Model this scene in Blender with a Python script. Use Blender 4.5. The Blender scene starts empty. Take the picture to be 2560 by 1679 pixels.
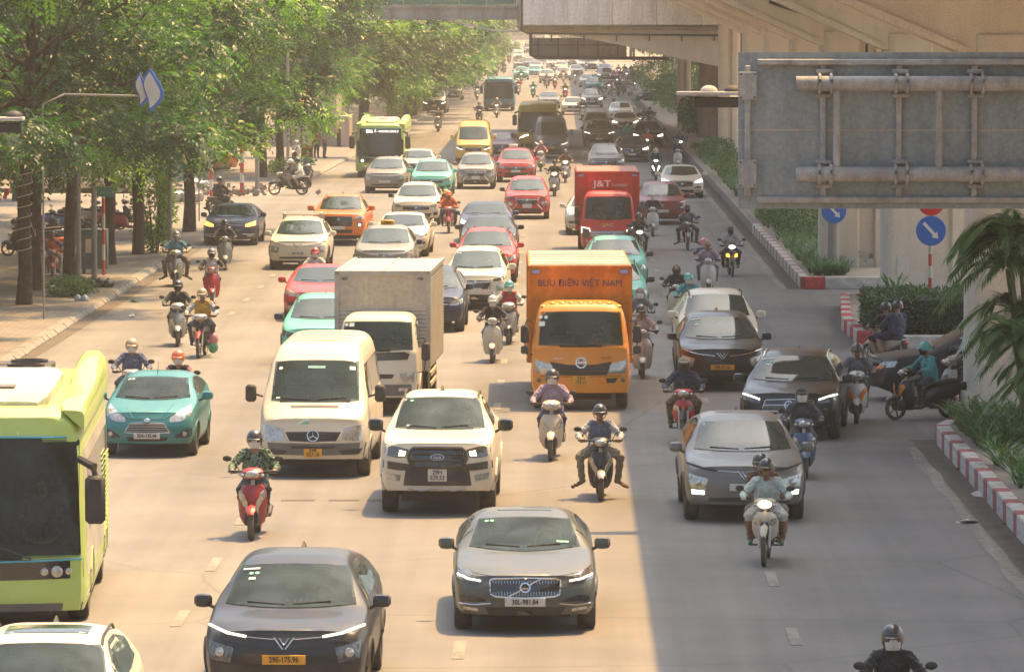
import bpy, bmesh, math, random
import numpy as np
from mathutils import Vector, Matrix, Euler
from mathutils.bvhtree import BVHTree

R = math.radians
SC = bpy.context.scene
COL = SC.collection

# ------------------------------------------------------------------ camera
F_PX, PIC_W, PIC_H = 13500.0, 2560.0, 1679.0
CAM_H = 8.0                      # eye height on the footbridge
VP = (1397.0, 30.0)              # where the straight road runs to
PITCH = math.atan((PIC_H / 2 - VP[1]) / F_PX)
YAW = math.atan((VP[0] - PIC_W / 2) / F_PX)
cam_data = bpy.data.cameras.new('camera')
cam = bpy.data.objects.new('camera', cam_data)
COL.objects.link(cam)
cam.location = (0, 0, CAM_H)
cam.rotation_euler = (math.pi / 2 - PITCH, 0, YAW)
cam_data.sensor_fit = 'HORIZONTAL'
cam_data.sensor_width = 36.0
cam_data.lens = 36.0 * F_PX / PIC_W
cam_data.clip_start = 0.5
cam_data.clip_end = 9000
SC.camera = cam

# ------------------------------------------------------------------ light
SUN_VEC = Vector((0.29, 0.33, 1.0)).normalized()      # towards the sun: behind the traffic, from the right, high
world = bpy.data.worlds.new('World')
SC.world = world
world.use_nodes = True
wn = world.node_tree
bg = wn.nodes['Background']
sky = wn.nodes.new('ShaderNodeTexSky')
sky.sky_type = 'NISHITA'
sky.sun_disc = False
sky.sun_elevation = math.asin(SUN_VEC.z)
sky.sun_rotation = math.atan2(SUN_VEC.x, SUN_VEC.y)
sky.air_density = 1.0
sky.dust_density = 6.0
sky.ozone_density = 1.0
wb = wn.nodes.new('ShaderNodeMix')                    # even warm white balance of the whole sky
wb.data_type = 'RGBA'
wb.blend_type = 'MULTIPLY'
wb.inputs['Factor'].default_value = 1.0
wb.inputs[7].default_value = (0.95, 1.0, 0.97, 1)
wn.links.new(sky.outputs['Color'], wb.inputs[6])
wn.links.new(wb.outputs[2], bg.inputs['Color'])
bg.inputs['Strength'].default_value = 0.15

sun_data = bpy.data.lights.new('sun', 'SUN')
sun_data.energy = 4.5
sun_data.angle = R(0.5)
sun_data.color = (1.0, 0.57, 0.175)
sun = bpy.data.objects.new('sun', sun_data)
COL.objects.link(sun)
sun.rotation_euler = (-SUN_VEC).to_track_quat('-Z', 'Y').to_euler()
sun.location = (40, 60, 80)

SC.view_settings.view_transform = 'Standard'
SC.view_settings.look = 'None'
SC.view_settings.gamma = 1.0
SC.view_settings.exposure = 1.21
SC.view_settings.use_curve_mapping = False
SC.cycles.use_denoising = True
SC.cycles.max_bounces = 6
SC.cycles.diffuse_bounces = 4
SC.cycles.glossy_bounces = 3
SC.cycles.transparent_max_bounces = 8
SC.cycles.volume_bounces = 0
SC.cycles.sample_clamp_indirect = 4.0
SC.cycles.use_adaptive_sampling = True
SC.cycles.adaptive_threshold = 0.02

# ------------------------------------------------------------------ where a pixel of the photograph meets the ground
_cm = cam.rotation_euler.to_matrix()
def G(px, py, z=0.0):
 d = _cm @ Vector(((px - PIC_W / 2) / F_PX, -(py - PIC_H / 2) / F_PX, -1.0))
 t = (z - CAM_H) / d.z
 return Vector((d.x * t, d.y * t, z))
def bend(y):                      # the avenue swings to the left far away
 return 0.0 if y < 620 else -((y - 620) / 100.0) ** 2 * 0.38

# ------------------------------------------------------------------ materials
MATS = {}
def new_mat(name):
 m = bpy.data.materials.new(name)
 m.use_nodes = True
 nt = m.node_tree
 for n in list(nt.nodes):
  nt.nodes.remove(n)
 return m, nt
def N(nt, kind, **kw):
 n = nt.nodes.new(kind)
 for k, v in kw.items():
  setattr(n, k, v)
 return n
def pbr(name, col, rough=0.5, metal=0.0, coat=0.0, spec=0.5, var=0.12, vscale=6.0, bump=0.0, bscale=40.0, dust=0.0, emit=None, estr=0.0, sheen=0.0, trans=0.0):
 """Principled material whose colour and gloss wander a little, so that no surface is even."""
 if name in MATS:
  return MATS[name]
 m, nt = new_mat(name)
 out = N(nt, 'ShaderNodeOutputMaterial')
 b = N(nt, 'ShaderNodeBsdfPrincipled')
 b.inputs['Metallic'].default_value = metal
 b.inputs['Roughness'].default_value = rough
 b.inputs['Coat Weight'].default_value = coat
 b.inputs['Coat Roughness'].default_value = 0.04
 b.inputs['Specular IOR Level'].default_value = spec
 if sheen:
  b.inputs['Sheen Weight'].default_value = sheen
 tc = N(nt, 'ShaderNodeTexCoord')
 nz = N(nt, 'ShaderNodeTexNoise')
 nz.inputs['Scale'].default_value = vscale
 nz.inputs['Detail'].default_value = 5.0
 nz.inputs['Roughness'].default_value = 0.65
 nt.links.new(tc.outputs['Object'], nz.inputs['Vector'])
 ramp = N(nt, 'ShaderNodeMapRange')
 ramp.inputs['From Min'].default_value = 0.3
 ramp.inputs['From Max'].default_value = 0.7
 ramp.inputs['To Min'].default_value = 1 - var
 ramp.inputs['To Max'].default_value = 1 + var
 nt.links.new(nz.outputs['Fac'], ramp.inputs['Value'])
 mx = N(nt, 'ShaderNodeMix', data_type='RGBA', blend_type='MULTIPLY')
 mx.inputs['Factor'].default_value = 1.0
 mx.inputs[6].default_value = (*col, 1)
 nt.links.new(ramp.outputs['Result'], mx.inputs[7])
 last = mx.outputs[2]
 if dust > 0:
  n2 = N(nt, 'ShaderNodeTexNoise')
  n2.inputs['Scale'].default_value = 2.3
  n2.inputs['Detail'].default_value = 8.0
  nt.links.new(tc.outputs['Object'], n2.inputs['Vector'])
  r2 = N(nt, 'ShaderNodeMapRange')
  r2.inputs['From Min'].default_value = 0.42
  r2.inputs['From Max'].default_value = 0.75
  r2.inputs['To Max'].default_value = dust
  nt.links.new(n2.outputs['Fac'], r2.inputs['Value'])
  m2 = N(nt, 'ShaderNodeMix', data_type='RGBA')
  nt.links.new(r2.outputs['Result'], m2.inputs['Factor'])
  nt.links.new(last, m2.inputs[6])
  m2.inputs[7].default_value = (0.26, 0.22, 0.17, 1)
  last = m2.outputs[2]
  r3 = N(nt, 'ShaderNodeMapRange')
  r3.inputs['To Min'].default_value = rough
  r3.inputs['To Max'].default_value = min(1, rough + 0.25)
  nt.links.new(n2.outputs['Fac'], r3.inputs['Value'])
  nt.links.new(r3.outputs['Result'], b.inputs['Roughness'])
 nt.links.new(last, b.inputs['Base Color'])
 if bump > 0:
  n3 = N(nt, 'ShaderNodeTexNoise')
  n3.inputs['Scale'].default_value = bscale
  n3.inputs['Detail'].default_value = 4.0
  nt.links.new(tc.outputs['Object'], n3.inputs['Vector'])
  bp = N(nt, 'ShaderNodeBump')
  bp.inputs['Strength'].default_value = bump
  bp.inputs['Distance'].default_value = 0.05
  nt.links.new(n3.outputs['Fac'], bp.inputs['Height'])
  nt.links.new(bp.outputs['Normal'], b.inputs['Normal'])
 if emit:
  b.inputs['Emission Color'].default_value = (*emit, 1)
  b.inputs['Emission Strength'].default_value = estr
  m.cycles.emission_sampling = 'NONE'
 if trans:
  b.inputs['Transmission Weight'].default_value = trans
 nt.links.new(b.outputs['BSDF'], out.inputs['Surface'])
 MATS[name] = m
 return m
def paint(name, col, metal=0.0, rough=0.32, dust=0.18, coat=0.35):
 return pbr('paint_' + name, col, rough=rough, metal=metal, coat=coat, spec=.35, var=0.05, vscale=1.5, dust=dust)
def glass_mat(name, tint=(0.036, 0.062, 0.058), clear=0.55):
 """Window glass: lets some light through, mirrors the sky at a slant, dusty."""
 if name in MATS:
  return MATS[name]
 m, nt = new_mat(name)
 out = N(nt, 'ShaderNodeOutputMaterial')
 tr = N(nt, 'ShaderNodeBsdfTransparent')
 tr.inputs['Color'].default_value = (0.66 * clear + .2, 0.74 * clear + .2, 0.70 * clear + .2, 1)
 gl = N(nt, 'ShaderNodeBsdfPrincipled')
 gl.inputs['Base Color'].default_value = (*tint, 1)
 gl.inputs['Roughness'].default_value = 0.06
 gl.inputs['Specular IOR Level'].default_value = 0.5
 gl.inputs['Coat Weight'].default_value = 0.0
 gl.inputs['Coat Roughness'].default_value = 0.02
 tc = N(nt, 'ShaderNodeTexCoord')
 nz = N(nt, 'ShaderNodeTexNoise')
 nz.inputs['Scale'].default_value = 2.0
 nz.inputs['Detail'].default_value = 6
 nt.links.new(tc.outputs['Object'], nz.inputs['Vector'])
 mr = N(nt, 'ShaderNodeMapRange')
 mr.inputs['From Min'].default_value = 0.3
 mr.inputs['From Max'].default_value = 0.75
 mr.inputs['To Min'].default_value = 0.30
 mr.inputs['To Max'].default_value = 0.62
 nt.links.new(nz.outputs['Fac'], mr.inputs['Value'])
 mix = N(nt, 'ShaderNodeMixShader')
 nt.links.new(mr.outputs['Result'], mix.inputs['Fac'])
 nt.links.new(tr.outputs[0], mix.inputs[1])
 nt.links.new(gl.outputs[0], mix.inputs[2])
 nt.links.new(mix.outputs[0], out.inputs['Surface'])
 MATS[name] = m
 return m
def M(key):
 return MATS[key]

pbr('tyre', (0.022, 0.021, 0.02), rough=0.85, dust=0.5, var=0.2, vscale=20)
pbr('rim', (0.45, 0.43, 0.40), rough=0.35, metal=0.8, dust=0.25)
pbr('rim_dark', (0.04, 0.04, 0.042), rough=0.4, metal=0.5, dust=0.25)
pbr('black_plastic', (0.022, 0.022, 0.023), rough=0.55, dust=0.12)
pbr('gloss_black', (0.010, 0.010, 0.012), rough=0.12, coat=0.8, dust=0.08)
pbr('grey_plastic', (0.10, 0.10, 0.098), rough=0.6, dust=0.25)
pbr('chrome', (0.62, 0.60, 0.56), rough=0.16, metal=1.0)
pbr('dark_metal', (0.05, 0.048, 0.045), rough=0.5, metal=0.6, dust=0.3)
pbr('steel', (0.42, 0.41, 0.38), rough=0.45, metal=0.8, dust=0.3)
pbr('lamp_glass', (0.42, 0.41, 0.37), rough=0.10, metal=0.55, coat=1.0, var=0.45, vscale=22)
pbr('lamp_dark', (0.10, 0.10, 0.10), rough=0.10, metal=0.3, coat=1.0, var=0.6, vscale=25)
pbr('lamp_lit', (0.9, 0.88, 0.8), rough=0.2, emit=(1.0, 0.93, 0.76), estr=1.6)
pbr('lamp_soft', (0.9, 0.85, 0.75), rough=0.2, emit=(1.0, 0.90, 0.70), estr=0.9)
pbr('lamp_warm', (0.9, 0.7, 0.4), rough=0.2, emit=(1.0, 0.72, 0.38), estr=2.2)
pbr('lamp_amber', (0.75, 0.22, 0.03), rough=0.25, coat=0.5, var=0.2, vscale=20)
pbr('lamp_amber_lit', (0.9, 0.4, 0.06), rough=0.25, emit=(1.0, 0.36, 0.04), estr=2.5)
pbr('plate_white', (0.52, 0.51, 0.47), rough=0.45, dust=0.15)
pbr('plate_yellow', (0.62, 0.30, 0.018), rough=0.45, dust=0.12)
pbr('ink', (0.02, 0.02, 0.022), rough=0.6)
pbr('ink_blue', (0.028, 0.036, 0.11), rough=0.6)
pbr('print_white', (0.72, 0.70, 0.66), rough=0.5)
pbr('sticker_green', (0.16, 0.50, 0.34), rough=0.5)
pbr('sticker_white', (0.62, 0.66, 0.58), rough=0.5)
pbr('interior', (0.030, 0.028, 0.026), rough=0.8, var=0.3, vscale=8)
pbr('interior_tan', (0.22, 0.17, 0.12), rough=0.8)
pbr('seat_cloth', (0.055, 0.052, 0.05), rough=0.9, var=0.25, vscale=14)
glass_mat('glass')
glass_mat('glass_bus', (.03, .04, .037), 1.0)
pbr('glass_dark', (0.024, 0.040, 0.038), rough=0.05, spec=0.46, coat=0.0, var=0.25, vscale=1.6)

# ------------------------------------------------------------------ mesh helpers
class MB:
 """Collects vertices and faces for one mesh."""
 def __init__(self):
  self.v, self.f, self.mi = [], [], []
 def add(self, vs, fs, mi=0):
  o = len(self.v)
  self.v.extend([tuple(p) for p in vs])
  self.f.extend([tuple(i + o for i in f) for f in fs])
  self.mi.extend([mi] * len(fs))
  return self
 def box(self, c, s, rot=None, mi=0, ch=0.0):
  x, y, z = s[0] / 2, s[1] / 2, s[2] / 2
  if ch > 0:
   ch = min(ch, x * .9, y * .9, z * .9)
   vs, fs = [], []
   idx = {}
   for sx in (-1, 1):
    for sy in (-1, 1):
     for sz in (-1, 1):
      for a in range(3):
       p = [sx * (x - ch), sy * (y - ch), sz * (z - ch)]
       p[a] = (sx, sy, sz)[a] * (x, y, z)[a]
       idx[(sx, sy, sz, a)] = len(vs)
       vs.append(p)
   for a in range(3):
    b, c2 = (a + 1) % 3, (a + 2) % 3
    for s1 in (-1, 1):
     q = []
     for sb, s2 in ((-1, -1), (1, -1), (1, 1), (-1, 1)):
      k = [0, 0, 0]
      k[a], k[b], k[c2] = s1, sb, s2
      q.append(idx[(*k, a)])
     fs.append(q if s1 > 0 else q[::-1])
    for sb in (-1, 1):
     for s2 in (-1, 1):
      k1 = [0, 0, 0]; k2 = [0, 0, 0]
      k1[a], k1[b], k1[c2] = -1, sb, s2
      k2[a], k2[b], k2[c2] = 1, sb, s2
      q = [idx[(*k1, b)], idx[(*k2, b)], idx[(*k2, c2)], idx[(*k1, c2)]]
      fs.append(q if sb * s2 < 0 else q[::-1])
   for sx in (-1, 1):
    for sy in (-1, 1):
     for sz in (-1, 1):
      q = [idx[(sx, sy, sz, 0)], idx[(sx, sy, sz, 1)], idx[(sx, sy, sz, 2)]]
      fs.append(q if sx * sy * sz > 0 else q[::-1])
  else:
   vs = [(-x, -y, -z), (x, -y, -z), (x, y, -z), (-x, y, -z), (-x, -y, z), (x, -y, z), (x, y, z), (-x, y, z)]
   fs = [(0, 3, 2, 1), (4, 5, 6, 7), (0, 1, 5, 4), (1, 2, 6, 5), (2, 3, 7, 6), (3, 0, 4, 7)]
  if rot is not None:
   mt = rot if isinstance(rot, Matrix) else Euler(rot).to_matrix()
   vs = [mt @ Vector(p) for p in vs]
  return self.add([(p[0] + c[0], p[1] + c[1], p[2] + c[2]) for p in vs], fs, mi)
 def tube(self, path, rad, n=8, mi=0, sy=1.0):
  path = [Vector(p) for p in path]
  if not hasattr(rad, '__len__'):
   rad = [rad] * len(path)
  rings = []
  up = Vector((0, 0, 1))
  for i, p in enumerate(path):
   t = (path[min(i + 1, len(path) - 1)] - path[max(i - 1, 0)])
   t = t.normalized() if t.length > 1e-9 else Vector((0, 0, 1))
   ref = up if abs(t.dot(up)) < 0.95 else Vector((0, 1, 0))
   a = t.cross(ref).normalized()
   b = a.cross(t).normalized()
   rings.append([p + (a * math.cos(2 * math.pi * k / n) + b * math.sin(2 * math.pi * k / n) * sy) * rad[i] for k in range(n)])
  return self.rings(rings, mi)
 def rings(self, rings, mi=0, cap=True):
  n = len(rings[0])
  vs = [p for r in rings for p in r]
  fs = []
  for i in range(len(rings) - 1):
   for k in range(n):
    a, b = i * n + k, i * n + (k + 1) % n
    fs.append((a, b, b + n, a + n))
  if cap:
   fs.append(tuple(range(n))[::-1])
   fs.append(tuple((len(rings) - 1) * n + k for k in range(n)))
  return self.add(vs, fs, mi)
 def lathe(self, prof, n=20, axis='X', c=(0, 0, 0), mi=0, closed=False):
  """prof: list of (along axis, radius)."""
  rings = []
  for a, r in prof:
   ring = []
   for k in range(n):
    t = 2 * math.pi * k / n
    u, w = r * math.cos(t), r * math.sin(t)
    p = {'X': (a, u, w), 'Y': (u, a, w), 'Z': (u, w, a)}[axis]
    ring.append((p[0] + c[0], p[1] + c[1], p[2] + c[2]))
   rings.append(ring)
  if closed:
   rings.append(rings[0])
  return self.rings(rings, mi, cap=not closed)
 def ell(self, c, r, nu=14, nv=9, mi=0, rot=None, v0=-1.0, v1=1.0):
  rings = []
  for j in range(nv):
   la = math.pi / 2 * (v0 + (v1 - v0) * j / (nv - 1))
   la = max(-1.55, min(1.55, la))
   ring = []
   for k in range(nu):
    t = 2 * math.pi * k / nu
    p = Vector((r[0] * math.cos(la) * math.cos(t), r[1] * math.cos(la) * math.sin(t), r[2] * math.sin(la)))
    if rot is not None:
     p = Euler(rot).to_matrix() @ p
    ring.append((p.x + c[0], p.y + c[1], p.z + c[2]))
   rings.append(ring)
  return self.rings(rings, mi)
 def prism(self, poly, z0, z1, mi=0):
  n = len(poly)
  vs = [(p[0], p[1], z0) for p in poly] + [(p[0], p[1], z1) for p in poly]
  fs = [tuple(range(n))[::-1], tuple(range(n, 2 * n))] + [(i, (i + 1) % n, n + (i + 1) % n, n + i) for i in range(n)]
  return self.add(vs, fs, mi)
 def mesh(self, name, mats=(), smooth=True, angle=40):
  me = bpy.data.meshes.new(name)
  me.from_pydata(self.v, [], self.f)
  for m in mats:
   me.materials.append(M(m) if isinstance(m, str) else m)
  if any(self.mi):
   me.polygons.foreach_set('material_index', self.mi)
  me.update()
  fix_normals(me)
  if smooth:
   set_smooth(me, angle)
  return me
def fix_normals(me):
 bm = bmesh.new()
 bm.from_mesh(me)
 bmesh.ops.recalc_face_normals(bm, faces=bm.faces)
 bm.to_mesh(me)
 bm.free()
def set_smooth(me, angle=40):
 me.polygons.foreach_set('use_smooth', [True] * len(me.polygons))
 if angle < 179:
  bm = bmesh.new()
  bm.from_mesh(me)
  ca = math.cos(R(angle))
  for e in bm.edges:
   if len(e.link_faces) == 2:
    a, b = e.link_faces
    e.smooth = a.normal.dot(b.normal) > ca
  bm.to_mesh(me)
  bm.free()
def link(name, me, parent=None, mat=None, loc=None, rot=None):
 o = bpy.data.objects.new(name, me)
 COL.objects.link(o)
 if parent is not None:
  o.parent = parent
 if loc is not None:
  o.location = loc
 if rot is not None:
  o.rotation_euler = rot
 if mat is not None:
  m = M(mat) if isinstance(mat, str) else mat
  if me is not None:
   if len(me.materials) == 0:
    me.materials.append(m)
   else:
    o.material_slots[0].link = 'OBJECT'
    o.material_slots[0].material = m
 return o
def tag(o, label=None, cat=None, group=None, kind=None):
 if label: o['label'] = label
 if cat: o['category'] = cat
 if group: o['group'] = group
 if kind: o['kind'] = kind
 return o
def thing(name, loc, rz=0.0, label=None, cat=None, group=None, kind=None):
 o = bpy.data.objects.new(name, None)
 COL.objects.link(o)
 o.location = loc
 o.rotation_euler = (0, 0, rz)
 o.empty_display_size = 0.2
 return tag(o, label, cat, group, kind)
_txt = {}
def text_mesh(s, size, align='CENTER', ext=0.003, bold=0.0, sx=1.0, fit=None):
 key = (s, size, align, bold, sx, fit)
 if key in _txt:
  return _txt[key]
 cu = bpy.data.curves.new('lettering', 'FONT')
 cu.body = s
 cu.size = size
 cu.align_x = align
 cu.align_y = 'CENTER'
 cu.extrude = ext
 cu.offset = bold
 cu.resolution_u = 3
 ob = bpy.data.objects.new('lettering_tmp', cu)
 COL.objects.link(ob)
 dg = bpy.context.evaluated_depsgraph_get()
 me = bpy.data.meshes.new_from_object(ob.evaluated_get(dg))
 bpy.data.objects.remove(ob)
 bpy.data.curves.remove(cu)
 if fit:
  xs = [v.co.x for v in me.vertices]
  sx = fit / (max(xs) - min(xs))
 me.transform(Matrix.Diagonal((sx, 1, 1, 1)))
 # stand the writing up, facing -Y
 me.transform(Matrix.Rotation(math.pi / 2, 4, 'X'))
 me.materials.clear()
 _txt[key] = me
 return me

# ================================================================== vehicles: shapes
class Proto:
 def __init__(self):
  self.parts = []
 def add(self, name, me, mat, parent=-1, loc=(0, 0, 0), rot=None, label=None, tier=0):
  self.parts.append((name, me, mat, parent, loc, rot, label, tier))
  return len(self.parts) - 1
def instance(p, name, loc, rz, label, cat, group=None, paints=None, tier=9, scale=None):
 """A thing and all its parts; parts share their meshes with the other things of the kind."""
 root = thing(name, loc, rz, label, cat, group)
 if scale:
  root.scale = scale
 paints = paints or {}
 objs = []
 for (pn, me, mat, par, l, r, lab, tr) in p.parts:
  if tr > tier:
   objs.append(None)
   continue
  par_o = root if par < 0 else objs[par]
  if par_o is None:
   objs.append(None)
   continue
  m = paints.get(pn + ':' + str(mat), paints.get(mat, mat))
  o = link(pn, me, par_o, None, l, r)
  if m is not None and len(me.materials) <= 1:
   if len(me.materials) == 0:
    me.materials.append(None)
   o.material_slots[0].link = 'OBJECT'
   o.material_slots[0].material = M(m) if isinstance(m, str) else m
  if lab:
   o['label'] = lab
  objs.append(o)
 return root
_pm = {}
def cached(key, fn):
 if key not in _pm:
  _pm[key] = fn()
 return _pm[key]

def wheel_meshes(r, w, rimr, spokes=7, n=26):
 def tyre():
  mb = MB()
  h = w / 2
  mb.lathe([(-h * .8, rimr), (-h, rimr + (r - rimr) * .35), (-h * .96, r * .93), (-h * .72, r * .99), (-h * .3, r), (h * .3, r), (h * .72, r * .99), (h * .96, r * .93), (h, rimr + (r - rimr) * .35), (h * .8, rimr)], n, 'X', closed=True)
  return mb.mesh('wheel_tyre', smooth=True, angle=50)
 def rim():
  mb = MB()
  h = w * .36
  mb.lathe([(-h, rimr * .90), (-h, rimr * 1.02), (h, rimr * 1.02), (h, rimr * .90)], n, 'X', closed=True)
  for k in range(spokes):
   t = 2 * math.pi * k / spokes
   for sgn in (-1, 1):
    mb.box((sgn * h * .75, rimr * .52 * math.cos(t), rimr * .52 * math.sin(t)), (.025, rimr * .9, rimr * .20), rot=(t, 0, 0))
  mb.lathe([(-h * .9, rimr * .22), (h * .9, rimr * .22)], 12, 'X')
  mb.lathe([(-h * .2, rimr * .93), (h * .2, rimr * .93)], n, 'X')
  return mb.mesh('wheel_rim', smooth=True)
 k = ('wheel', r, w, rimr, spokes)
 return cached(k + ('t',), tyre), cached(k + ('r',), rim)

class Car:
 """Builds one vehicle kind: a lofted body shell and panels laid on it. Local frame: nose towards -Y, origin on the ground under the front axle."""
 def __init__(self, P):
  self.P = P
  self.p = Proto()
  self.y0 = P.get('axle', 0.85)
  self.shell()
  self.cut = []
 def shell(self):
  P = self.P
  L, hw = P['L'], P['W'] / 2
  bow = P.get('bow', .14)
  st = P.get('step', .075)
  ys = np.arange(bow, L - .02, st)
  fine = np.arange(-0.3, L + .3, .01)
  ty, tz = np.array([q[0] for q in P['top']]), np.array([q[1] for q in P['top']])
  tf = np.interp(fine, ty, tz)
  k = np.exp(-0.5 * (np.arange(-20, 21) * .01 / P.get('soft', .05)) ** 2)
  tf = np.convolve(np.pad(tf, 20, 'edge'), k / k.sum(), 'valid')
  T = np.interp(ys, fine, tf)
  by, bz = [q[0] for q in P['belt']], [q[1] for q in P['belt']]
  Bl = np.interp(ys, by, bz)
  NL, NU = P.get('NL', 12), P.get('NU', 15)
  self.zr = max(tz)
  zb = P.get('zb', .22)
  plan = 1 - P.get('pf', .13) * np.exp(-(ys - bow) / P.get('pl', .22)) - P.get('pr', .10) * np.exp(-(L - ys) / .25)
  if 'plan' in P:
   plan = plan * np.interp(ys, [q[0] for q in P['plan']], [q[1] for q in P['plan']])
  side_t = [0, .12, .3, .5, .72, .9, 1]
  side_x = P.get('side', [.90, .965, .99, 1.0, .995, .985, .955])
  nz = np.array([q[0] for q in P['nose']]); nd = np.array([q[1] for q in P['nose']])
  rows = []
  for i, y in enumerate(ys):
   t, b = T[i], min(Bl[i], T[i] - P.get('hoodr', .07))
   w = hw * plan[i]
   gh = (t - b)
   fr = min(1, max(0, (gh - .15) / .35))
   n = P.get('nh', 3.0) * (1 - fr) + P.get('ng', 5.0) * fr
   xs, zs = [], []
   zlo = zb + P.get('lift', .06) * (math.exp(-(y - bow) / .3) + math.exp(-(L - y) / .4))
   for j in range(NL):
    q = j / (NL - 1)
    zs.append(zlo + (b - zlo) * q)
    xs.append(w * np.interp(q, side_t, side_x))
   xb = xs[-1]
   for j in range(1, NU + 1):
    ph = (math.pi / 2) * (j / NU)
    cx, sz = math.cos(ph) ** (2 / n), math.sin(ph) ** (2 / n)
    if j == NU:
     cx, sz = 0, 1
    z = b + gh * sz
    tap = 1 - P.get('taper', .26) * max(0, z - b) / max(.3, self.zr - np.interp(y, by, bz)) * (fr if fr > 0 else 0)
    tap *= 1 - P.get('shoulder', .085) * fr * min(1, max(0, z - b) / .07)
    xs.append(xb * cx * tap)
    zs.append(z)
   rows.append((xs, zs))
  xf = max(rows[0][0])
  def fin(x, y, z):
   e1, e2 = math.exp(-(y - bow) / .6), math.exp(-(y - bow) / .35)
   return (x, y - bow * (1 - min(1, abs(x) / xf) ** 2.2) * e1 + np.interp(z, nz, nd) * e2 - self.y0, z)
  m = NL + NU
  vs, fs = [], []
  ring = 2 * m - 1
  for (xs, zs), y in zip(rows, ys):
   for j in range(m):
    vs.append(fin(xs[j], y, zs[j]))
   for j in range(m - 2, -1, -1):
    vs.append(fin(-xs[j], y, zs[j]))
  for i in range(len(ys) - 1):
   for j in range(ring - 1):
    a = i * ring + j
    fs.append((a, a + 1, a + ring + 1, a + ring))
   fs.append((i * ring + ring - 1, i * ring, (i + 1) * ring, (i + 1) * ring + ring - 1))
  K = 17
  def cap(idx, y, rev):
   xs, zs = rows[idx]
   base = idx * ring
   grid = []
   for j in range(m):
    row = []
    for c in range(K):
     u = -1 + 2 * c / (K - 1)
     if c == K - 1:
      row.append(base + j)
     elif c == 0:
      row.append(base + j if j == m - 1 else base + ring - 1 - j)
     elif j == m - 1:
      row.append(base + j)
     else:
      x = xs[j] * u
      if idx == 0:
       vs.append(fin(x, y, zs[j]))
      else:
       vs.append((x, y - self.y0 + .07 * (1 - u * u), zs[j]))
      row.append(len(vs) - 1)
    grid.append(row)
   for j in range(m - 1):
    for c in range(K - 1):
     q = []
     for v in (grid[j][c], grid[j][c + 1], grid[j + 1][c + 1], grid[j + 1][c]):
      if v not in q:
       q.append(v)
     if len(q) > 2:
      fs.append(q[::-1] if rev else q)
  cap(0, ys[0], False)
  cap(len(ys) - 1, ys[-1], True)
  self.vs, self.fs = [Vector(v) for v in vs], fs
  self.bvh = BVHTree.FromPolygons(self.vs, fs)
 # --- rays on to the shell
 def ray(self, o, d):
  h = self.bvh.ray_cast(Vector(o), Vector(d))
  if h[0] is None:
   h = self.bvh.find_nearest(Vector(o) + Vector(d) * 3)
   n = h[1]
   return h[0], n
  n = h[1]
  if n.dot(Vector(d)) > 0:
   n = -n
  return h[0], n
 def front(self, x, z):
  return self.ray((x, -4, z), (0, 1, 0))
 def side(self, y, z, s):
  return self.ray((3.5 * s, y - self.y0, z), (-s, 0, 0))
 def above(self, x, y):
  return self.ray((x, y - self.y0, 6), (0, 0, -1))
 def grid_panel(self, fn, nx, nz, off, rim=.012):
  mb = MB()
  P = [[None] * nx for _ in range(nz)]
  vs, fs = [], []
  for j in range(nz):
   for i in range(nx):
    p, n = fn(i / (nx - 1), j / (nz - 1))
    vs.append(p + n * off)
    P[j][i] = (len(vs) - 1, n)
  for j in range(nz - 1):
   for i in range(nx - 1):
    fs.append((P[j][i][0], P[j][i + 1][0], P[j + 1][i + 1][0], P[j + 1][i][0]))
  loop = [P[0][i] for i in range(nx)] + [P[j][nx - 1] for j in range(1, nz)] + [P[nz - 1][i] for i in range(nx - 2, -1, -1)] + [P[j][0] for j in range(nz - 2, 0, -1)]
  o = len(vs)
  for (k, n) in loop:
   vs.append(vs[k] - n * (off + rim))
  L = len(loop)
  for a in range(L):
   b = (a + 1) % L
   fs.append((loop[a][0], o + a, o + b, loop[b][0]))
  mb.add(vs, fs)
  return mb
 @staticmethod
 def poly(pts, t):
  xs = [p[0] for p in pts]
  n = len(pts)
  u = t * (n - 1)
  i = min(int(u), n - 2)
  f = u - i
  return (pts[i][0] * (1 - f) + pts[i + 1][0] * f, pts[i][1] * (1 - f) + pts[i + 1][1] * f)
 def fpanel(self, name, top, bot, mat, nx=9, nz=4, off=.006, parent=-1, mirror=False, label=None, tier=0):
  """A panel on the nose or windscreen between an upper and a lower line of (x, z)."""
  ids = []
  for s in ((1, -1) if mirror else (1,)):
   def fn(u, v):
    a, b = self.poly(top, u), self.poly(bot, u)
    return self.front(s * (a[0] * (1 - v) + b[0] * v), a[1] * (1 - v) + b[1] * v)
   me = self.grid_panel(fn, nx, nz, off).mesh(name)
   ids.append(self.p.add(name, me, mat, parent, label=label, tier=tier))
  return ids if mirror else ids[0]
 def spanel(self, name, top, bot, mat, nx=9, nz=4, off=.006, parent=-1, tier=0):
  ids = []
  for s in (1, -1):
   def fn(u, v):
    a, b = self.poly(top, u), self.poly(bot, u)
    return self.side(a[0] * (1 - v) + b[0] * v, a[1] * (1 - v) + b[1] * v, s)
   ids.append(self.p.add(name, self.grid_panel(fn, nx, nz, off).mesh(name), mat, parent, tier=tier))
  return ids
 def tpanel(self, name, x0, x1, y0, y1, mat, nx=7, ny=5, off=.006, tier=0):
  def fn(u, v):
   return self.above(x0 + (x1 - x0) * u, y0 + (y1 - y0) * v)
  return self.p.add(name, self.grid_panel(fn, nx, ny, off).mesh(name), mat, -1, tier=tier)
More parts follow.
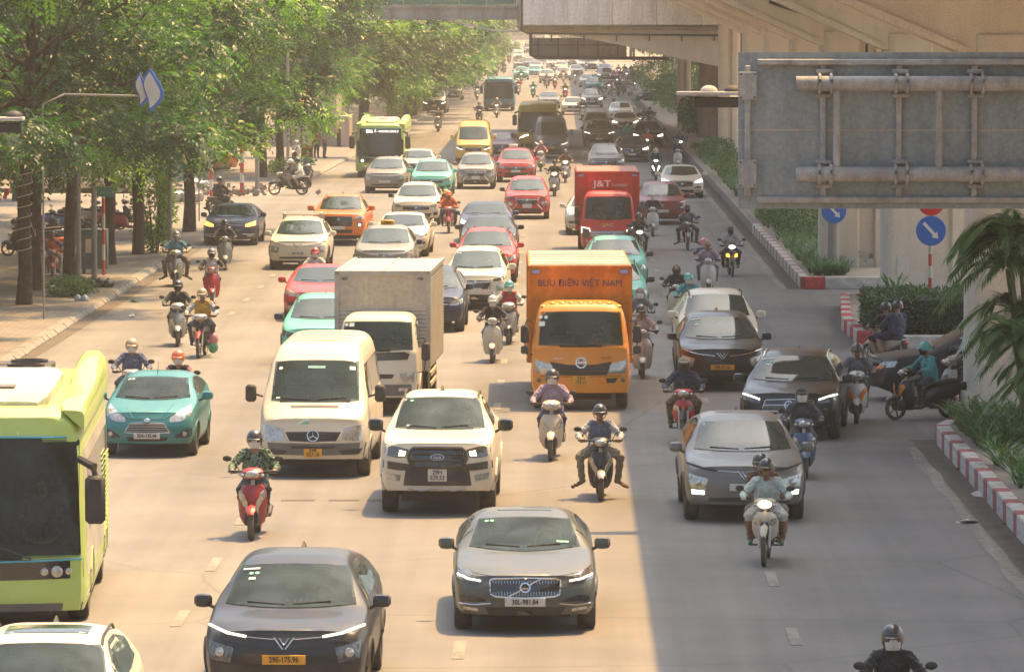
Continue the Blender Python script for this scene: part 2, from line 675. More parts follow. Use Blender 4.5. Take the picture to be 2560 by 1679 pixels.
 def fdisc(self, name, x, z, r, mat, off=.01, n=14, r0=0.0, parent=-1, depth=.03, mirror=False, ex=1.0, tier=0):
  ids = []
  for s in ((1, -1) if mirror else (1,)):
   p, nn = self.front(s * x, z)
   mb = MB()
   if r0 > 0:
    mb.lathe([(-.5 * depth, r), (.5 * depth, r), (.5 * depth, r0), (-.5 * depth, r0)], n, 'Y', closed=True)
   else:
    mb.lathe([(-.5 * depth - .2 * r, r * .35), (-.5 * depth - .1 * r, r * .8), (-.5 * depth, r), (.5 * depth, r)], n, 'Y')
   me = mb.mesh(name)
   me.transform(Matrix.Diagonal((ex, 1, 1, 1)))
   q = Vector((0, -1, 0)).rotation_difference(nn)
   ids.append(self.p.add(name, me, mat, parent, p + nn * off, q.to_euler(), tier=tier))
  return ids if mirror else ids[0]
 def fline(self, name, pts, r, mat, mirror=False, off=.004, seg=6, parent=-1, tier=0, depthdir=None):
  ids = []
  for s in ((1, -1) if mirror else (1,)):
   path = []
   for a, b in zip(pts[:-1], pts[1:]):
    for k in range(seg):
     f = k / seg
     p, n = self.front(s * (a[0] * (1 - f) + b[0] * f), a[1] * (1 - f) + b[1] * f)
     path.append(p + n * off)
   p, n = self.front(s * pts[-1][0], pts[-1][1])
   path.append(p + n * off)
   ids.append(self.p.add(name, MB().tube(path, r, 6).mesh(name), mat, parent, tier=tier))
  return ids if mirror else ids[0]
 def plate(self, z, text, yellow=False, w=.47, h=.11, x=0.0, two=None, tier=0):
  p, n = self.front(x, z)
  yy = min(p.y, self.front(x + w / 2, z)[0].y, self.front(x - w / 2, z)[0].y, self.front(x, z - h / 2)[0].y) - .012
  mb = MB().box((0, 0, 0), (w, .012, h), ch=.004)
  i = self.p.add('number_plate', mb.mesh('number_plate'), 'plate_yellow' if yellow else 'plate_white', -1, (x, yy, z), tier=tier)
  if text:
   if two:
    self.p.add('lettering', text_mesh(text, h * .50, bold=.0016), 'ink', i, (0, -.008, h * .22))
    self.p.add('lettering', text_mesh(two, h * .50, bold=.0016), 'ink', i, (0, -.008, -h * .22))
   else:
    self.p.add('lettering', text_mesh(text, h * .80, bold=.002, sx=.86), 'ink', i, (0, -.008, 0))
  return i
 def wlim(self, z):
  """half width of the screen opening at a height, up to the pillar"""
  k = round(z, 2)
  if not hasattr(self, '_wl'):
   self._wl = {}
  if k not in self._wl:
   x, y = .30, self.front(.30, k)[0].y
   while x < 1.3:
    y2 = self.front(x + .01, k)[0].y
    if y2 - y > .030:
     break
    x, y = x + .01, y2
   self._wl[k] = x
  return self._wl[k]
 def windscreen(self, bot, top, mat='glass_dark', cut=False, nx=15, nz=7, frame=True):
  if frame:
   e = .03
   t2 = [(x * 1.035, z + .018) for x, z in top]
   b2 = [(x * 1.03, z - .02) for x, z in bot]
   if not cut:
    pass
  def fn(u, v):
   a, b = self.poly(top, u), self.poly(bot, u)
   x, z = a[0] * (1 - v) + b[0] * v, a[1] * (1 - v) + b[1] * v
   xe = abs(top[0][0]) * (1 - v) + abs(bot[0][0]) * v
   ze = top[0][1] * (1 - v) + bot[0][1] * v
   return self.front(x * min(1, self.wlim(ze) / xe), z)
  i = self.p.add('windscreen', self.grid_panel(fn, nx, nz, .009).mesh('windscreen'), mat)
  if cut:
   self.cut.append((bot, top))
  return i
 def finish(self, mat='BODY', arches=(), flare=None):
  P = self.P
  hw = P['W'] / 2
  keep = []
  for f in self.fs:
   c = sum((self.vs[i] for i in f), Vector()) / len(f)
   drop = False
   for (yw, r) in arches:
    if abs(c.x) > .62 * hw and (c.y - (yw - self.y0)) ** 2 + (c.z - r * .95) ** 2 < (r + .055) ** 2:
     drop = True
   for bot, top in self.cut:
    x = abs(c.x)
    bx = [abs(p[0]) for p in bot]
    lo = np.interp(c.x, [p[0] for p in bot], [p[1] for p in bot])
    hi = np.interp(c.x, [p[0] for p in top], [p[1] for p in top])
    if lo + .01 < c.z < hi - .005:
     f_ = (c.z - lo) / (hi - lo)
     if x < (max(bx) * (1 - f_) + max(abs(p[0]) for p in top) * f_) - .015 and x < self.wlim(c.z) - .02 and c.y < P.get('cutmax', 2.6) - self.y0:
      p, n = self.front(c.x, c.z)
      if abs(p.y - c.y) < .12:
       drop = True
   if not drop:
    keep.append(f)
  mb = MB()
  mb.add(self.vs, keep)
  me = bpy.data.meshes.new('body')
  me.from_pydata([tuple(v) for v in self.vs], [], keep)
  me.update()
  fix_normals(me)
  set_smooth(me, 50)
  self.p.parts.insert(0, ('body', me, mat, -1, (0, 0, 0), None, None, 0))
  # later parts moved one place down the list
  self.p.parts = [self.p.parts[0]] + [(a, b, c, (d + 1 if d >= 0 else d), e, f, g, h) for (a, b, c, d, e, f, g, h) in self.p.parts[1:]]
  for (yw, r) in arches:
   for s in (-1, 1):
    path = []
    for k in range(13):
     t = math.pi * (k / 12)
     q = self.side(yw + (r + .055) * math.cos(t), r * .95 + (r + .055) * math.sin(t), s)[0]
     x = s * max(abs(q.x), hw * .93)
     path.append((x, yw - self.y0 + (r + .055) * math.cos(t), r * .95 + (r + .055) * math.sin(t)))
    self.p.add('arch_trim', MB().tube(path, flare[1] if flare else .018, 6).mesh('arch_trim'), flare[0] if flare else mat, -1, tier=3)
  y0, y1 = P.get('under', (.35, P['L'] - .25))
  mb = MB().box((0, (y0 + y1) / 2 - self.y0, .38), (hw * 1.25, y1 - y0, .34))
  self.p.add('underbody', mb.mesh('underbody', smooth=False), 'interior', -1)
  return self.p
 def wheels(self, ya, yb, r=.33, w=.22, rimr=None, rim='rim', spokes=7, x=None, tier=0):
  rimr = rimr or r * .64
  t, ri = wheel_meshes(r, w, rimr, spokes)
  x = x or self.P['W'] / 2 - w / 2 - .02
  for yy in (ya, yb):
   for s in (-1, 1):
    k = self.p.add('wheel', t, 'tyre', -1, (s * x, yy - self.y0, r))
    self.p.add('rim', ri, rim, k, tier=3)
 def mirrors(self, y, z, x, mat='BODY', size=(.21, .11, .15), arm='black_plastic', tier=0):
  for s in (-1, 1):
   mb = MB()
   sx, sy, sz = size
   mb.rings([[(s * (a * sx), yy + b * sy * k, c * sz * k) for b, c in ((-.5, -.42), (-.62, 0), (-.4, .45), (0, .55), (.45, .45), (.5, 0), (.45, -.42), (0, -.5))] for a, k, yy in ((-.5, .55, .02), (-.35, .95, 0), (0, 1.05, -.01), (.35, .92, 0), (.5, .5, .03))])
   me = mb.mesh('side_mirror')
   i = self.p.add('side_mirror', me, mat, -1, (s * x, y - self.y0, z), tier=tier)
   mb = MB().tube([(-s * sx * .30, .0, -sz * .3), (-s * sx * .75, .02, -sz * .62)], .022, 6)
   self.p.add('mirror_arm', mb.mesh('mirror_arm'), arm, i, tier=2)
 def cabin(self, y_dash, z_dash, y_seat, z_seat, w, wheel_side=1, tan=False, toy=False):
  """Dashboard, steering wheel, front seats and rear-view mirror behind a clear windscreen."""
  d = MB()
  d.box((0, y_dash - self.y0, z_dash - .09), (w * 2, .5, .16), ch=.05)
  self.p.add('dashboard', d.mesh('dashboard'), 'interior', -1, tier=1)
  s = MB()
  t = []
  for k in range(17):
   a = 2 * math.pi * k / 16
   t.append((math.cos(a) * .18, math.sin(a) * .07, math.sin(a) * .165))
  s.tube(t, .016, 6)
  s.box((0, .02, 0), (.12, .04, .10), ch=.02)
  s.box((0, .02, -.01), (.34, .02, .03))
  self.p.add('steering_wheel', s.mesh('steering_wheel'), 'grey_plastic', -1, (wheel_side * w * .52, y_dash + .32 - self.y0, z_dash + .02), tier=1)
  for sd in (-1, 1):
   b = MB()
   b.box((0, 0, 0), (.50, .14, .62), rot=(-.18, 0, 0), ch=.06)
   b.box((0, -.22, -.36), (.50, .5, .14), ch=.05)
   b.box((0, .09, .42), (.26, .10, .18), ch=.04)
   self.p.add('seat', b.mesh('seat'), 'interior_tan' if tan else 'seat_cloth', -1, (sd * w * .52, y_seat - self.y0, z_seat + .3), tier=1)
  f = MB().box((0, (y_dash + y_seat + .55) / 2 - self.y0, z_dash - .42), (w * 2.05, y_seat + .55 - y_dash, .04))
  f.box((0, y_seat + .55 - self.y0, z_dash - .08), (w * 1.7, .05, .55))
  self.p.add('cabin_lining', f.mesh('cabin_lining', smooth=False), 'interior', -1, tier=1)
  if toy:
   t = MB()
   for k, (dx, hh) in enumerate(((-.05, .07), (.03, .06), (.10, .08))):
    t.ell((dx, y_dash - .12 - self.y0, z_dash + hh / 2), (.022, .022, hh / 2), 8, 5)
   self.p.add('dashboard_ornament', t.mesh('dashboard_ornament'), 'toy_red', -1, tier=1)
pbr('toy_red', (0.5, 0.06, 0.05), rough=.5)

def stickers(c, pts, tier=1):
 """inspection roundels and the toll tag in the corner of the windscreen: (x, z, radius or (w, h), material)"""
 for x, z, r, m in pts:
  p, n = c.front(x, z)
  q = Vector((0, -1, 0)).rotation_difference(n).to_euler()
  mb = MB()
  if isinstance(r, tuple):
   mb.box((0, 0, 0), (r[0], .004, r[1]))
  else:
   mb.lathe([(-.002, r), (.002, r)], 12, 'Y')
  me = mb.mesh('windscreen_sticker', smooth=False)
  c.p.add('windscreen_sticker', me, m, -1, p + n * .014, q, tier=tier)

SIDE_GL = 'glass_dark'
def wipers(c, z, w, mat='black_plastic'):
 c.fline('wiper', [(-w * .82, z + .035), (-w * .1, z + .008)], .010, mat, off=.02, tier=1)
 c.fline('wiper', [(w * .05, z + .012), (w * .75, z + .04)], .010, mat, off=.02, tier=1)
def fin(c, y, mat='BODY'):
 p, n = c.above(0, y)
 mb = MB().rings([[(-.03, -.10, 0), (.03, -.10, 0), (.035, .09, 0), (-.035, .09, 0)], [(-.008, .02, .065), (.008, .02, .065), (.01, .09, .07), (-.01, .09, .07)]])
 c.p.add('roof_antenna', mb.mesh('roof_antenna'), mat, -1, p, tier=2)
def rails(c, x, y0, y1, mat='chrome'):
 for s in (-1, 1):
  path = []
  for k in range(9):
   y = y0 + (y1 - y0) * k / 8
   p, n = c.above(s * x, y)
   path.append(p + Vector((0, 0, .05 if 0 < k < 8 else 0)))
  c.p.add('roof_rail', MB().tube(path, .016, 6).mesh('roof_rail'), mat, -1, tier=2)

def make_sedan(hero=False):
 c = Car(dict(L=4.95, W=1.88, bow=.20, pf=.12, pl=.25, axle=.88, zb=.20, taper=.20,
  top=[(0, .66), (.10, .74), (.5, .835), (1.0, .90), (1.45, .95), (1.62, .98), (2.40, 1.31), (2.75, 1.37), (3.4, 1.36), (4.2, 1.10), (4.6, 1.02), (4.95, .92)],
  belt=[(0, .62), (.6, .80), (1.6, .90), (4.9, .95)], hoodr=.055,
  nose=[(.2, .05), (.35, .0), (.5, .0), (.62, .02), (.70, .07), (.9, .13)]))
 c.windscreen([(-.73, .985), (-.35, .955), (0, .945), (.35, .955), (.73, .985)], [(-.60, 1.275), (-.3, 1.30), (0, 1.305), (.3, 1.30), (.60, 1.275)], 'glass' if hero else 'glass_dark', hero)
 g = c.fpanel('grille', [(-.45, .70), (-.40, .715), (0, .725), (.40, .715), (.45, .70)], [(-.44, .53), (-.38, .50), (0, .485), (.38, .50), (.44, .53)], 'gloss_black', 13, 5)
 if hero:
  c.fline('grille_frame', [(-.45, .70), (-.40, .72), (0, .73), (.40, .72), (.455, .70), (.445, .53), (.38, .497), (0, .48), (-.38, .497), (-.445, .53), (-.45, .70)], .013, 'chrome', parent=g, off=.010)
  for k in range(23):
   x = -.41 + .82 * k / 22
   c.fline('grille_bar', [(x, .70), (x, .51)], .0055, 'chrome', parent=g, off=.010, seg=1, tier=1)
  c.fline('grille_diagonal', [(-.21, .50), (.20, .715)], .011, 'chrome', parent=g, off=.016)
  e = c.fdisc('emblem', 0, .605, .072, 'chrome', off=.025, r0=.05, parent=g)
  c.fdisc('emblem_disc', 0, .605, .052, 'ink', off=.02, parent=g, depth=.012)
  p, n = c.front(0, .605)
  c.p.add('lettering', text_mesh('VOLVO', .024, bold=.001), 'print_white', g, (0, p.y - .048, .605))
 else:
  c.fline('grille_trim', [(-.45, .70), (0, .72), (.45, .70)], .010, 'chrome', parent=g, tier=2)
  c.fdisc('emblem', 0, .61, .05, 'chrome', off=.015, parent=g, tier=2)
 h = c.fpanel('headlight', [(.55, .735), (.70, .78), (.86, .835)], [(.54, .66), (.70, .66), (.88, .70)], 'lamp_dark' if hero else 'HEAD', 8, 4, mirror=True)
 if hero:
  for k, s in zip(h, (1, -1)):
   c.fline('daylight_bar', [(s * .57, .685), (s * .70, .705), (s * .86, .745)], .014, 'lamp_soft', parent=k, off=.012)
 c.fpanel('lower_grille', [(-.52, .36), (0, .365), (.52, .36)], [(-.46, .265), (0, .26), (.46, .265)], 'black_plastic', 11, 3)
 c.fpanel('side_intake', [(.50, .455), (.68, .51), (.82, .50)], [(.52, .435), (.70, .43), (.83, .425)], 'gloss_black', 7, 3, mirror=True, tier=2)
 c.fline('bumper_trim', [(.44, .41), (.66, .385), (.84, .40)], .012, 'chrome', mirror=True, tier=2)
 c.fpanel('fog_light', [(.60, .34), (.80, .365)], [(.60, .30), (.80, .325)], 'lamp_glass', 5, 3, mirror=True, tier=2)
 c.fline('bonnet_gap', [(-.86, .80), (-.55, .765), (-.3, .745), (0, .75), (.3, .745), (.55, .765), (.86, .80)], .004, 'ink', tier=1, off=.001)
 c.plate(.43, '30L-981.84' if hero else '', w=.52 if hero else .40)
 c.spanel('side_window', [(2.15, 1.16), (2.75, 1.27), (3.3, 1.27), (3.9, 1.13)], [(1.95, 1.0), (2.6, 1.0), (3.3, 1.0), (3.95, 1.03)], SIDE_GL)
 c.mirrors(1.95, 1.0, 1.03)
 wipers(c, .965, .62)
 fin(c, 3.7)
 if hero:
  c.tpanel('sunroof', -.36, .36, 2.75, 3.15, 'glass_dark')
  stickers(c, [(-.50, 1.25, .03, 'sticker_green'), (-.43, 1.255, .03, 'sticker_green'), (.50, 1.03, (.16, .05), 'sticker_green')])
  c.cabin(1.95, .97, 2.75, .40, .62, tan=False)
 c.wheels(.88, 3.85, .325, .235)
 return c.finish(arches=((.88, .325), (3.85, .325)))

def make_hatch():
 c = Car(dict(L=3.97, W=1.72, bow=.20, pf=.13, axle=.80, zb=.20, taper=.20,
  top=[(0, .70), (.12, .80), (.5, .90), (.95, .97), (1.10, 1.0), (1.90, 1.35), (2.3, 1.42), (3.0, 1.40), (3.6, 1.26), (3.9, .95)],
  belt=[(0, .66), (.6, .84), (1.1, .92), (3.9, 1.03)], hoodr=.06,
  nose=[(.2, .06), (.35, .0), (.55, .0), (.66, .04), (.80, .12), (1, .16)]))
 c.windscreen([(-.68, 1.015), (-.3, .985), (0, .98), (.3, .985), (.68, 1.015)], [(-.57, 1.315), (-.25, 1.34), (0, 1.345), (.25, 1.34), (.57, 1.315)], 'glass', True)
 g = c.fpanel('grille', [(-.30, .625), (0, .635), (.30, .625)], [(-.40, .46), (0, .45), (.40, .46)], 'black_plastic', 11, 5)
 for k in range(4):
  z = .60 - k * .04
  w = .31 + k * .028
  c.fline('grille_bar', [(-w, z), (0, z + .008), (w, z)], .007, 'steel', parent=g, off=.01, tier=1)
 c.fline('grille_frame', [(-.30, .63), (0, .64), (.30, .63), (.41, .46), (0, .445), (-.41, .46), (-.30, .63)], .009, 'chrome', parent=g)
 c.fdisc('emblem', 0, .675, .035, 'chrome', off=.01, ex=1.7)
 h = c.fpanel('headlight', [(.40, .72), (.58, .84), (.74, .93)], [(.40, .64), (.60, .65), (.78, .76)], 'lamp_glass', 8, 5, mirror=True)
 c.fpanel('lower_grille', [(-.38, .38), (0, .385), (.38, .38)], [(-.34, .31), (0, .305), (.34, .31)], 'black_plastic', 9, 3)
 c.fpanel('fog_surround', [(.52, .42), (.66, .50), (.78, .53)], [(.48, .37), (.66, .36), (.78, .39)], 'black_plastic', 6, 3, mirror=True)
 c.fdisc('fog_light', .66, .43, .045, 'lamp_glass', mirror=True)
 c.fline('bonnet_gap', [(-.72, .90), (-.42, .75), (-.3, .69), (0, .695), (.3, .69), (.42, .75), (.72, .90)], .004, 'ink', off=.001)
 c.fline('bonnet_crease', [(.26, .72), (.42, .93)], .008, 'BODY', mirror=True, off=-.002)
 c.plate(.405, '30A-135.46', w=.47)
 c.spanel('side_window', [(1.70, 1.18), (2.3, 1.31), (2.9, 1.30), (3.35, 1.20)], [(1.5, 1.02), (2.2, 1.03), (2.9, 1.06), (3.35, 1.10)], SIDE_GL)
 c.mirrors(1.42, 1.03, .97)
 wipers(c, .985, .6)
 stickers(c, [(-.48, 1.29, .03, 'sticker_white'), (-.41, 1.295, .03, 'sticker_white')])
 p, n = c.above(0, 2.1)
 c.p.add('roof_antenna', MB().tube([(0, 0, 0), (.01, .05, .22)], [.008, .003], 5).mesh('roof_antenna'), 'ink', -1, p)
 c.cabin(1.42, 1.0, 2.15, .46, .58)
 c.wheels(.80, 3.29, .30, .20)
 return c.finish(arches=((.80, .30), (3.29, .30)))

def make_suv(style='suv', hero=False, plate='', yellow=False, clear=False, h=1.0):
 W = {'vf': 1.86, 'vf8': 1.93, 'merc': 1.89, 'suv': 1.84}[style]
 L = {'vf': 4.4, 'vf8': 4.75, 'merc': 4.7, 'suv': 4.6}[style]
 c = Car(dict(L=L, W=W, bow=.20, pf=.11, axle=.88, zb=.24, taper=.19,
  top=[(0, .78 * h), (.10, .88 * h), (.5, .965 * h), (1.0, 1.02 * h), (1.25, 1.06 * h), (2.05, 1.47 * h), (2.45, 1.55 * h), (3.3, 1.55 * h), (L - .6, 1.45 * h), (L - .12, 1.02 * h), (L, .9)],
  belt=[(0, .72 * h), (.6, .90 * h), (1.3, .98 * h), (L, 1.06 * h)], hoodr=.06,
  nose=[(.2, .07), (.36, .0), (.6, .0), (.76, .03), (.86, .09), (1.05, .15)]))
 kw = W / 1.86
 c.windscreen([(-.74 * kw, 1.075 * h), (-.35, 1.05 * h), (0, 1.045 * h), (.35, 1.05 * h), (.74 * kw, 1.075 * h)], [(-.62 * kw, 1.44 * h), (-.3, 1.465 * h), (0, 1.47 * h), (.3, 1.465 * h), (.62 * kw, 1.44 * h)], 'glass' if clear else 'glass_dark', clear)
 if style in ('vf', 'vf8'):
  f = c.fpanel('front_panel', [(-.80 * kw, .80), (-.4, .735), (0, .70), (.4, .735), (.80 * kw, .80)], [(-.74 * kw, .52), (-.4, .50), (0, .50), (.4, .50), (.74 * kw, .52)], 'FASCIA', 13, 4, off=.004)
  if style == 'vf8':
   c.fline('light_bar', [(.44, .825), (.66, .86), (.86 * kw, .91)], .016, 'lamp_soft' if hero else 'ink', mirror=True, off=.010)
   if not hero:
    c.fpanel('lower_lamp', [(.64, .515), (.84, .53)], [(.64, .455), (.83, .46)], 'lamp_lit', 5, 3, mirror=True, off=.014)
   c.fline('light_line', [(.12, .80), (.44, .822)], .007, 'chrome', mirror=True, off=.008)
  else:
   c.fline('light_bar', [(.15, .75), (.50, .79), (.84 * kw, .88)], .013, 'chrome', mirror=True, off=.008)
  # the V of the badge
  for s in (-1, 1):
   c.fline('badge_wing', [(s * .012, .69), (s * .115, .815)], .013, 'chrome', off=.014, seg=2)
   c.fline('badge_wing', [(s * .0, .735), (s * .05, .81)], .010, 'chrome', off=.014, seg=2)
  hd = c.fpanel('headlight', [(.58, .70), (.84 * kw, .77)], [(.62, .53), (.82 * kw, .56)], 'HEAD', 6, 5, mirror=True, off=.012)
  c.fdisc('headlight_lens', .71 * kw, .645, .055, 'lamp_glass', mirror=True, off=.02, tier=2)
  c.fpanel('lower_grille', [(-.56, .41), (0, .42), (.56, .41)], [(-.62, .29), (0, .285), (.62, .29)], 'black_plastic', 11, 3)
  c.plate(.575 if style == 'vf8' else .52, plate, yellow, w=.50)
  c.fline('bonnet_gap', [(-.84 * kw, .90), (-.5, .86), (0, .845), (.5, .86), (.84 * kw, .90)], .004, 'ink', off=.001, tier=1)
 elif style == 'merc':
  g = c.fpanel('grille', [(-.44, .76), (0, .775), (.44, .76)], [(-.50, .57), (0, .55), (.50, .57)], 'gloss_black', 11, 5)
  c.fline('grille_frame', [(-.44, .77), (0, .785), (.44, .77), (.51, .57), (0, .545), (-.51, .57), (-.44, .77)], .011, 'chrome', parent=g)
  c.fline('grille_bar', [(-.46, .67), (0, .68), (.46, .67)], .013, 'chrome', parent=g, off=.012)
  c.fdisc('emblem', 0, .675, .085, 'chrome', off=.02, r0=.068, parent=g)
  for a in range(3):
   t = math.pi / 2 + a * 2 * math.pi / 3
   c.fline('emblem_spoke', [(0, .675), (.075 * math.cos(t), .675 + .075 * math.sin(t))], .008, 'chrome', parent=g, off=.025, seg=1)
  h_ = c.fpanel('headlight', [(.52, .80), (.70, .87), (.88, .90)], [(.53, .71), (.70, .72), (.89, .77)], 'lamp_dark', 8, 4, mirror=True)
  for k, s in zip(h_, (1, -1)):
   c.fline('daylight_bar', [(s * .55, .775), (s * .72, .83), (s * .87, .855)], .016, 'lamp_lit' if hero else 'HEADLINE', parent=k, off=.012)
  c.fpanel('lower_grille', [(-.62, .43), (0, .44), (.62, .43)], [(-.58, .33), (0, .32), (.58, .33)], 'black_plastic', 11, 3)
  c.fline('bumper_trim', [(-.74, .30), (0, .275), (.74, .30)], .014, 'chrome')
  c.plate(.47, plate, yellow, w=.46)
  rails(c, .60, 2.2, L - .8)
 else:
  g = c.fpanel('grille', [(-.52, .74), (0, .755), (.52, .74)], [(-.48, .60), (0, .58), (.48, .60)], 'gloss_black', 11, 4)
  c.fline('grille_bar', [(-.52, .71), (0, .72), (.52, .71)], .010, 'chrome', parent=g, tier=2)
  c.fdisc('emblem', 0, .68, .05, 'chrome', off=.015, parent=g, tier=2)
  c.fpanel('headlight', [(.54, .76), (.70, .815), (.86, .85)], [(.55, .68), (.70, .68), (.87, .73)], 'HEAD', 8, 4, mirror=True)
  c.fpanel('lower_grille', [(-.60, .46), (0, .47), (.60, .46)], [(-.50, .32), (0, .31), (.50, .32)], 'black_plastic', 11, 3)
  c.fpanel('fog_surround', [(.64, .50), (.82, .52)], [(.66, .38), (.80, .40)], 'black_plastic', 5, 3, mirror=True, tier=2)
  c.plate(.53, plate, yellow, w=.42)
  rails(c, .60, 2.2, L - .8, 'black_plastic')
 c.spanel('side_window', [(1.80, 1.25 * h), (2.45, 1.44 * h), (3.2, 1.44 * h), (L - .8, 1.34 * h)], [(1.6, 1.08 * h), (2.4, 1.08 * h), (3.2, 1.09 * h), (L - .7, 1.14 * h)], SIDE_GL)
 c.mirrors(1.60, 1.08 * h, W / 2 + .09, 'MIRROR')
 wipers(c, 1.055 * h, .62)
 fin(c, L - 1.0, 'black_plastic')
 if clear:
  c.cabin(1.62, 1.04 * h, 2.45, .66 * h, .62, toy=hero)
 if clear and style == 'suv':
  c.tpanel('sunroof', -.44, .44, 2.40, 3.05, 'glass_dark')
 if hero:
  stickers(c, [(-.50, 1.41 * h, (.20, .035), 'sticker_white'), (-.50, 1.365 * h, .028, 'sticker_green'), (-.43, 1.37 * h, .028, 'sticker_green'), (-.485, 1.315 * h, (.08, .05), 'sticker_white')])
 c.wheels(.88, L - .88, .345, .24, spokes=5)
 return c.finish(arches=((.88, .345), (L - .88, .345)), flare=('black_plastic', .028))

def make_mpv():
 c = Car(dict(L=4.48, W=1.75, bow=.18, pf=.11, axle=.82, zb=.24, taper=.18,
  top=[(0, .82), (.10, .92), (.5, 1.0), (.9, 1.05), (1.08, 1.09), (1.95, 1.52), (2.4, 1.60), (3.4, 1.60), (4.1, 1.52), (4.38, 1.1), (4.48, .9)],
  belt=[(0, .76), (.6, .92), (1.1, 1.0), (4.4, 1.08)], hoodr=.06,
  nose=[(.2, .06), (.36, .0), (.6, .0), (.78, .03), (.9, .09), (1.1, .14)]))
 c.windscreen([(-.69, 1.105), (-.3, 1.08), (0, 1.075), (.3, 1.08), (.69, 1.105)], [(-.59, 1.49), (-.3, 1.515), (0, 1.52), (.3, 1.515), (.59, 1.49)])
 g = c.fpanel('grille', [(-.42, .80), (0, .81), (.42, .80)], [(-.34, .58), (0, .57), (.34, .58)], 'gloss_black', 11, 4)
 c.fline('grille_bar', [(-.42, .77), (0, .75), (.42, .77)], .014, 'chrome', parent=g)
 c.fline('grille_wing', [(.44, .83), (.38, .62), (.56, .40)], .022, 'chrome', mirror=True, off=.01)
 c.fdisc('emblem', 0, .76, .05, 'chrome', off=.02, parent=g, tier=2)
 c.fpanel('headlight', [(.48, .84), (.64, .88), (.82, .93)], [(.48, .78), (.64, .79), (.83, .83)], 'lamp_dark', 6, 3, mirror=True)
 c.fpanel('lamp_cluster', [(.54, .68), (.80, .72)], [(.58, .52), (.79, .55)], 'HEAD', 5, 4, mirror=True)
 c.fpanel('lower_grille', [(-.50, .42), (0, .43), (.50, .42)], [(-.56, .31), (0, .30), (.56, .31)], 'black_plastic', 11, 3)
 c.plate(.53, '', False, w=.36, h=.15)
 c.spanel('side_window', [(1.70, 1.30), (2.3, 1.48), (3.2, 1.48), (4.0, 1.42)], [(1.45, 1.10), (2.3, 1.10), (3.2, 1.11), (4.05, 1.16)], SIDE_GL)
 c.mirrors(1.45, 1.12, .97, 'MIRROR')
 wipers(c, 1.085, .6)
 fin(c, 3.6, 'black_plastic')
 stickers(c, [(-.46, 1.46, (.08, .03), 'sticker_white')], tier=2)
 c.wheels(.82, 3.6, .33, .21)
 return c.finish(arches=((.82, .33), (3.6, .33)), flare=('black_plastic', .022))

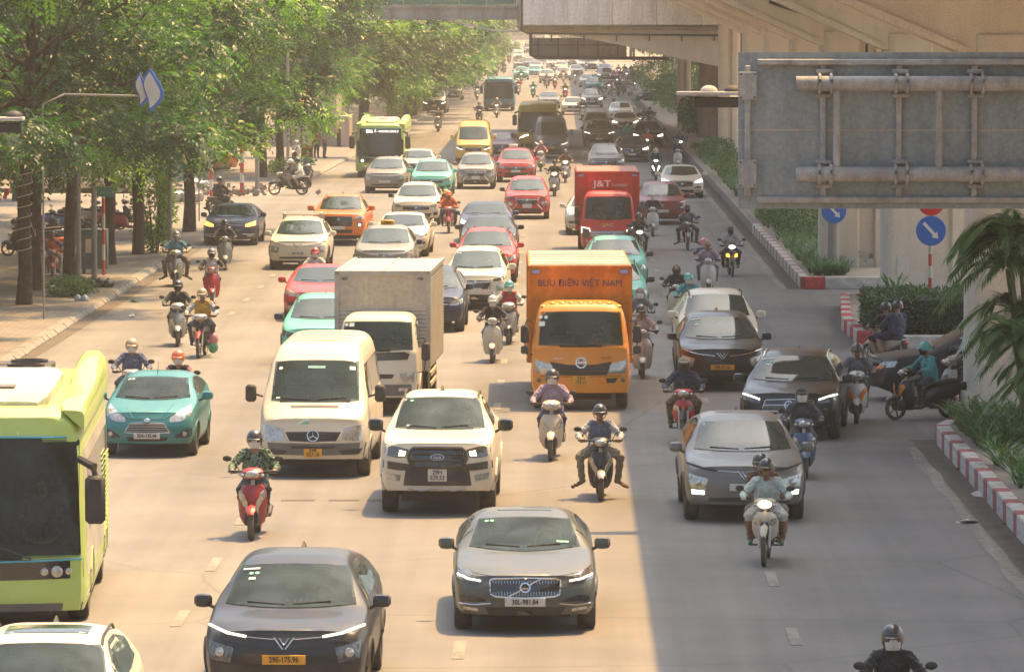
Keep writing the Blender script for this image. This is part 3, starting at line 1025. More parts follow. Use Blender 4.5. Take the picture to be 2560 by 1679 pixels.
def make_pickup(style='ranger'):
 r = style == 'ranger'
 c = Car(dict(L=5.3, W=1.86, bow=.18, pf=.09, axle=.92, zb=.32, taper=.18,
  top=[(0, .98), (.10, 1.07), (.5, 1.13), (1.1, 1.16), (1.32, 1.20), (2.05, 1.63), (2.4, 1.70), (3.1, 1.69), (3.45, 1.55), (3.62, 1.18), (5.2, 1.16), (5.3, 1.1)],
  belt=[(0, .92), (.6, 1.06), (1.3, 1.12), (5.3, 1.14)], hoodr=.055, nh=3.6,
  nose=[(.3, .07), (.45, .0), (.75, .0), (.95, .03), (1.06, .08), (1.2, .12)]))
 c.windscreen([(-.73, 1.215), (-.35, 1.195), (0, 1.19), (.35, 1.195), (.73, 1.215)], [(-.62, 1.605), (-.3, 1.625), (0, 1.63), (.3, 1.625), (.62, 1.605)], 'glass' if r else 'glass_dark', r)
 if r:
  g = c.fpanel('grille', [(-.40, .985), (-.3, 1.0), (0, 1.0), (.3, 1.0), (.40, .985)], [(-.44, .76), (0, .74), (.44, .76)], 'gloss_black', 11, 5)
  c.fline('grille_frame', [(-.44, .95), (-.38, 1.0), (0, 1.005), (.38, 1.0), (.44, .95), (.46, .86), (.40, .745), (0, .735), (-.40, .745), (-.46, .86), (-.44, .95)], .028, 'dark_metal', parent=g, off=.014)
  for z in (.92, .82):
   c.fline('grille_bar', [(-.40, z), (0, z + .005), (.40, z)], .020, 'dark_metal', parent=g, off=.016)
  c.fdisc('emblem', 0, .875, .045, 'ink_blue', off=.04, ex=2.2, parent=g)
  c.fdisc('emblem_ring', 0, .875, .05, 'chrome', off=.035, ex=2.2, r0=.043, parent=g)
  p, n = c.front(0, .875)
  c.p.add('lettering', text_mesh('Ford', .06), 'print_white', g, (0, p.y - .075, .875))
  hd = c.fpanel('headlight', [(.46, .985), (.62, 1.02), (.84, 1.05)], [(.50, .87), (.66, .86), (.85, .90)], 'lamp_dark', 8, 5, mirror=True)
  c.fpanel('position_lamp', [(.50, .955), (.60, .97)], [(.52, .89), (.62, .89)], 'lamp_warm', 4, 4, mirror=True, off=.014, parent=hd[0])
  c.fpanel('bumper_wing', [(.42, .77), (.60, .79), (.86, .82)], [(.44, .68), (.60, .68), (.87, .71)], 'dark_metal', 7, 3, mirror=True, off=.012)
  c.fpanel('bumper', [(-.50, .72), (0, .72), (.50, .72)], [(-.54, .46), (0, .46), (.54, .46)], 'dark_metal', 11, 3, off=.010)
  c.fpanel('lower_grille', [(-.40, .62), (0, .62), (.40, .62)], [(-.42, .53), (0, .53), (.42, .53)], 'black_plastic', 9, 3, off=.018)
  c.fpanel('fog_light', [(.58, .61), (.82, .65)], [(.60, .52), (.80, .55)], 'lamp_glass', 5, 4, mirror=True, off=.010)
  c.fline('skid_bar', [(-.46, .43), (-.25, .40), (0, .43), (.25, .40), (.46, .43)], .022, 'steel', off=.02)
  c.plate(.615, '29H', w=.30, h=.18, two='529.53')
  stickers(c, [(-.47, 1.57, .03, 'sticker_green'), (-.5, 1.24, (.08, .03), 'sticker_white')])
  c.cabin(1.72, 1.16, 2.55, .80, .60)
 else:
  g = c.fpanel('grille', [(-.46, 1.0), (0, 1.01), (.46, 1.0)], [(-.48, .68), (0, .67), (.48, .68)], 'gloss_black', 11, 5)
  for a in range(3):
   t = math.pi / 2 + a * 2 * math.pi / 3
   c.fline('emblem', [(0, .92), (.07 * math.cos(t), .92 + .07 * math.sin(t))], .016, 'chrome', parent=g, off=.02, seg=1)
  c.fpanel('headlight', [(.56, .98), (.72, 1.0), (.86, 1.02)], [(.58, .88), (.72, .88), (.86, .91)], 'lamp_glass', 6, 4, mirror=True)
  c.fpanel('fog_light', [(.62, .80), (.82, .82)], [(.66, .66), (.82, .67)], 'lamp_dark', 5, 4, mirror=True)
  c.fdisc('fog_lens', .72, .72, .05, 'lamp_soft', off=.02, mirror=True)
  c.fpanel('lower_grille', [(-.5, .56), (0, .56), (.5, .56)], [(-.45, .44), (0, .44), (.45, .44)], 'black_plastic', 9, 3)
  c.plate(.62, '', w=.46)
 c.spanel('side_window', [(1.82, 1.38), (2.4, 1.59), (2.9, 1.59), (3.35, 1.50)], [(1.6, 1.2), (2.3, 1.2), (2.9, 1.21), (3.4, 1.23)], SIDE_GL)
 c.mirrors(1.62, 1.24, 1.05, 'MIRROR', (.24, .13, .18))
 wipers(c, 1.20, .6)
 fin(c, 2.55, 'black_plastic')
 rails(c, .60, 2.25, 3.2, 'dark_metal' if r else 'BODY')
 c.wheels(.92, 4.14, .375, .26, rimr=.225, spokes=6)
 return c.finish(arches=((.92, .375), (4.14, .375)), flare=('BODY', .03))

def make_van(style='sprinter'):
 sp = style == 'sprinter'
 c = Car(dict(L=5.6, W=1.93, bow=.16, pf=.10, axle=.85, zb=.28, taper=.12, shoulder=.03, ng=6.5, NU=18,
  top=[(0, .92), (.10, 1.0), (.40, 1.16), (.62, 1.28), (1.32, 1.99), (1.58, 2.14), (2.0, 2.24), (5.4, 2.25), (5.6, 2.05)],
  belt=[(0, .84), (.4, 1.02), (.8, 1.24), (5.6, 1.30)], hoodr=.06, nh=3.4,
  nose=[(.25, .05), (.42, .0), (.62, .0), (.78, .04), (.95, .10), (1.2, .12)]))
 c.windscreen([(-.76, 1.30), (-.4, 1.28), (0, 1.275), (.4, 1.28), (.76, 1.30)], [(-.72, 1.93), (-.4, 1.955), (0, 1.96), (.4, 1.955), (.72, 1.93)], 'glass' if sp else 'glass_dark', sp)
 if sp:
  g = c.fpanel('grille', [(-.48, .80), (0, .81), (.48, .80)], [(-.40, .65), (0, .64), (.40, .65)], 'black_plastic', 11, 5)
  for z in (.765, .73, .695, .66):
   c.fline('grille_bar', [(-.44, z), (0, z), (.44, z)], .007, 'dark_metal', parent=g, off=.01, tier=1)
  c.fline('grille_frame', [(-.50, .80), (-.40, .63), (0, .62), (.40, .63), (.50, .80)], .013, 'BODY', parent=g, off=.008)
  c.fdisc('emblem', 0, .735, .105, 'chrome', off=.02, r0=.088, parent=g)
  for a in range(3):
   t = math.pi / 2 + a * 2 * math.pi / 3
   c.fline('emblem_spoke', [(0, .735), (.092 * math.cos(t), .735 + .092 * math.sin(t))], .009, 'chrome', parent=g, off=.026, seg=1)
  c.fpanel('headlight', [(.52, .86), (.70, .90), (.88, .93)], [(.50, .66), (.70, .65), (.89, .66)], 'lamp_glass', 7, 5, mirror=True)
  c.fpanel('bumper', [(-.90, .62), (-.5, .61), (0, .60), (.5, .61), (.90, .62)], [(-.84, .33), (0, .32), (.84, .33)], 'grey_plastic', 13, 4, off=.016)
  c.fpanel('lower_grille', [(-.38, .565), (0, .56), (.38, .565)], [(-.36, .525), (0, .52), (.36, .525)], 'black_plastic', 9, 3, off=.022)
  c.fpanel('side_intake', [(.44, .49), (.84, .52)], [(.50, .42), (.78, .43)], 'black_plastic', 5, 3, off=.022, mirror=True)
  c.plate(.455, '34B', True, w=.31, h=.165, two='027.18')
  c.fpanel('air_vent', [(-.42, 1.225), (0, 1.235), (.42, 1.225)], [(-.40, 1.19), (0, 1.20), (.40, 1.19)], 'grey_plastic', 9, 3, off=.008)
  c.fpanel('bonnet_decal', [(-.16, 1.02), (-.06, 1.03)], [(-.30, .93), (-.10, .935)], 'sticker_white', 4, 4, off=.004)
  c.fpanel('bonnet_decal', [(-.15, .985), (-.07, .985)], [(-.22, .935), (-.08, .935)], 'decal_green', 4, 3, off=.007)
  stickers(c, [(-.62, 1.82, .035, 'sticker_white'), (.62, 1.82, (.10, .08), 'sticker_white'), (-.64, 1.34, (.07, .03), 'sticker_white'), (0, 1.84, (.30, .06), 'visor_green')])
  c.cabin(.95, 1.27, 1.85, .90, .74)
  mir = 'black_plastic'
 else:
  c.fpanel('grille', [(-.46, .86), (0, .87), (.46, .86)], [(-.40, .70), (0, .69), (.40, .70)], 'gloss_black', 9, 4)
  hd = c.fpanel('headlight', [(.54, .90), (.72, .95), (.88, 1.0)], [(.54, .76), (.70, .76), (.89, .80)], 'lamp_dark', 7, 5, mirror=True)
  c.fline('daylight_bar', [(.56, .78), (.72, .80), (.86, .88)], .022, 'HEADLINE', mirror=True, off=.014)
  c.fpanel('lower_grille', [(-.6, .52), (0, .52), (.6, .52)], [(-.55, .36), (0, .36), (.55, .36)], 'black_plastic', 9, 3)
  c.plate(.60, '', True, w=.40, h=.12)
  mir = 'BODY'
 c.spanel('door_window', [(1.15, 1.62), (1.45, 1.88), (2.0, 1.90)], [(.95, 1.33), (1.4, 1.33), (2.0, 1.33)], SIDE_GL)
 c.spanel('rear_side_window', [(2.15, 1.90), (5.2, 1.90)], [(2.15, 1.36), (5.2, 1.36)], SIDE_GL)
 for s in (-1, 1):
  mb = MB().box((0, 0, 0), (.19, .10, .30), ch=.04)
  i = c.p.add('side_mirror', mb.mesh('side_mirror'), mir, -1, (s * 1.12, .78 - .85, 1.42))
  c.p.add('mirror_arm', MB().tube([(-s * .08, 0, -.02), (-s * .20, .06, -.06)], .02, 6).mesh('mirror_arm'), 'black_plastic', i)
 wipers(c, 1.30, .7)
 for k in range(4):
  y = 2.2 + k * .8
  pts = []
  for q in range(9):
   p, n = c.above(-.8 + 1.6 * q / 8, y)
   pts.append(p + Vector((0, 0, .002)))
  c.p.add('roof_rib', MB().tube(pts, .014, 5).mesh('roof_rib'), 'BODY', -1)
 c.wheels(.85, 4.4, .335, .22, spokes=8)
 return c.finish(arches=((.85, .335), (4.4, .335)))
pbr('decal_green', (0.20, 0.42, 0.25), rough=.5)
pbr('visor_green', (0.16, 0.34, 0.30), rough=.4)

def make_truck(kind):
 """Cab-over lorry with a box body."""
 D = {'hino': dict(W=1.98, zc=2.15, zw=(1.28, 1.98), bw=2.12, bh=2.83, bl=7.0, bz=.85, br=2.4),
         'isuzu': dict(W=1.64, zc=1.99, zw=(1.27, 1.85), bw=1.92, bh=2.77, bl=6.0, bz=.78, br=2.0),
         'jac': dict(W=1.78, zc=2.14, zw=(1.22, 1.97), bw=2.08, bh=2.74, bl=6.4, bz=.82, br=2.2)}[kind]
 W, zc = D['W'], D['zc']
 w0, w1 = D['zw']
 ax = .95
 c = Car(dict(L=1.75, W=W, bow=.09, pf=.05, pl=.12, pr=.02, axle=ax, zb=.36, lift=.0, taper=.12, shoulder=0, ng=7, NU=18, NL=14, step=.04, soft=.03,
  top=[(0, w0 - .10), (.06, w0 - .03), (.12, w0 + .02), (.42, w1 + .02), (.55, zc - .03), (.75, zc), (1.7, zc), (1.75, zc - .05)],
  belt=[(0, w0 - .16), (.2, w0 - .04), (1.75, w0 + .02)], hoodr=.05, nh=4.5,
  nose=[(.3, .03), (.45, .0), (.8, .0), (w0 - .1, .05), (w0 + .1, .06)], side=[.97, .99, 1, 1, 1, .995, .985], cutmax=.7))
 k = W / 2
 c.windscreen([(-.86 * k, w0 + .03), (-.4, w0 + .015), (0, w0 + .01), (.4, w0 + .015), (.86 * k, w0 + .03)], [(-.81 * k, w1 - .02), (-.4, w1), (0, w1), (.4, w1), (.81 * k, w1 - .02)], 'glass', True)
 c.cabin(.45, w0 - .02, 1.05, .85, .66 * k + .06)
 if kind == 'hino':
  c.fpanel('grille', [(-.62, .99), (-.3, .93), (0, .92), (.3, .93), (.62, .99)], [(-.52, .72), (0, .71), (.52, .72)], 'black_plastic', 13, 5)
  for z in (.86, .80):
   c.fline('grille_bar', [(-.54, z), (0, z - .01), (.54, z)], .012, 'dark_metal', off=.012)
  c.fpanel('headlight', [(.58, .93), (.74, .98), (.94, 1.03)], [(.54, .75), (.74, .74), (.95, .76)], 'lamp_glass', 7, 5, mirror=True)
  c.fdisc('emblem', 0, .965, .115, 'chrome', off=.012, r0=.09)
  c.fline('emblem_bar', [(-.09, .965), (.09, .965)], .020, 'chrome', off=.016)
  for s in (-1, 1):
   c.fline('emblem_bar', [(s * .05, 1.03), (s * .05, .90)], .010, 'chrome', off=.014)
  p, n = c.front(-.45, 1.06)
  c.p.add('lettering', text_mesh('HINO', .055, sx=1.4), 'print_white', -1, (-.46, p.y - .02, 1.05))
  c.p.add('lettering', text_mesh('XZU 650', .05, sx=1.1), 'ink_blue', -1, (.50, p.y - .02, 1.065))
  c.fpanel('bumper_slot', [(.50, .655), (.74, .665)], [(.52, .56), (.68, .56)], 'black_plastic', 5, 3, mirror=True)
  c.fpanel('indicator', [(.34, .62), (.45, .62)], [(.34, .54), (.45, .54)], 'lamp_amber', 4, 3, mirror=True)
  c.fdisc('fog_light', .84, .62, .045, 'lamp_dark', mirror=True)
  c.fline('bumper_gap', [(-.97, .70), (0, .685), (.97, .70)], .006, 'ink', off=.001)
  c.plate(.615, '29H', True, w=.34, h=.18, two='155.11')
  stickers(c, [(-.80, w1 - .12, .038, 'sticker_white'), (-.70, w1 - .12, .038, 'sticker_white'), (-.78, w1 - .25, (.12, .10), 'sticker_white')])
  for q in range(9):
   x = -.76 + q * .19
   p, n = c.above(x, .66)
   c.p.add('roof_rib', MB().ell((0, 0, 0), (.07, .10, .035), 10, 5).mesh('roof_rib'), 'BODY', -1, p)
 elif kind == 'isuzu':
  c.fpanel('grille', [(-.34, .82), (0, .825), (.34, .82)], [(-.30, .74), (0, .735), (.30, .74)], 'black_plastic', 9, 3)
  c.fpanel('headlight', [(.46, .83), (.62, .86), (.78, .88)], [(.44, .66), (.62, .66), (.79, .66)], 'lamp_glass', 6, 5, mirror=True)
  c.fpanel('bumper', [(-.80, .62), (0, .62), (.80, .62)], [(-.78, .40), (0, .40), (.78, .40)], 'grey_plastic', 11, 3, off=.02)
  c.fpanel('fog_light', [(.42, .55), (.62, .56)], [(.42, .49), (.60, .50)], 'lamp_glass', 4, 3, mirror=True, off=.03)
  c.fpanel('cowl_panel', [(-.66, w0 + .0), (0, w0 - .02), (.66, w0)], [(-.60, w0 - .16), (0, w0 - .18), (.60, w0 - .16)], 'gloss_black', 9, 3)
  c.plate(.52, '', True, w=.30, h=.15)
  stickers(c, [(-.62, w1 - .07, .035, 'sticker_white'), (-.52, w1 - .07, (.10, .08), 'sticker_white')])
 else:
  g = c.fpanel('grille', [(-.60, .86), (0, .87), (.60, .86)], [(-.58, .66), (0, .66), (.58, .66)], 'gloss_black', 11, 5)
  for z in (.84, .79, .74, .69):
   c.fline('grille_bar', [(-.58, z), (0, z), (.58, z)], .013, 'chrome', parent=g, off=.01)
  c.fpanel('headlight', [(.62, .92), (.86, .96)], [(.62, .62), (.84, .62)], 'lamp_dark', 5, 6, mirror=True)
  c.fline('daylight_bar', [(.60, .84), (.62, .94), (.86, .98), (.86, .80)], .014, 'lamp_lit', mirror=True, off=.014)
  p, n = c.front(0, 1.06)
  c.p.add('lettering', text_mesh('JAC', .15, sx=1.5, bold=.004), 'letter_gold', -1, (0, p.y - .02, 1.06))
  c.plate(.54, '', False, w=.32, h=.15)
  c.fdisc('fog_light', .70, .52, .05, 'lamp_glass', mirror=True)
 c.spanel('side_window', [(.48, w1 - .08), (1.2, w1), (1.5, w1)], [(.22, w0 + .08), (1.2, w0 + .02), (1.5, w0 + .04)], SIDE_GL, nx=7)
 for s in (-1, 1):
  mb = MB().box((0, 0, 0), (.17, .09, .36), ch=.035)
  i = c.p.add('side_mirror', mb.mesh('side_mirror'), 'black_plastic', -1, (s * (k + .14), -.12 + .25 - ax, w0 + .26 if kind != 'isuzu' else w0 + .0))
  c.p.add('mirror_arm', MB().tube([(0, 0, .17), (-s * .04, .02, .28), (-s * .18, .06, .25)], .014, 6).mesh('mirror_arm'), 'dark_metal', i)
  c.p.add('mirror_arm', MB().tube([(0, 0, -.17), (-s * .03, .02, -.40), (-s * .16, .06, -.42)], .014, 6).mesh('mirror_arm'), 'dark_metal', i)
  if kind != 'isuzu':
   c.p.add('lower_mirror', MB().box((0, 0, 0), (.16, .09, .16), ch=.03).mesh('lower_mirror'), 'black_plastic', -1, (s * (k + .14), .13 - ax, w0 - .06))
 wipers(c, w0 + .02, .7 * k)
 c.wheels(ax, ax, .37, .22, spokes=6, x=k - .15)
 c.p.parts = c.p.parts[:-4]
 P = c.finish(arches=((ax, .37),))
 # chassis, rear axle, box body
 bl, bw, bh, bz = D['bl'], D['bw'], D['bh'], D['bz']
 y0 = 1.85 - ax
 ch = MB()
 for s in (-1, 1):
  ch.box((s * .38, y0 + bl / 2 - .6, bz - .14), (.08, bl + 1.2, .16))
 for q in range(5):
  ch.box((0, y0 + .2 + q * bl / 4.6, bz - .12), (.9, .08, .1))
 P.add('chassis', ch.mesh('chassis', smooth=False), 'dark_metal')
 t, ri = wheel_meshes(.37, .22, .37 * .64, 6)
 for s in (-1, 1):
  for dx in (0, .24):
   kk = P.add('wheel', t, 'tyre', -1, (s * (bw / 2 - .2 - dx), y0 + bl * .68, .37))
   P.add('rim', ri, 'rim', kk)
 cx = (0, y0 + bl / 2, (bz + bh) / 2)
 if kind == 'isuzu':
  mb = MB().box(cx, (bw - .06, bl, bh - bz))
  b = P.add('cargo_box', mb.mesh('cargo_box', smooth=False), 'BOX')
  mb = MB()
  nz = 30
  for s in (-1, 1):                       # corrugated sheet sides
   for q in range(nz):
    z = bz + .06 + (bh - bz - .12) * q / (nz - 1)
    mb.tube([(s * (bw / 2 - .03), y0 + .05, z), (s * (bw / 2 - .03), y0 + bl - .05, z)], .020, 6)
  P.add('side_corrugation', mb.mesh('side_corrugation'), 'BOX', b)
  mb = MB()
  for q in range(16):
   z = bz + .06 + (bh - bz) * .58 * q / 15
   mb.tube([(-bw / 2 + .08, y0 - .002, z), (bw / 2 - .08, y0 - .002, z)], .018, 6)
  P.add('front_corrugation', mb.mesh('front_corrugation'), 'BOX', b)
  f = MB()
  for s in (-1, 1):
   f.box((s * (bw / 2 - .035), y0 - .012, (bz + bh) / 2), (.09, .06, bh - bz + .02))
   f.box((s * (bw / 2 - .03), y0 + bl / 2, bh - .02), (.07, bl, .08))
  f.box((0, y0 - .012, bh - .02), (bw, .06, .08))
  P.add('box_frame', f.mesh('box_frame', smooth=False), 'steel', b)
  P.add('roof_seam', MB().box((0, y0 + bl / 2, bh + .006), (.03, bl, .02)).mesh('roof_seam', smooth=False), 'steel', b)
  gd = MB()
  for s in (-1, 1):
   for z in (.45, .66):
    gd.box((s * (bw / 2 - .03), y0 + bl * .30, z), (.04, bl * .38, .08))
   for q in (.12, .48):
    gd.box((s * (bw / 2 - .06), y0 + bl * q, .6), (.04, .05, .46))
  P.add('side_guard', gd.mesh('side_guard', smooth=False), 'guard_paint', -1)
  for s in (-1, 1):
   P.add('marker_lamp', MB().ell((0, 0, 0), (.07, .02, .03), 10, 5).mesh('marker_lamp'), 'lamp_dark', b, (s * (bw / 2 - .2), y0 - .03, bh - .14))
 else:
  mb = MB().box(cx, (bw, bl, bh - bz), ch=.02)
  b = P.add('cargo_box', mb.mesh('cargo_box', smooth=False), 'BOX')
  P.add('box_roof', MB().box((0, y0 + bl / 2, bh + .008), (bw - .10, bl - .1, .02)).mesh('box_roof', smooth=False), 'ROOF', b)
  rr = MB()
  for q in range(7):
   rr.box((0, y0 + .3 + q * (bl - .6) / 6, bh + .022), (bw - .12, .03, .014))
  P.add('roof_rib', rr.mesh('roof_rib', smooth=False), 'ROOF', b)
  f = MB()
  for s in (-1, 1):
   f.box((s * (bw / 2 - .03), y0 - .012, (bz + bh) / 2), (.06, .05, bh - bz))
   f.box((s * (bw / 2 + .004), y0 + bl / 2, bz + .05), (.05, bl, .09))
   for q in range(8):
    f.box((s * (bw / 2 + .004), y0 + .25 + q * (bl - .5) / 7, (bz + bh) / 2), (.02, .03, bh - bz - .1))
  f.box((0, y0 - .012, bh - .03), (bw, .05, .06))
  rv = MB()
  for q in range(9):
   for z in (bh - .12, bh - .75):
    rv.ell((-bw / 2 + .16 + q * (bw - .32) / 8, y0 - .004, z), (.012, .008, .012), 6, 4)
  P.add('box_frame', f.mesh('box_frame', smooth=False), 'BOX', b)
  P.add('rivets', rv.mesh('rivets'), 'BOXRIVET', b)
  for s in (-1, 1):
   P.add('marker_lamp', MB().box((0, 0, 0), (.16, .04, .08), ch=.012).mesh('marker_lamp'), 'marker_blue', b, (s * (bw / 2 - .16), y0 - .04, bh - .12))
  if kind == 'hino':
   P.add('lettering', text_mesh('BƯU ĐIỆN VIỆT NAM', .19, fit=1.70), 'ink_blue', b, (0, y0 - .012, bh - .36))
  else:
   P.add('lettering', text_mesh('J&T', .30, bold=.004, fit=.62), 'print_white', b, (-.18, y0 - .012, bh - .40))
   P.add('lettering', text_mesh('EXPRESS', .12, sx=1.1), 'print_white', b, (.40, y0 - .012, bh - .45))
 return P
pbr('letter_gold', (0.55, 0.42, 0.16), rough=.4)
pbr('guard_paint', (0.50, 0.40, 0.28), rough=.5, dust=.3)
pbr('marker_blue', (0.25, 0.33, 0.55), rough=.3)
pbr('BOXRIVET', (0.40, 0.14, 0.02), rough=.5)

pbr('interior_grey', (.16, .17, .16), rough=.8, var=.3)
def make_bus(kind):
 D = {'green': (8.6, 2.5, 2.90), 'far_green': (8.6, 2.42, 2.62), 'blue': (9.0, 2.5, 2.70), 'yellow': (9.0, 2.4, 2.70)}[kind]
 L, W, H = D
 k = W / 2
 ax = 2.1
 c = Car(dict(L=L, W=W, bow=.16, pf=.05, pl=.10, pr=.03, axle=ax, zb=.30, lift=.02, taper=.05, shoulder=0, ng=9, nh=9, NU=20, NL=16, step=.11, soft=.05,
  top=[(0, H - .22), (.14, H - .10), (.45, H - .02), (.9, H), (L - .2, H), (L, H - .1)],
  belt=[(0, 1.15), (L, 1.15)], hoodr=.3,
  nose=[(.3, .05), (.5, .0), (1.0, .0), (1.4, .04), (2.3, .16), (2.8, .24)], side=[.97, .99, 1, 1, 1, 1, .998], cutmax=1.0))
 zt = {'yellow': 2.15, 'green': 2.50}.get(kind, 2.33)
 zl = 1.02
 clear = kind == 'green'
 s_ = c.fpanel('front_glazing', [(-.97 * k, zt + .02), (0, zt + .05), (.97 * k, zt + .02)], [(-.97 * k, .72), (0, .70), (.97 * k, .72)], 'gloss_black', 15, 9, off=.004) if not clear else c.fpanel('front_apron', [(-.97 * k, 1.0), (0, .98), (.97 * k, 1.0)], [(-.97 * k, .74), (0, .72), (.97 * k, .74)], 'gloss_black', 15, 4, off=.004)
 c.windscreen([(-.93 * k, zl), (-.4, zl - .02), (0, zl - .02), (.4, zl - .02), (.93 * k, zl)], [(-.93 * k, zt - .25), (-.5, zt - .25), (0, zt - .25), (.5, zt - .25), (.93 * k, zt - .25)] if not clear else [(-.93 * k, zt), (-.5, zt + .02), (0, zt + .02), (.5, zt + .02), (.93 * k, zt)], 'glass_bus' if clear else 'glass_dark', clear, frame=False)
 p, n = c.front(0, zt - .1)
 if kind in ('green', 'far_green'):
  c.fline('blue_trim', [(-.95 * k, zt + .035), (0, zt + .05), (.95 * k, zt + .035)], .016, 'trim_blue', off=.012)
  c.fline('blue_trim', [(-.95 * k, .985), (0, .955), (.95 * k, .985)], .014, 'trim_blue', off=.014)
 if kind == 'far_green':
  b = c.fpanel('route_display', [(-.85, zt), (0, zt + .01), (.85, zt)], [(-.85, zt - .2), (0, zt - .2), (.85, zt - .2)], 'ink', 9, 3, off=.012)
  c.p.add('lettering', text_mesh('E06', .22, bold=.006), 'display_white', b, (-.52, p.y - .06, zt - .10))
  c.p.add('lettering', text_mesh('Ố - VINCOM LONG B', .15, bold=.003, sx=.82), 'display_white', b, (.30, p.y - .06, zt - .10))
  c.fdisc('headlight', -.86, .82, .07, 'lamp_lit', off=.01)
  c.fdisc('headlight', .86, .82, .07, 'lamp_dark', off=.01)
 elif kind == 'green':
  for x, r, m in ((.72, .05, 'lamp_glass'), (.88, .075, 'lamp_glass'), (1.03, .045, 'lamp_glass')):
   c.fdisc('headlight', x, .83, r, m, off=.012, mirror=True)
 elif kind == 'blue':
  c.fpanel('blue_band', [(-.95 * k, 1.0), (0, 1.0), (.95 * k, 1.0)], [(-.95 * k, .70), (0, .70), (.95 * k, .70)], 'BODY', 9, 3, off=.012)
  c.fpanel('route_display', [(-.95, zt), (0, zt), (.95, zt)], [(-.95, zt - .2), (0, zt - .2), (.95, zt - .2)], 'ink', 9, 3, off=.012)
  c.fpanel('bumper', [(-.95 * k, .66), (0, .64), (.95 * k, .66)], [(-.95 * k, .40), (0, .40), (.95 * k, .40)], 'grey_plastic', 9, 3, off=.02)
  c.fpanel('headlight', [(.7, .66), (1.1, .70)], [(.7, .56), (1.1, .56)], 'lamp_glass', 5, 3, mirror=True, off=.03)
 else:
  c.fpanel('bumper', [(-.95 * k, 1.0), (0, .98), (.95 * k, 1.0)], [(-.95 * k, .36), (0, .36), (.95 * k, .36)], 'BODY', 11, 4, off=.014)
  c.fline('headlight', [(.55, .86), (.80, .80), (1.05, .62)], .05, 'lamp_lit', mirror=True, off=.03)
 c.fpanel('bumper_lower', [(-.96 * k, .42), (0, .42), (.96 * k, .42)], [(-.94 * k, .32), (0, .32), (.94 * k, .32)], 'grey_plastic', 9, 3, off=.012)
 c.spanel('side_window', [(1.5, 2.15), (L - .6, 2.15)], [(1.5, 1.25), (L - .6, 1.25)], SIDE_GL, nx=14, off=.006)
 c.fline('wiper', [(-.2, 1.0), (-1.0, 1.35)], .014, 'black_plastic', off=.03)
 c.fline('wiper', [(.55, 1.0), (-.25, 1.30)], .014, 'black_plastic', off=.03)
 for s in (-1, 1):
  m = MB().box((0, 0, 0), (.26, .14, .62), ch=.05)
  i = c.p.add('side_mirror', m.mesh('side_mirror'), 'black_plastic', -1, (s * (k + .14), -ax - .22, 1.78 if clear else 1.72))
  c.p.add('mirror_arm', MB().tube([(0, .02, .28), (-s * .02, .05, .42), (-s * .22, .30, .50)], [.05, .06, .05], 7).mesh('mirror_arm'), 'black_plastic', i)
 if kind in ('green', 'far_green'):
  # raised roof shells along both sides with the machinery between them
  for s in (-1, 1):
   mb = MB()
   rr = []
   for q, (y, h, w) in enumerate(((.35, -.02, .30), (.8, .04, .36), (2.5, .06, .38), (4.6, .08, .40), (5.6, .20, .42), (6.4, .27, .42), (L - .7, .28, .42), (L - .35, .22, .38), (L - .12, .04, .3))):
    x0, x1 = s * (k - .02), s * (k - w)
    rr.append([(x0, y - ax, H - .28), (x0, y - ax, H - .08 + h * .5), (x0 - s * .03, y - ax, H - .02 + h * .8), (x0 - s * .11, y - ax, H + h), (x1 + s * .12, y - ax, H + h), (x1 + s * .03, y - ax, H + h * .7), (x1, y - ax, H - .03)])
   mb.rings(rr)
   c.p.add('roof_shell', mb.mesh('roof_shell'), 'BODY', -1)
  u = MB().rings([[(-w, y - ax, H - .02), (-w, y - ax, H + h * .7), (-w + .12, y - ax, H + h), (w - .12, y - ax, H + h), (w, y - ax, H + h * .7), (w, y - ax, H - .02)] for y, h, w in ((1.0, .05, .6), (1.15, .16, .72), (3.0, .20, .74), (3.2, .22, .74), (5.2, .22, .74), (5.3, .05, .74))])
  c.p.add('roof_unit', u.mesh('roof_unit'), 'ROOFUNIT', -1)
  v = MB()
  for y in (5.7, 6.6):
   v.box((0, y - ax, H + .10), (1.1, .7, .20), ch=.02)
   v.lathe([(H + .2, .26), (H + .24, .26), (H + .24, .22), (H + .2, .22)], 16, 'Z', c=(.2, y - ax, 0), closed=True)
  c.p.add('roof_fan_unit', v.mesh('roof_fan_unit'), 'dark_metal', -1)
  c.p.add('roof_unit_grille', MB().box((.05, 1.9 - ax, H + .185), (.42, .5, .03)).mesh('roof_unit_grille', smooth=False), 'grey_plastic', -1)
  mb = MB()
  for s in (-1, 1):
   for q in range(16):
    mb.box((s * (k + .006), L - 1.6 - ax, .75 + q * .07), (.02, 1.1, .03))
  c.p.add('side_louvre', mb.mesh('side_louvre', smooth=False), 'BODY', -1)
  fl = c.spanel('side_flank', [(.55, 2.35), (L - .3, 2.35)], [(.55, .45), (L - .3, .45)], 'FLANK', nx=16, nz=6, off=.003)
 if clear:
  c.p.add('lettering', text_mesh('E', .05), 'print_white', -1, (.4, -ax - .05, zt + .12))
  f = MB().box((0, 1.0 - ax, 1.0), (2.2, .5, .12), ch=.04)
  c.p.add('dashboard', f.mesh('dashboard'), 'interior', -1)
  t = []
  for q in range(17):
   a = 2 * math.pi * q / 16
   t.append((.62 + math.cos(a) * .23, 1.35 - ax + math.sin(a) * .18, 1.22 + math.sin(a) * .13))
  c.p.add('steering_wheel', MB().tube(t, .018, 6).mesh('steering_wheel'), 'grey_plastic', -1)
  f = MB().box((0, 3.2 - ax, 1.6), (2.3, .06, 2.0))
  f.box((0, 1.9 - ax, .62), (2.3, 2.8, .06))
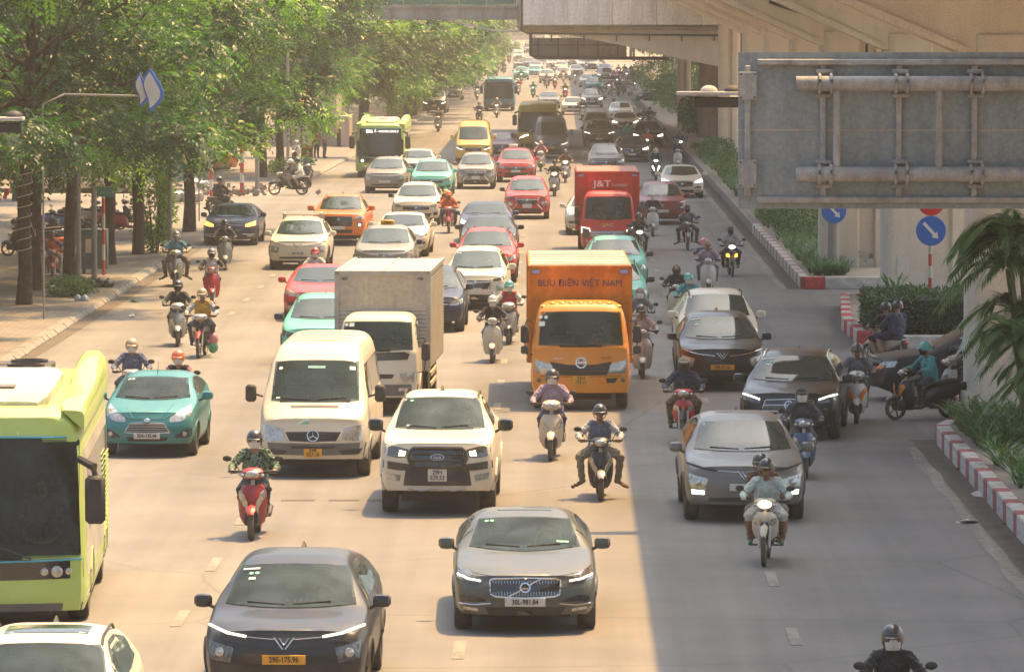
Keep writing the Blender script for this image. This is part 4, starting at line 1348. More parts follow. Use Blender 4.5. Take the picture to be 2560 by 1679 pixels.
  c.p.add('cabin_lining', f.mesh('cabin_lining', smooth=False), 'interior_grey', -1)
  f = MB().box((.62, 2.2 - ax, 1.35), (.5, .14, .8), ch=.05)
  c.p.add('driver_seat', f.mesh('driver_seat'), 'seat_cloth', -1)
 c.wheels(ax, L - 1.9, .46, .28, spokes=8, x=k - .18)
 return c.finish(arches=((ax, .46), (L - 1.9, .46)))
pbr('trim_blue', (0.05, 0.30, 0.42), rough=.35)
pbr('display_white', (0.8, 0.8, 0.75), rough=.4, emit=(.95, .95, .85), estr=.8)

# ================================================================== motorbikes and people
def tyre_thin(r, w, n=22):
 t = MB().lathe([(-w * .35, r * .78), (-w * .5, r * .88), (-w * .35, r * .97), (0, r), (w * .35, r * .97), (w * .5, r * .88), (w * .35, r * .78)], n, 'X', closed=True).mesh('tyre')
 m = MB().lathe([(-w * .3, r * .72), (-w * .3, r * .80), (w * .3, r * .80), (w * .3, r * .72)], n, 'X', closed=True)
 for k in range(5):
  a = 2 * math.pi * k / 5
  m.box((0, r * .4 * math.cos(a), r * .4 * math.sin(a)), (w * .3, r * .74, r * .09), rot=(a, 0, 0))
 m.lathe([(-w * .6, r * .16), (w * .6, r * .16)], 10, 'X')
 return t, m.mesh('rim')
def sup(c, a, b, n=16, e=2.6):
 """superellipse ring in the XY plane round c=(x,y,z)"""
 out = []
 for k in range(n):
  t = 2 * math.pi * k / n
  cx, sy = math.cos(t), math.sin(t)
  out.append((c[0] + a * math.copysign(abs(cx) ** (2 / e), cx), c[1] + b * math.copysign(abs(sy) ** (2 / e), sy), c[2]))
 return out
def ringy(y, hw, z0, z1, n=14, e=2.8):
 """upright ring in XZ at depth y"""
 out = []
 for k in range(n):
  t = 2 * math.pi * k / n
  cx, sz = math.cos(t), math.sin(t)
  out.append((hw * math.copysign(abs(cx) ** (2 / e), cx), y, (z0 + z1) / 2 + (z1 - z0) / 2 * math.copysign(abs(sz) ** (2 / e), sz)))
 return out
def shield(rows, th=.05):
 """leg shield: rows of (z, half width, y at the middle, y at the edge)"""
 mb = MB()
 nx = 9
 vs, fs = [], []
 for side in (0, 1):
  for (z, w, yc, ye) in rows:
   for i in range(nx):
    u = -1 + 2 * i / (nx - 1)
    vs.append((w * u, yc + (ye - yc) * abs(u) ** 1.8 + side * th, z))
 m = len(rows)
 def id_(s, j, i): return s * m * nx + j * nx + i
 for j in range(m - 1):
  for i in range(nx - 1):
   fs.append((id_(0, j, i), id_(0, j, i + 1), id_(0, j + 1, i + 1), id_(0, j + 1, i)))
   fs.append((id_(1, j, i), id_(1, j + 1, i), id_(1, j + 1, i + 1), id_(1, j, i + 1)))
 for j in range(m - 1):
  for i in (0, nx - 1):
   fs.append((id_(0, j, i), id_(0, j + 1, i), id_(1, j + 1, i), id_(1, j, i)))
 for i in range(nx - 1):
  for j in (0, m - 1):
   fs.append((id_(0, j, i), id_(0, j, i + 1), id_(1, j, i + 1), id_(1, j, i)))
 mb.add(vs, fs)
 return mb
def make_bike(kind):
 """origin on the ground under the front wheel, nose towards -Y"""
 p = Proto()
 K = {'scooter': dict(r=.235, wb=1.26), 'vespa': dict(r=.215, wb=1.25), 'wave': dict(r=.285, wb=1.22)}[kind]
 r, wb = K['r'], K['wb']
 t, rm = tyre_thin(r, .095 if kind != 'wave' else .075)
 for y in (0, wb):
  k = p.add('wheel', t, 'tyre', -1, (0, y, r))
  p.add('rim', rm, 'rim_dark' if kind == 'scooter' else 'rim', k, tier=2)
 # fork and front mudguard
 f = MB()
 for s in (-1, 1):
  f.tube([(s * .075, 0, r), (s * .075, .14, r + .32)], .021, 7)
 f.tube([(0, .12, r + .30), (0, .30, .95)], .03, 7)
 p.add('fork', f.mesh('fork'), 'steel', -1, tier=1)
 mg = MB()
 rings = []
 for q in range(7):
  a = R(35 + q * 19)
  rr = r + .030
  w = (.07 if kind != 'wave' else .055) * (1 if 0 < q < 6 else .6)
  cy, cz = -rr * math.cos(a), r + rr * math.sin(a)
  rings.append([(-w, cy * .94, r + (cz - r) * .94), (-w * .9, cy * 1.04, r + (cz - r) * 1.04), (0, cy * 1.12, r + (cz - r) * 1.12), (w * .9, cy * 1.04, r + (cz - r) * 1.04), (w, cy * .94, r + (cz - r) * .94)])
 mg.rings(rings)
 p.add('front_mudguard', mg.mesh('front_mudguard'), 'FENDER', -1)
 if kind == 'scooter':
  rows = [(.20, .12, .20, .26), (.30, .18, .12, .24), (.42, .205, .07, .24), (.56, .215, .05, .22), (.70, .20, .10, .24), (.80, .14, .17, .26)]
  p.add('leg_shield', shield(rows, .09).mesh('leg_shield'), 'BODY', -1)
  well = MB().rings([ringy(-.03, .10, .20, .44), ringy(.18, .12, .18, .46)])
  p.add('wheel_well', well.mesh('wheel_well'), 'black_plastic', -1, tier=1)
  for s in (-1, 1):
   mb = MB()
   mb.rings([[(s * x, y, z) for x, y, z in q] for q in ([(.17, .06, .74), (.19, .09, .72), (.20, .11, .66), (.165, .06, .62)], [(.13, .025, .70), (.16, .03, .66), (.165, .05, .58), (.11, .025, .56)], [(.06, .035, .55), (.09, .032, .52), (.10, .05, .47), (.06, .04, .47)])])
   p.add('position_lamp', mb.mesh('position_lamp'), 'LAMP', -1, tier=1)
  hb = [(.88, .10, .17, .28), (.93, .15, .12, .26), (.99, .16, .14, .24), (1.03, .12, .20, .26), (1.05, .05, .25, .27)]
  hz = .955
 elif kind == 'vespa':
  rows = [(.20, .16, .24, .30), (.28, .20, .16, .27), (.42, .225, .12, .25), (.58, .23, .10, .24), (.72, .215, .12, .25), (.83, .16, .17, .27), (.88, .08, .21, .26)]
  p.add('leg_shield', shield(rows, .07).mesh('leg_shield'), 'BODY', -1)
  mb = MB().rings([[(-.035, .07, .40), (.035, .07, .40), (.035, .10, .40), (-.035, .10, .40)], [(-.03, .05, .60), (.03, .05, .60), (.03, .10, .60), (-.03, .10, .60)], [(-.012, .09, .84), (.012, .09, .84), (.012, .14, .84), (-.012, .14, .84)]])
  p.add('horn_cover', mb.mesh('horn_cover'), 'BODY', -1, tier=1)
  p.add('badge', MB().lathe([(-.01, .03), (.01, .03)], 12, 'Y').mesh('badge'), 'ink_blue', -1, (0, .075, .56), tier=1)
  hb = [(.90, .09, .16, .28), (.96, .12, .12, .26), (1.02, .11, .13, .24), (1.06, .05, .2, .26)]
  hz = .985
 else:
  rows = [(.34, .06, .28, .34), (.42, .16, .22, .36), (.52, .195, .17, .36), (.64, .20, .13, .34), (.74, .16, .13, .30), (.80, .09, .17, .27)]
  p.add('leg_shield', shield(rows, .05).mesh('leg_shield'), 'BODY', -1)
  well = MB().rings([ringy(.12, .07, .36, .66), ringy(.24, .09, .34, .68)])
  p.add('wheel_well', well.mesh('wheel_well'), 'black_plastic', -1, tier=1)
  for s in (-1, 1):
   mb = MB().rings([[(s * x, y, z) for x, y, z in q] for q in ([(.16, .17, .72), (.18, .21, .70), (.18, .23, .62), (.14, .17, .62)], [(.09, .12, .70), (.11, .13, .68), (.10, .14, .60), (.07, .12, .60)])])
   p.add('position_lamp', mb.mesh('position_lamp'), 'LAMP', -1, tier=1)
  hb = [(.84, .08, .18, .28), (.90, .16, .13, .26), (.96, .17, .13, .24), (1.0, .10, .2, .26)]
  hz = .92
 p.add('handlebar_cover', shield(hb, .09).mesh('handlebar_cover'), 'COVER', -1)
 hl = MB().ell((0, 0, 0), (.105 if kind != 'vespa' else .075, .05, .062 if kind != 'vespa' else .075), 14, 9)
 p.add('headlight', hl.mesh('headlight'), 'HEAD', -1, (0, .135, hz))
 bar = MB()
 for s in (-1, 1):
  bar.tube([(0, .26, hz + .03), (s * .14, .26, hz + .04), (s * .22, .30, hz + .035), (s * .36, .36, hz + .03)], .014, 7)
 p.add('handlebar', bar.mesh('handlebar'), 'dark_metal', -1)
 for s in (-1, 1):
  g = MB().tube([(s * .25, .318, hz + .034), (s * .365, .364, hz + .03)], .021, 8)
  g.tube([(s * .20, .27, hz + .02), (s * .34, .28, hz + .005)], .008, 5)
  p.add('grip', g.mesh('grip'), 'black_plastic', -1, tier=1)
  if kind != 'vespa' or True:
   m = MB().tube([(s * .20, .29, hz + .05), (s * .25, .30, hz + .14), (s * .33, .31, hz + .20)], .007, 5)
   i = p.add('mirror_stalk', m.mesh('mirror_stalk'), 'black_plastic', -1, tier=1)
   m = MB().ell((s * .38, .30, hz + .225), (.068, .022, .045), 12, 7)
   p.add('mirror', m.mesh('mirror'), 'black_plastic', i, tier=1)
  e = MB().ell((s * .145, .155, hz - .01), (.035, .03, .028), 8, 5)
  p.add('indicator', e.mesh('indicator'), 'lamp_glass', -1, tier=1)
 # body behind the rider's legs
 if kind == 'wave':
  body = MB().rings([ringy(.30, .05, .50, .60), ringy(.45, .07, .42, .60), ringy(.62, .10, .38, .70), ringy(.85, .13, .42, .72), ringy(1.15, .12, .50, .76), ringy(1.42, .09, .60, .78), ringy(1.55, .05, .68, .76)])
 else:
  body = MB().rings([ringy(.26, .15, .22, .30), ringy(.40, .17, .20, .30), ringy(.56, .17, .20, .32), ringy(.64, .15, .22, .60), ringy(.80, .17, .28, .70), ringy(1.05, .20, .36, .72), ringy(1.35, .18, .42, .74), ringy(1.62, .11, .54, .74), ringy(1.70, .06, .60, .70)])
 p.add('bodywork', body.mesh('bodywork'), 'TAIL', -1)
 seat = MB().rings([ringy(.60, .10, .68, .74), ringy(.75, .14, .68, .775), ringy(1.0, .15, .69, .775), ringy(1.15, .14, .70, .80), ringy(1.42, .12, .71, .81), ringy(1.52, .07, .72, .79)])
 p.add('seat', seat.mesh('seat'), 'seat_black', -1)
 en = MB().box((0, .95, .34), (.22, .5, .20), ch=.04)
 en.tube([(.14, .9, .30), (.17, 1.2, .28), (.17, 1.55, .36)], [.02, .045, .045], 8)
 en.box((-.09, 1.1, r + .02), (.08, .5, .12), ch=.03)
 if kind == 'wave':
  for s in (-1, 1):
   en.tube([(0, .72, .26), (s * .26, .72, .26)], .014, 6)
   en.tube([(0, 1.02, .34), (s * .24, 1.02, .34)], .014, 6)
 p.add('engine', en.mesh('engine'), 'dark_metal', -1)
 rm_ = MB().tube([(0, 1.50, .70), (0, 1.60, .48), (0, 1.58, .36)], [.07, .075, .06], 8)
 p.add('rear_mudguard', rm_.mesh('rear_mudguard'), 'black_plastic', -1)
 tl = MB().ell((0, 1.64, .66), (.07, .04, .04), 10, 6)
 p.add('tail_light', tl.mesh('tail_light'), 'tail_red', -1, tier=1)
 return p
pbr('seat_black', (0.02, 0.02, 0.02), rough=.7)
pbr('tail_red', (0.35, 0.02, 0.02), rough=.25, coat=.5)

# ---- people: one continuous skin round tapered limbs, coloured region by region
REG = ['skin_head', 'top', 'upper_sleeve', 'lower_sleeve', 'hand', 'thigh', 'calf', 'shoe', 'neck']
def limb(mb, a, b, ra, rb, n=10, flat=1.0):
 a, b = Vector(a), Vector(b)
 t = (b - a)
 L = max(t.length, 1e-4)
 t = t / L
 ref = Vector((0, 0, 1)) if abs(t.z) < .95 else Vector((0, 1, 0))
 u = t.cross(ref).normalized()
 w = u.cross(t).normalized()
 rings = []
 prof = []
 for k in range(4):
  g = math.pi / 2 * k / 4
  prof.append((-ra * math.cos(g), max(ra * math.sin(g), ra * .05)))
 for k in range(5):
  prof.append((L * k / 4, ra + (rb - ra) * k / 4))
 for k in range(1, 5):
  g = math.pi / 2 * k / 4
  prof.append((L + rb * math.sin(g), max(rb * math.cos(g), rb * .05)))
 for s, r_ in prof:
  rings.append([a + t * s + (u * math.cos(2 * math.pi * k / n) + w * math.sin(2 * math.pi * k / n) * flat) * r_ for k in range(n)])
 mb.rings(rings)
_people = {}
def person_mesh(pose):
 """pose: dict of joints; returns a remeshed body whose faces carry a region index"""
 key = pose['name']
 if key in _people:
  return _people[key]
 mb = MB()
 seg = []
 def L(reg, a, b, ra, rb, flat=1.0):
  limb(mb, a, b, ra, rb, flat=flat)
  seg.append((REG.index(reg), np.array(a), np.array(b), (ra + rb) / 2))
 J = pose
 hip, chest, neck, head = Vector(J['hip']), Vector(J['chest']), Vector(J['neck']), Vector(J['head'])
 sw = J.get('sw', .175)
 L('top', hip, hip * .5 + chest * .5, .150, .145, 1)
 L('top', hip * .5 + chest * .5, chest, .145, .150)
 for s in (-1, 1):
  L('top', hip + Vector((s * .07, 0, -.01)), chest + Vector((s * .075, 0, -.02)), .125, .125)
  L('top', chest + Vector((s * .05, 0, .08)), neck + Vector((s * sw * .72, .0, -.055)), .10, .062)
 L('neck', neck + Vector((0, .005, -.05)), head + Vector((0, .02, -.07)), .058, .054)
 # head: skull, jaw, nose, ears
 L('skin_head', head + Vector((0, .015, .03)), head + Vector((0, -.005, .0)), .092, .085)
 L('skin_head', head + Vector((0, -.015, -.02)), head + Vector((0, -.045, -.085)), .070, .045)
 L('skin_head', head + Vector((0, -.085, .005)), head + Vector((0, -.105, -.03)), .010, .017)
 for s in (-1, 1):
  L('skin_head', head + Vector((s * .085, .015, .01)), head + Vector((s * .088, .015, -.035)), .013, .010)
 for i, s in enumerate((-1, 1)):
  arm = J['arms'][i]
  leg = J['legs'][i]
  sh = neck + Vector((s * sw, .01, -.075))
  el, wr, hd = Vector(arm[0]), Vector(arm[1]), Vector(arm[2])
  L('upper_sleeve', sh, el, .072, .060)
  L('lower_sleeve', el, wr, .056, .040)
  # the hand: palm, four fingers closed round the grip, thumb on the inner side
  pd = (hd - wr).normalized()
  L('hand', wr, hd, .030, .032, .7)
  side = Vector((s, 0, 0)) - pd * pd.x * s
  side.normalize()
  down = pd.cross(side)
  if down.z > 0:
   down = -down
  for q in range(4):
   o = hd + side * (-.030 + .020 * q)
   ln = (.030, .036, .034, .026)[q]
   k1 = o + pd * ln
   k2 = k1 + (down * .9 + pd * .15).normalized() * ln
   L('hand', o, k1, .0105, .0100)
   L('hand', k1, k2, .0100, .0085)
  th = hd - side * .034 - pd * .012
  L('hand', th, th + (pd * .5 - side * .5 + down * .5).normalized() * .035, .0125, .0100)
  kn, an, toe = Vector(leg[0]), Vector(leg[1]), Vector(leg[2])
  hp = hip + Vector((s * .085, 0, -.02))
  L('thigh', hp, kn, .100, .076)
  L('calf', kn, an, .070, .052)
  heel = an + (an - toe).normalized() * .04 + Vector((0, 0, -.035))
  L('shoe', heel, toe, .040, .034, .8)
 me = bpy.data.meshes.new('person_raw')
 me.from_pydata(mb.v, [], mb.f)
 fix_normals(me)
 o = bpy.data.objects.new('person_tmp', me)
 COL.objects.link(o)
 rmod = o.modifiers.new('r', 'REMESH')
 rmod.mode = 'VOXEL'
 rmod.voxel_size = pose.get('voxel', .0125)
 sm = o.modifiers.new('s', 'SMOOTH')
 sm.factor = .5
 sm.iterations = 2
 dg = bpy.context.evaluated_depsgraph_get()
 res = bpy.data.meshes.new_from_object(o.evaluated_get(dg))
 bpy.data.objects.remove(o)
 n = len(res.polygons)
 cen = np.empty(n * 3)
 res.polygons.foreach_get('center', cen)
 cen = cen.reshape(-1, 3)
 best = np.full(n, 1e9)
 idx = np.zeros(n, int)
 for reg, a, b, rad in seg:
  ab = b - a
  t = np.clip(((cen - a) @ ab) / max(ab @ ab, 1e-9), 0, 1)
  d = np.linalg.norm(cen - (a + t[:, None] * ab), axis=1) - rad
  up = d < best
  best[up] = d[up]
  idx[up] = reg
 nv = len(res.vertices)
 co = np.empty(nv * 3); res.vertices.foreach_get('co', co); co = co.reshape(-1, 3)
 no = np.empty(nv * 3); res.vertices.foreach_get('normal', no); no = no.reshape(-1, 3)
 x, y_, z = co.T
 fold = np.sin(30 * x + 4 * np.sin(17 * z + 3 * y_)) * np.sin(34 * z + 5 * np.sin(13 * x)) + .6 * np.sin(52 * (y_ + z) + 3 * np.sin(29 * x))
 hd_ = np.linalg.norm(co - np.array(J['head']), axis=1)
 amp = .0075 * np.clip((hd_ - .16) / .08, 0, 1)
 for arm in J['arms']:
  amp = amp * np.clip((np.linalg.norm(co - np.array(arm[2]), axis=1) - .06) / .05, 0, 1)
 co = co + no * (fold * amp)[:, None]
 res.vertices.foreach_set('co', co.reshape(-1))
 res.materials.clear()
 for _ in REG:
  res.materials.append(None)
 res.polygons.foreach_set('material_index', idx.astype(np.int32))
 res.polygons.foreach_set('use_smooth', [True] * n)
 res.update()
 res.name = 'person'
 _people[key] = res
 return res
def V3(*a): return a
POSES = {
 'ride': dict(name='ride', hip=(0, .84, .84), chest=(0, .78, 1.10), neck=(0, .74, 1.30), head=(0, .69, 1.43),
 arms=[((-.33, .62, 1.03), (-.325, .42, 1.01), (-.315, .37, .995)), ((.33, .62, 1.03), (.325, .42, 1.01), (.315, .37, .995))],
 legs=[((-.19, .46, .70), (-.16, .50, .36), (-.17, .36, .33)), ((.19, .46, .70), (.16, .50, .36), (.17, .36, .33))]),
 'splay': dict(name='splay', hip=(0, .84, .84), chest=(0, .77, 1.10), neck=(0, .73, 1.30), head=(0, .68, 1.43),
 arms=[((-.36, .62, 1.04), (-.335, .42, 1.01), (-.32, .37, .995)), ((.36, .62, 1.04), (.335, .42, 1.01), (.32, .37, .995))],
 legs=[((-.34, .50, .70), (-.30, .58, .30), (-.46, .46, .20)), ((.34, .50, .70), (.30, .58, .30), (.46, .46, .20))]),
 'peg': dict(name='peg', hip=(0, .88, .84), chest=(0, .80, 1.10), neck=(0, .75, 1.29), head=(0, .70, 1.42),
 arms=[((-.34, .64, 1.02), (-.33, .44, .985), (-.32, .38, .965)), ((.34, .64, 1.02), (.33, .44, .985), (.32, .38, .965))],
 legs=[((-.26, .50, .72), (-.23, .70, .36), (-.24, .56, .30)), ((.26, .50, .72), (.23, .70, .36), (.24, .56, .30))]),
 'pillion': dict(name='pillion', hip=(0, 1.18, .88), chest=(-.05, 1.12, 1.14), neck=(-.08, 1.08, 1.34), head=(-.11, 1.04, 1.47),
 arms=[((-.30, 1.02, 1.02), (-.20, .88, .95), (-.15, .82, .93)), ((.30, 1.02, 1.02), (.20, .88, .95), (.15, .82, .93))],
 legs=[((-.26, .80, .78), (-.25, .98, .45), (-.26, .84, .40)), ((.26, .80, .78), (.25, .98, .45), (.26, .84, .40))]),
 'stand': dict(name='stand', hip=(0, 0, .92), chest=(0, .0, 1.18), neck=(0, 0, 1.40), head=(0, -.02, 1.53),
 arms=[((-.24, .02, 1.08), (-.20, -.20, 1.04), (-.16, -.27, 1.06)), ((.25, .03, 1.08), (.24, -.02, .86), (.24, -.04, .79))],
 legs=[((-.09, -.02, .50), (-.09, .02, .10), (-.10, -.13, .05)), ((.09, -.02, .50), (.10, .02, .10), (.11, -.13, .05))]),
 'drive': dict(name='drive', hip=(0, .0, .30), chest=(0, .03, .56), neck=(0, .0, .77), head=(0, -.04, .90), sw=.19,
 arms=[((-.28, -.16, .44), (-.20, -.42, .44), (-.17, -.50, .45)), ((.28, -.16, .44), (.20, -.42, .44), (.17, -.50, .45))],
 legs=[((-.15, -.42, .30), (-.14, -.52, -.08), (-.14, -.66, -.14)), ((.15, -.42, .30), (.14, -.52, -.08), (.14, -.66, -.14))]),
}
for k_, c_, r_ in (('skin', (.30, .165, .105), .55), ('skin_dark', (.22, .115, .072), .55), ('hair', (.012, .011, .010), .6)):
 pbr(k_, c_, rough=r_, var=.08)
def cloth(name, col, bump=.5, var=.12):
 return pbr('cloth_' + name, col, rough=.85, var=var, vscale=9, bump=bump, bscale=14, sheen=.2)
def pattern_cloth(name, cols, scale=16):
 m, nt = new_mat('cloth_' + name)
 out = N(nt, 'ShaderNodeOutputMaterial'); b = N(nt, 'ShaderNodeBsdfPrincipled')
 b.inputs['Roughness'].default_value = .85
 tc = N(nt, 'ShaderNodeTexCoord'); nz = N(nt, 'ShaderNodeTexNoise')
 nz.inputs['Scale'].default_value = scale; nz.inputs['Detail'].default_value = 2
 nt.links.new(tc.outputs['Object'], nz.inputs['Vector'])
 cr = N(nt, 'ShaderNodeValToRGB'); cr.color_ramp.interpolation = 'CONSTANT'
 el = cr.color_ramp.elements
 el[0].position = 0; el[0].color = (*cols[0], 1); el[1].position = .42; el[1].color = (*cols[1], 1)
 for i, c in enumerate(cols[2:]):
  e = el.new(.5 + .08 * i); e.color = (*c, 1)
 nt.links.new(nz.outputs['Fac'], cr.inputs['Fac']); nt.links.new(cr.outputs['Color'], b.inputs['Base Color'])
 nt.links.new(b.outputs[0], out.inputs['Surface'])
 MATS['cloth_' + name] = m
CL = dict(black=(.014, .014, .016), navy=(.02, .026, .06), grey=(.13, .13, .135), dgrey=(.045, .047, .052), lilac=(.30, .22, .28), white=(.50, .48, .44), blue=(.06, .10, .22),
 slate=(.09, .11, .17), teal=(.05, .27, .27), mint=(.40, .47, .43), pink=(.42, .16, .17), red=(.36, .035, .03), orange=(.55, .13, .03), yellow=(.50, .28, .03), cyan=(.07, .25, .33),
 khaki=(.20, .18, .13), denim=(.05, .075, .13), green=(.04, .16, .07), brown=(.14, .07, .04), pale=(.34, .34, .36), skinlike=(.30, .165, .105), maroon=(.20, .02, .03))
for k_, c_ in CL.items():
 cloth(k_, c_)
pattern_cloth('camo_green', [(.012, .02, .016), (.03, .10, .05), (.20, .26, .17), (.04, .05, .09)], 18)
pattern_cloth('camo_brown', [(.05, .04, .025), (.12, .09, .05), (.07, .075, .04), (.17, .14, .09)], 14)
for k_, c_ in dict(black=(.012, .012, .014), white=(.5, .48, .44), teal=(.06, .34, .32), orange=(.60, .12, .02), tan=(.36, .26, .15), red=(.38, .03, .03), yellow=(.55, .36, .04), grey=(.16, .16, .16), pinkred=(.5, .10, .12), blue=(.10, .16, .30), brown=(.12, .07, .045), green=(.03, .15, .06)).items():
 pbr('helmet_' + k_, c_, rough=.25, coat=.6, dust=.1)
pbr('mask_white', (.55, .53, .50), rough=.8)
pbr('mask_black', (.02, .02, .022), rough=.8)
pbr('visor_glass', (.03, .03, .03), rough=.08, coat=.5)
_acc = {}
def acc(kind):
 if kind in _acc:
  return _acc[kind]
 mb = MB()
 if kind == 'helmet':
  mb.ell((0, .02, .02), (.122, .142, .128), 18, 8, v0=-.12, v1=1)
  mb.rings([[(.125 * math.cos(t) * a, .02 + .145 * math.sin(t) * a, z) for t in [2 * math.pi * k / 18 for k in range(18)]] for a, z in ((1.0, -.035), (1.0, .02), (.97, .02), (.97, -.035))])
  mb.box((0, -.135, .015), (.17, .07, .012), rot=(.25, 0, 0), ch=.004)
 elif kind == 'full_helmet':
  mb.ell((0, .02, .0), (.128, .150, .150), 18, 12, v0=-.75, v1=1)
  mb.box((0, -.10, -.085), (.17, .07, .06), ch=.02)
 elif kind == 'cap':
  mb.ell((0, .01, .03), (.105, .118, .10), 16, 7, v0=0, v1=1)
  mb.box((0, -.13, .04), (.15, .10, .012), rot=(.2, 0, 0), ch=.004)
 elif kind == 'hair':
  mb.ell((0, .03, .025), (.100, .115, .108), 16, 8, v0=-.35, v1=1)
 elif kind == 'hood':
  mb.ell((0, .045, -.01), (.118, .125, .145), 16, 10, v0=-.9, v1=1)
  mb.ell((0, .06, -.15), (.12, .09, .07), 14, 7)
 elif kind == 'strap':
  for s in (-1, 1):
   mb.tube([(s * .115, .0, .0), (s * .088, -.02, -.075), (0, -.055, -.135)], .007, 5)
 elif kind == 'mask':
  vs, fs = [], []
  nx, nz = 9, 5
  for side in (0, .008):
   for j in range(nz):
    z = -.002 - .125 * j / (nz - 1)
    for i in range(nx):
     a = R(-66 + 132 * i / (nx - 1))
     rx = .098 - .020 * (j / (nz - 1)) ** 2 - side
     ry = .118 + .018 * math.cos(a * 1.3) * (1 - abs(j - 1.6) / 3) - .03 * (j / (nz - 1)) ** 3 - side
     vs.append((rx * math.sin(a), -ry * math.cos(a) + .0, z))
  for s in range(2):
   for j in range(nz - 1):
    for i in range(nx - 1):
     a = s * nx * nz + j * nx + i
     fs.append((a, a + 1, a + nx + 1, a + nx))
  mb.add(vs, fs)
 elif kind == 'glasses':
  for s in (-1, 1):
   mb.ell((s * .035, -.098, .012), (.034, .014, .024), 10, 6)
   mb.tube([(s * .065, -.09, .015), (s * .098, .0, .015)], .005, 5)
  mb.tube([(-.012, -.104, .016), (.012, -.104, .016)], .006, 5)
 elif kind == 'visor':
  vs, fs = [], []
  nx, nz = 11, 6
  for side in (0, .006):
   for j in range(nz):
    z = .03 - .15 * j / (nz - 1)
    for i in range(nx):
     a = R(-80 + 160 * i / (nx - 1))
     vs.append(((.132 - side) * math.sin(a), -(.160 - side) * math.cos(a) + .01, z))
  for s in range(2):
   for j in range(nz - 1):
    for i in range(nx - 1):
     a = s * nx * nz + j * nx + i
     fs.append((a, a + 1, a + nx + 1, a + nx))
  mb.add(vs, fs)
 elif kind == 'eye':
  mb.ell((0, 0, 0), (.013, .008, .007), 8, 5)
 elif kind == 'mouth':
  mb.ell((0, 0, 0), (.024, .008, .006), 8, 5)
 elif kind == 'brow':
  mb.ell((0, 0, 0), (.020, .008, .004), 8, 5)
 me = mb.mesh(kind, smooth=True, angle=60)
 _acc[kind] = me
 return me
pbr('eye_dark', (.015, .012, .01), rough=.2)
pbr('lip', (.22, .08, .06), rough=.5)
def person(pose, loc, rz, label, top='black', bottom='black', sleeves='long', legs='long', shoes='black', skin='skin', head=('helmet', 'black'), mask=None, glasses=False, visor=False, hood=None, scale=1.0, group=None, extra=None, sleeve_col=None):
 P = POSES[pose]
 me = person_mesh(P)
 o = link('person', me, None)
 o.location = loc
 o.rotation_euler = (0, 0, rz)
 o.scale = (scale,) * 3
 tag(o, label, 'person', group)
 sc = 'cloth_' + (sleeve_col or top)
 cm = dict(skin_head=skin, neck=skin, top='cloth_' + top, upper_sleeve=sc, lower_sleeve=sc if sleeves == 'long' else skin, hand=skin,
  thigh='cloth_' + bottom, calf='cloth_' + bottom if legs == 'long' else skin, shoe='cloth_' + shoes)
 if hood:
  cm['neck'] = 'cloth_' + hood
 for s, rg in zip(o.material_slots, REG):
  s.link = 'OBJECT'
  s.material = M(cm[rg])
 H = P['head']
 def put(name, kind, mat, d=(0, 0, 0)):
  a = link(name, acc(kind), o, mat, (H[0] + d[0], H[1] + d[1], H[2] + d[2]))
  return a
 if head:
  kind, colr = head
  put('helmet' if 'helmet' in kind else kind, kind, ('helmet_' + colr) if 'helmet' in kind else ('hair' if kind == 'hair' else 'cloth_' + colr))
  if kind == 'helmet':
   put('chin_strap', 'strap', 'ink')
 if hood:
  put('hood', 'hood', 'cloth_' + hood)
 if mask:
  put('face_mask', 'mask', 'mask_' + mask)
 if visor:
  put('visor', 'visor', 'visor_glass')
 if glasses:
  put('sunglasses', 'glasses', 'gloss_black')
 else:
  for s in (-1, 1):
   put('eye', 'eye', 'eye_dark', (s * .033, -.083, .012))
   put('eyebrow', 'brow', 'hair', (s * .034, -.086, .030))
 if not mask:
  put('mouth', 'mouth', 'lip', (0, -.083, -.062))
 return o

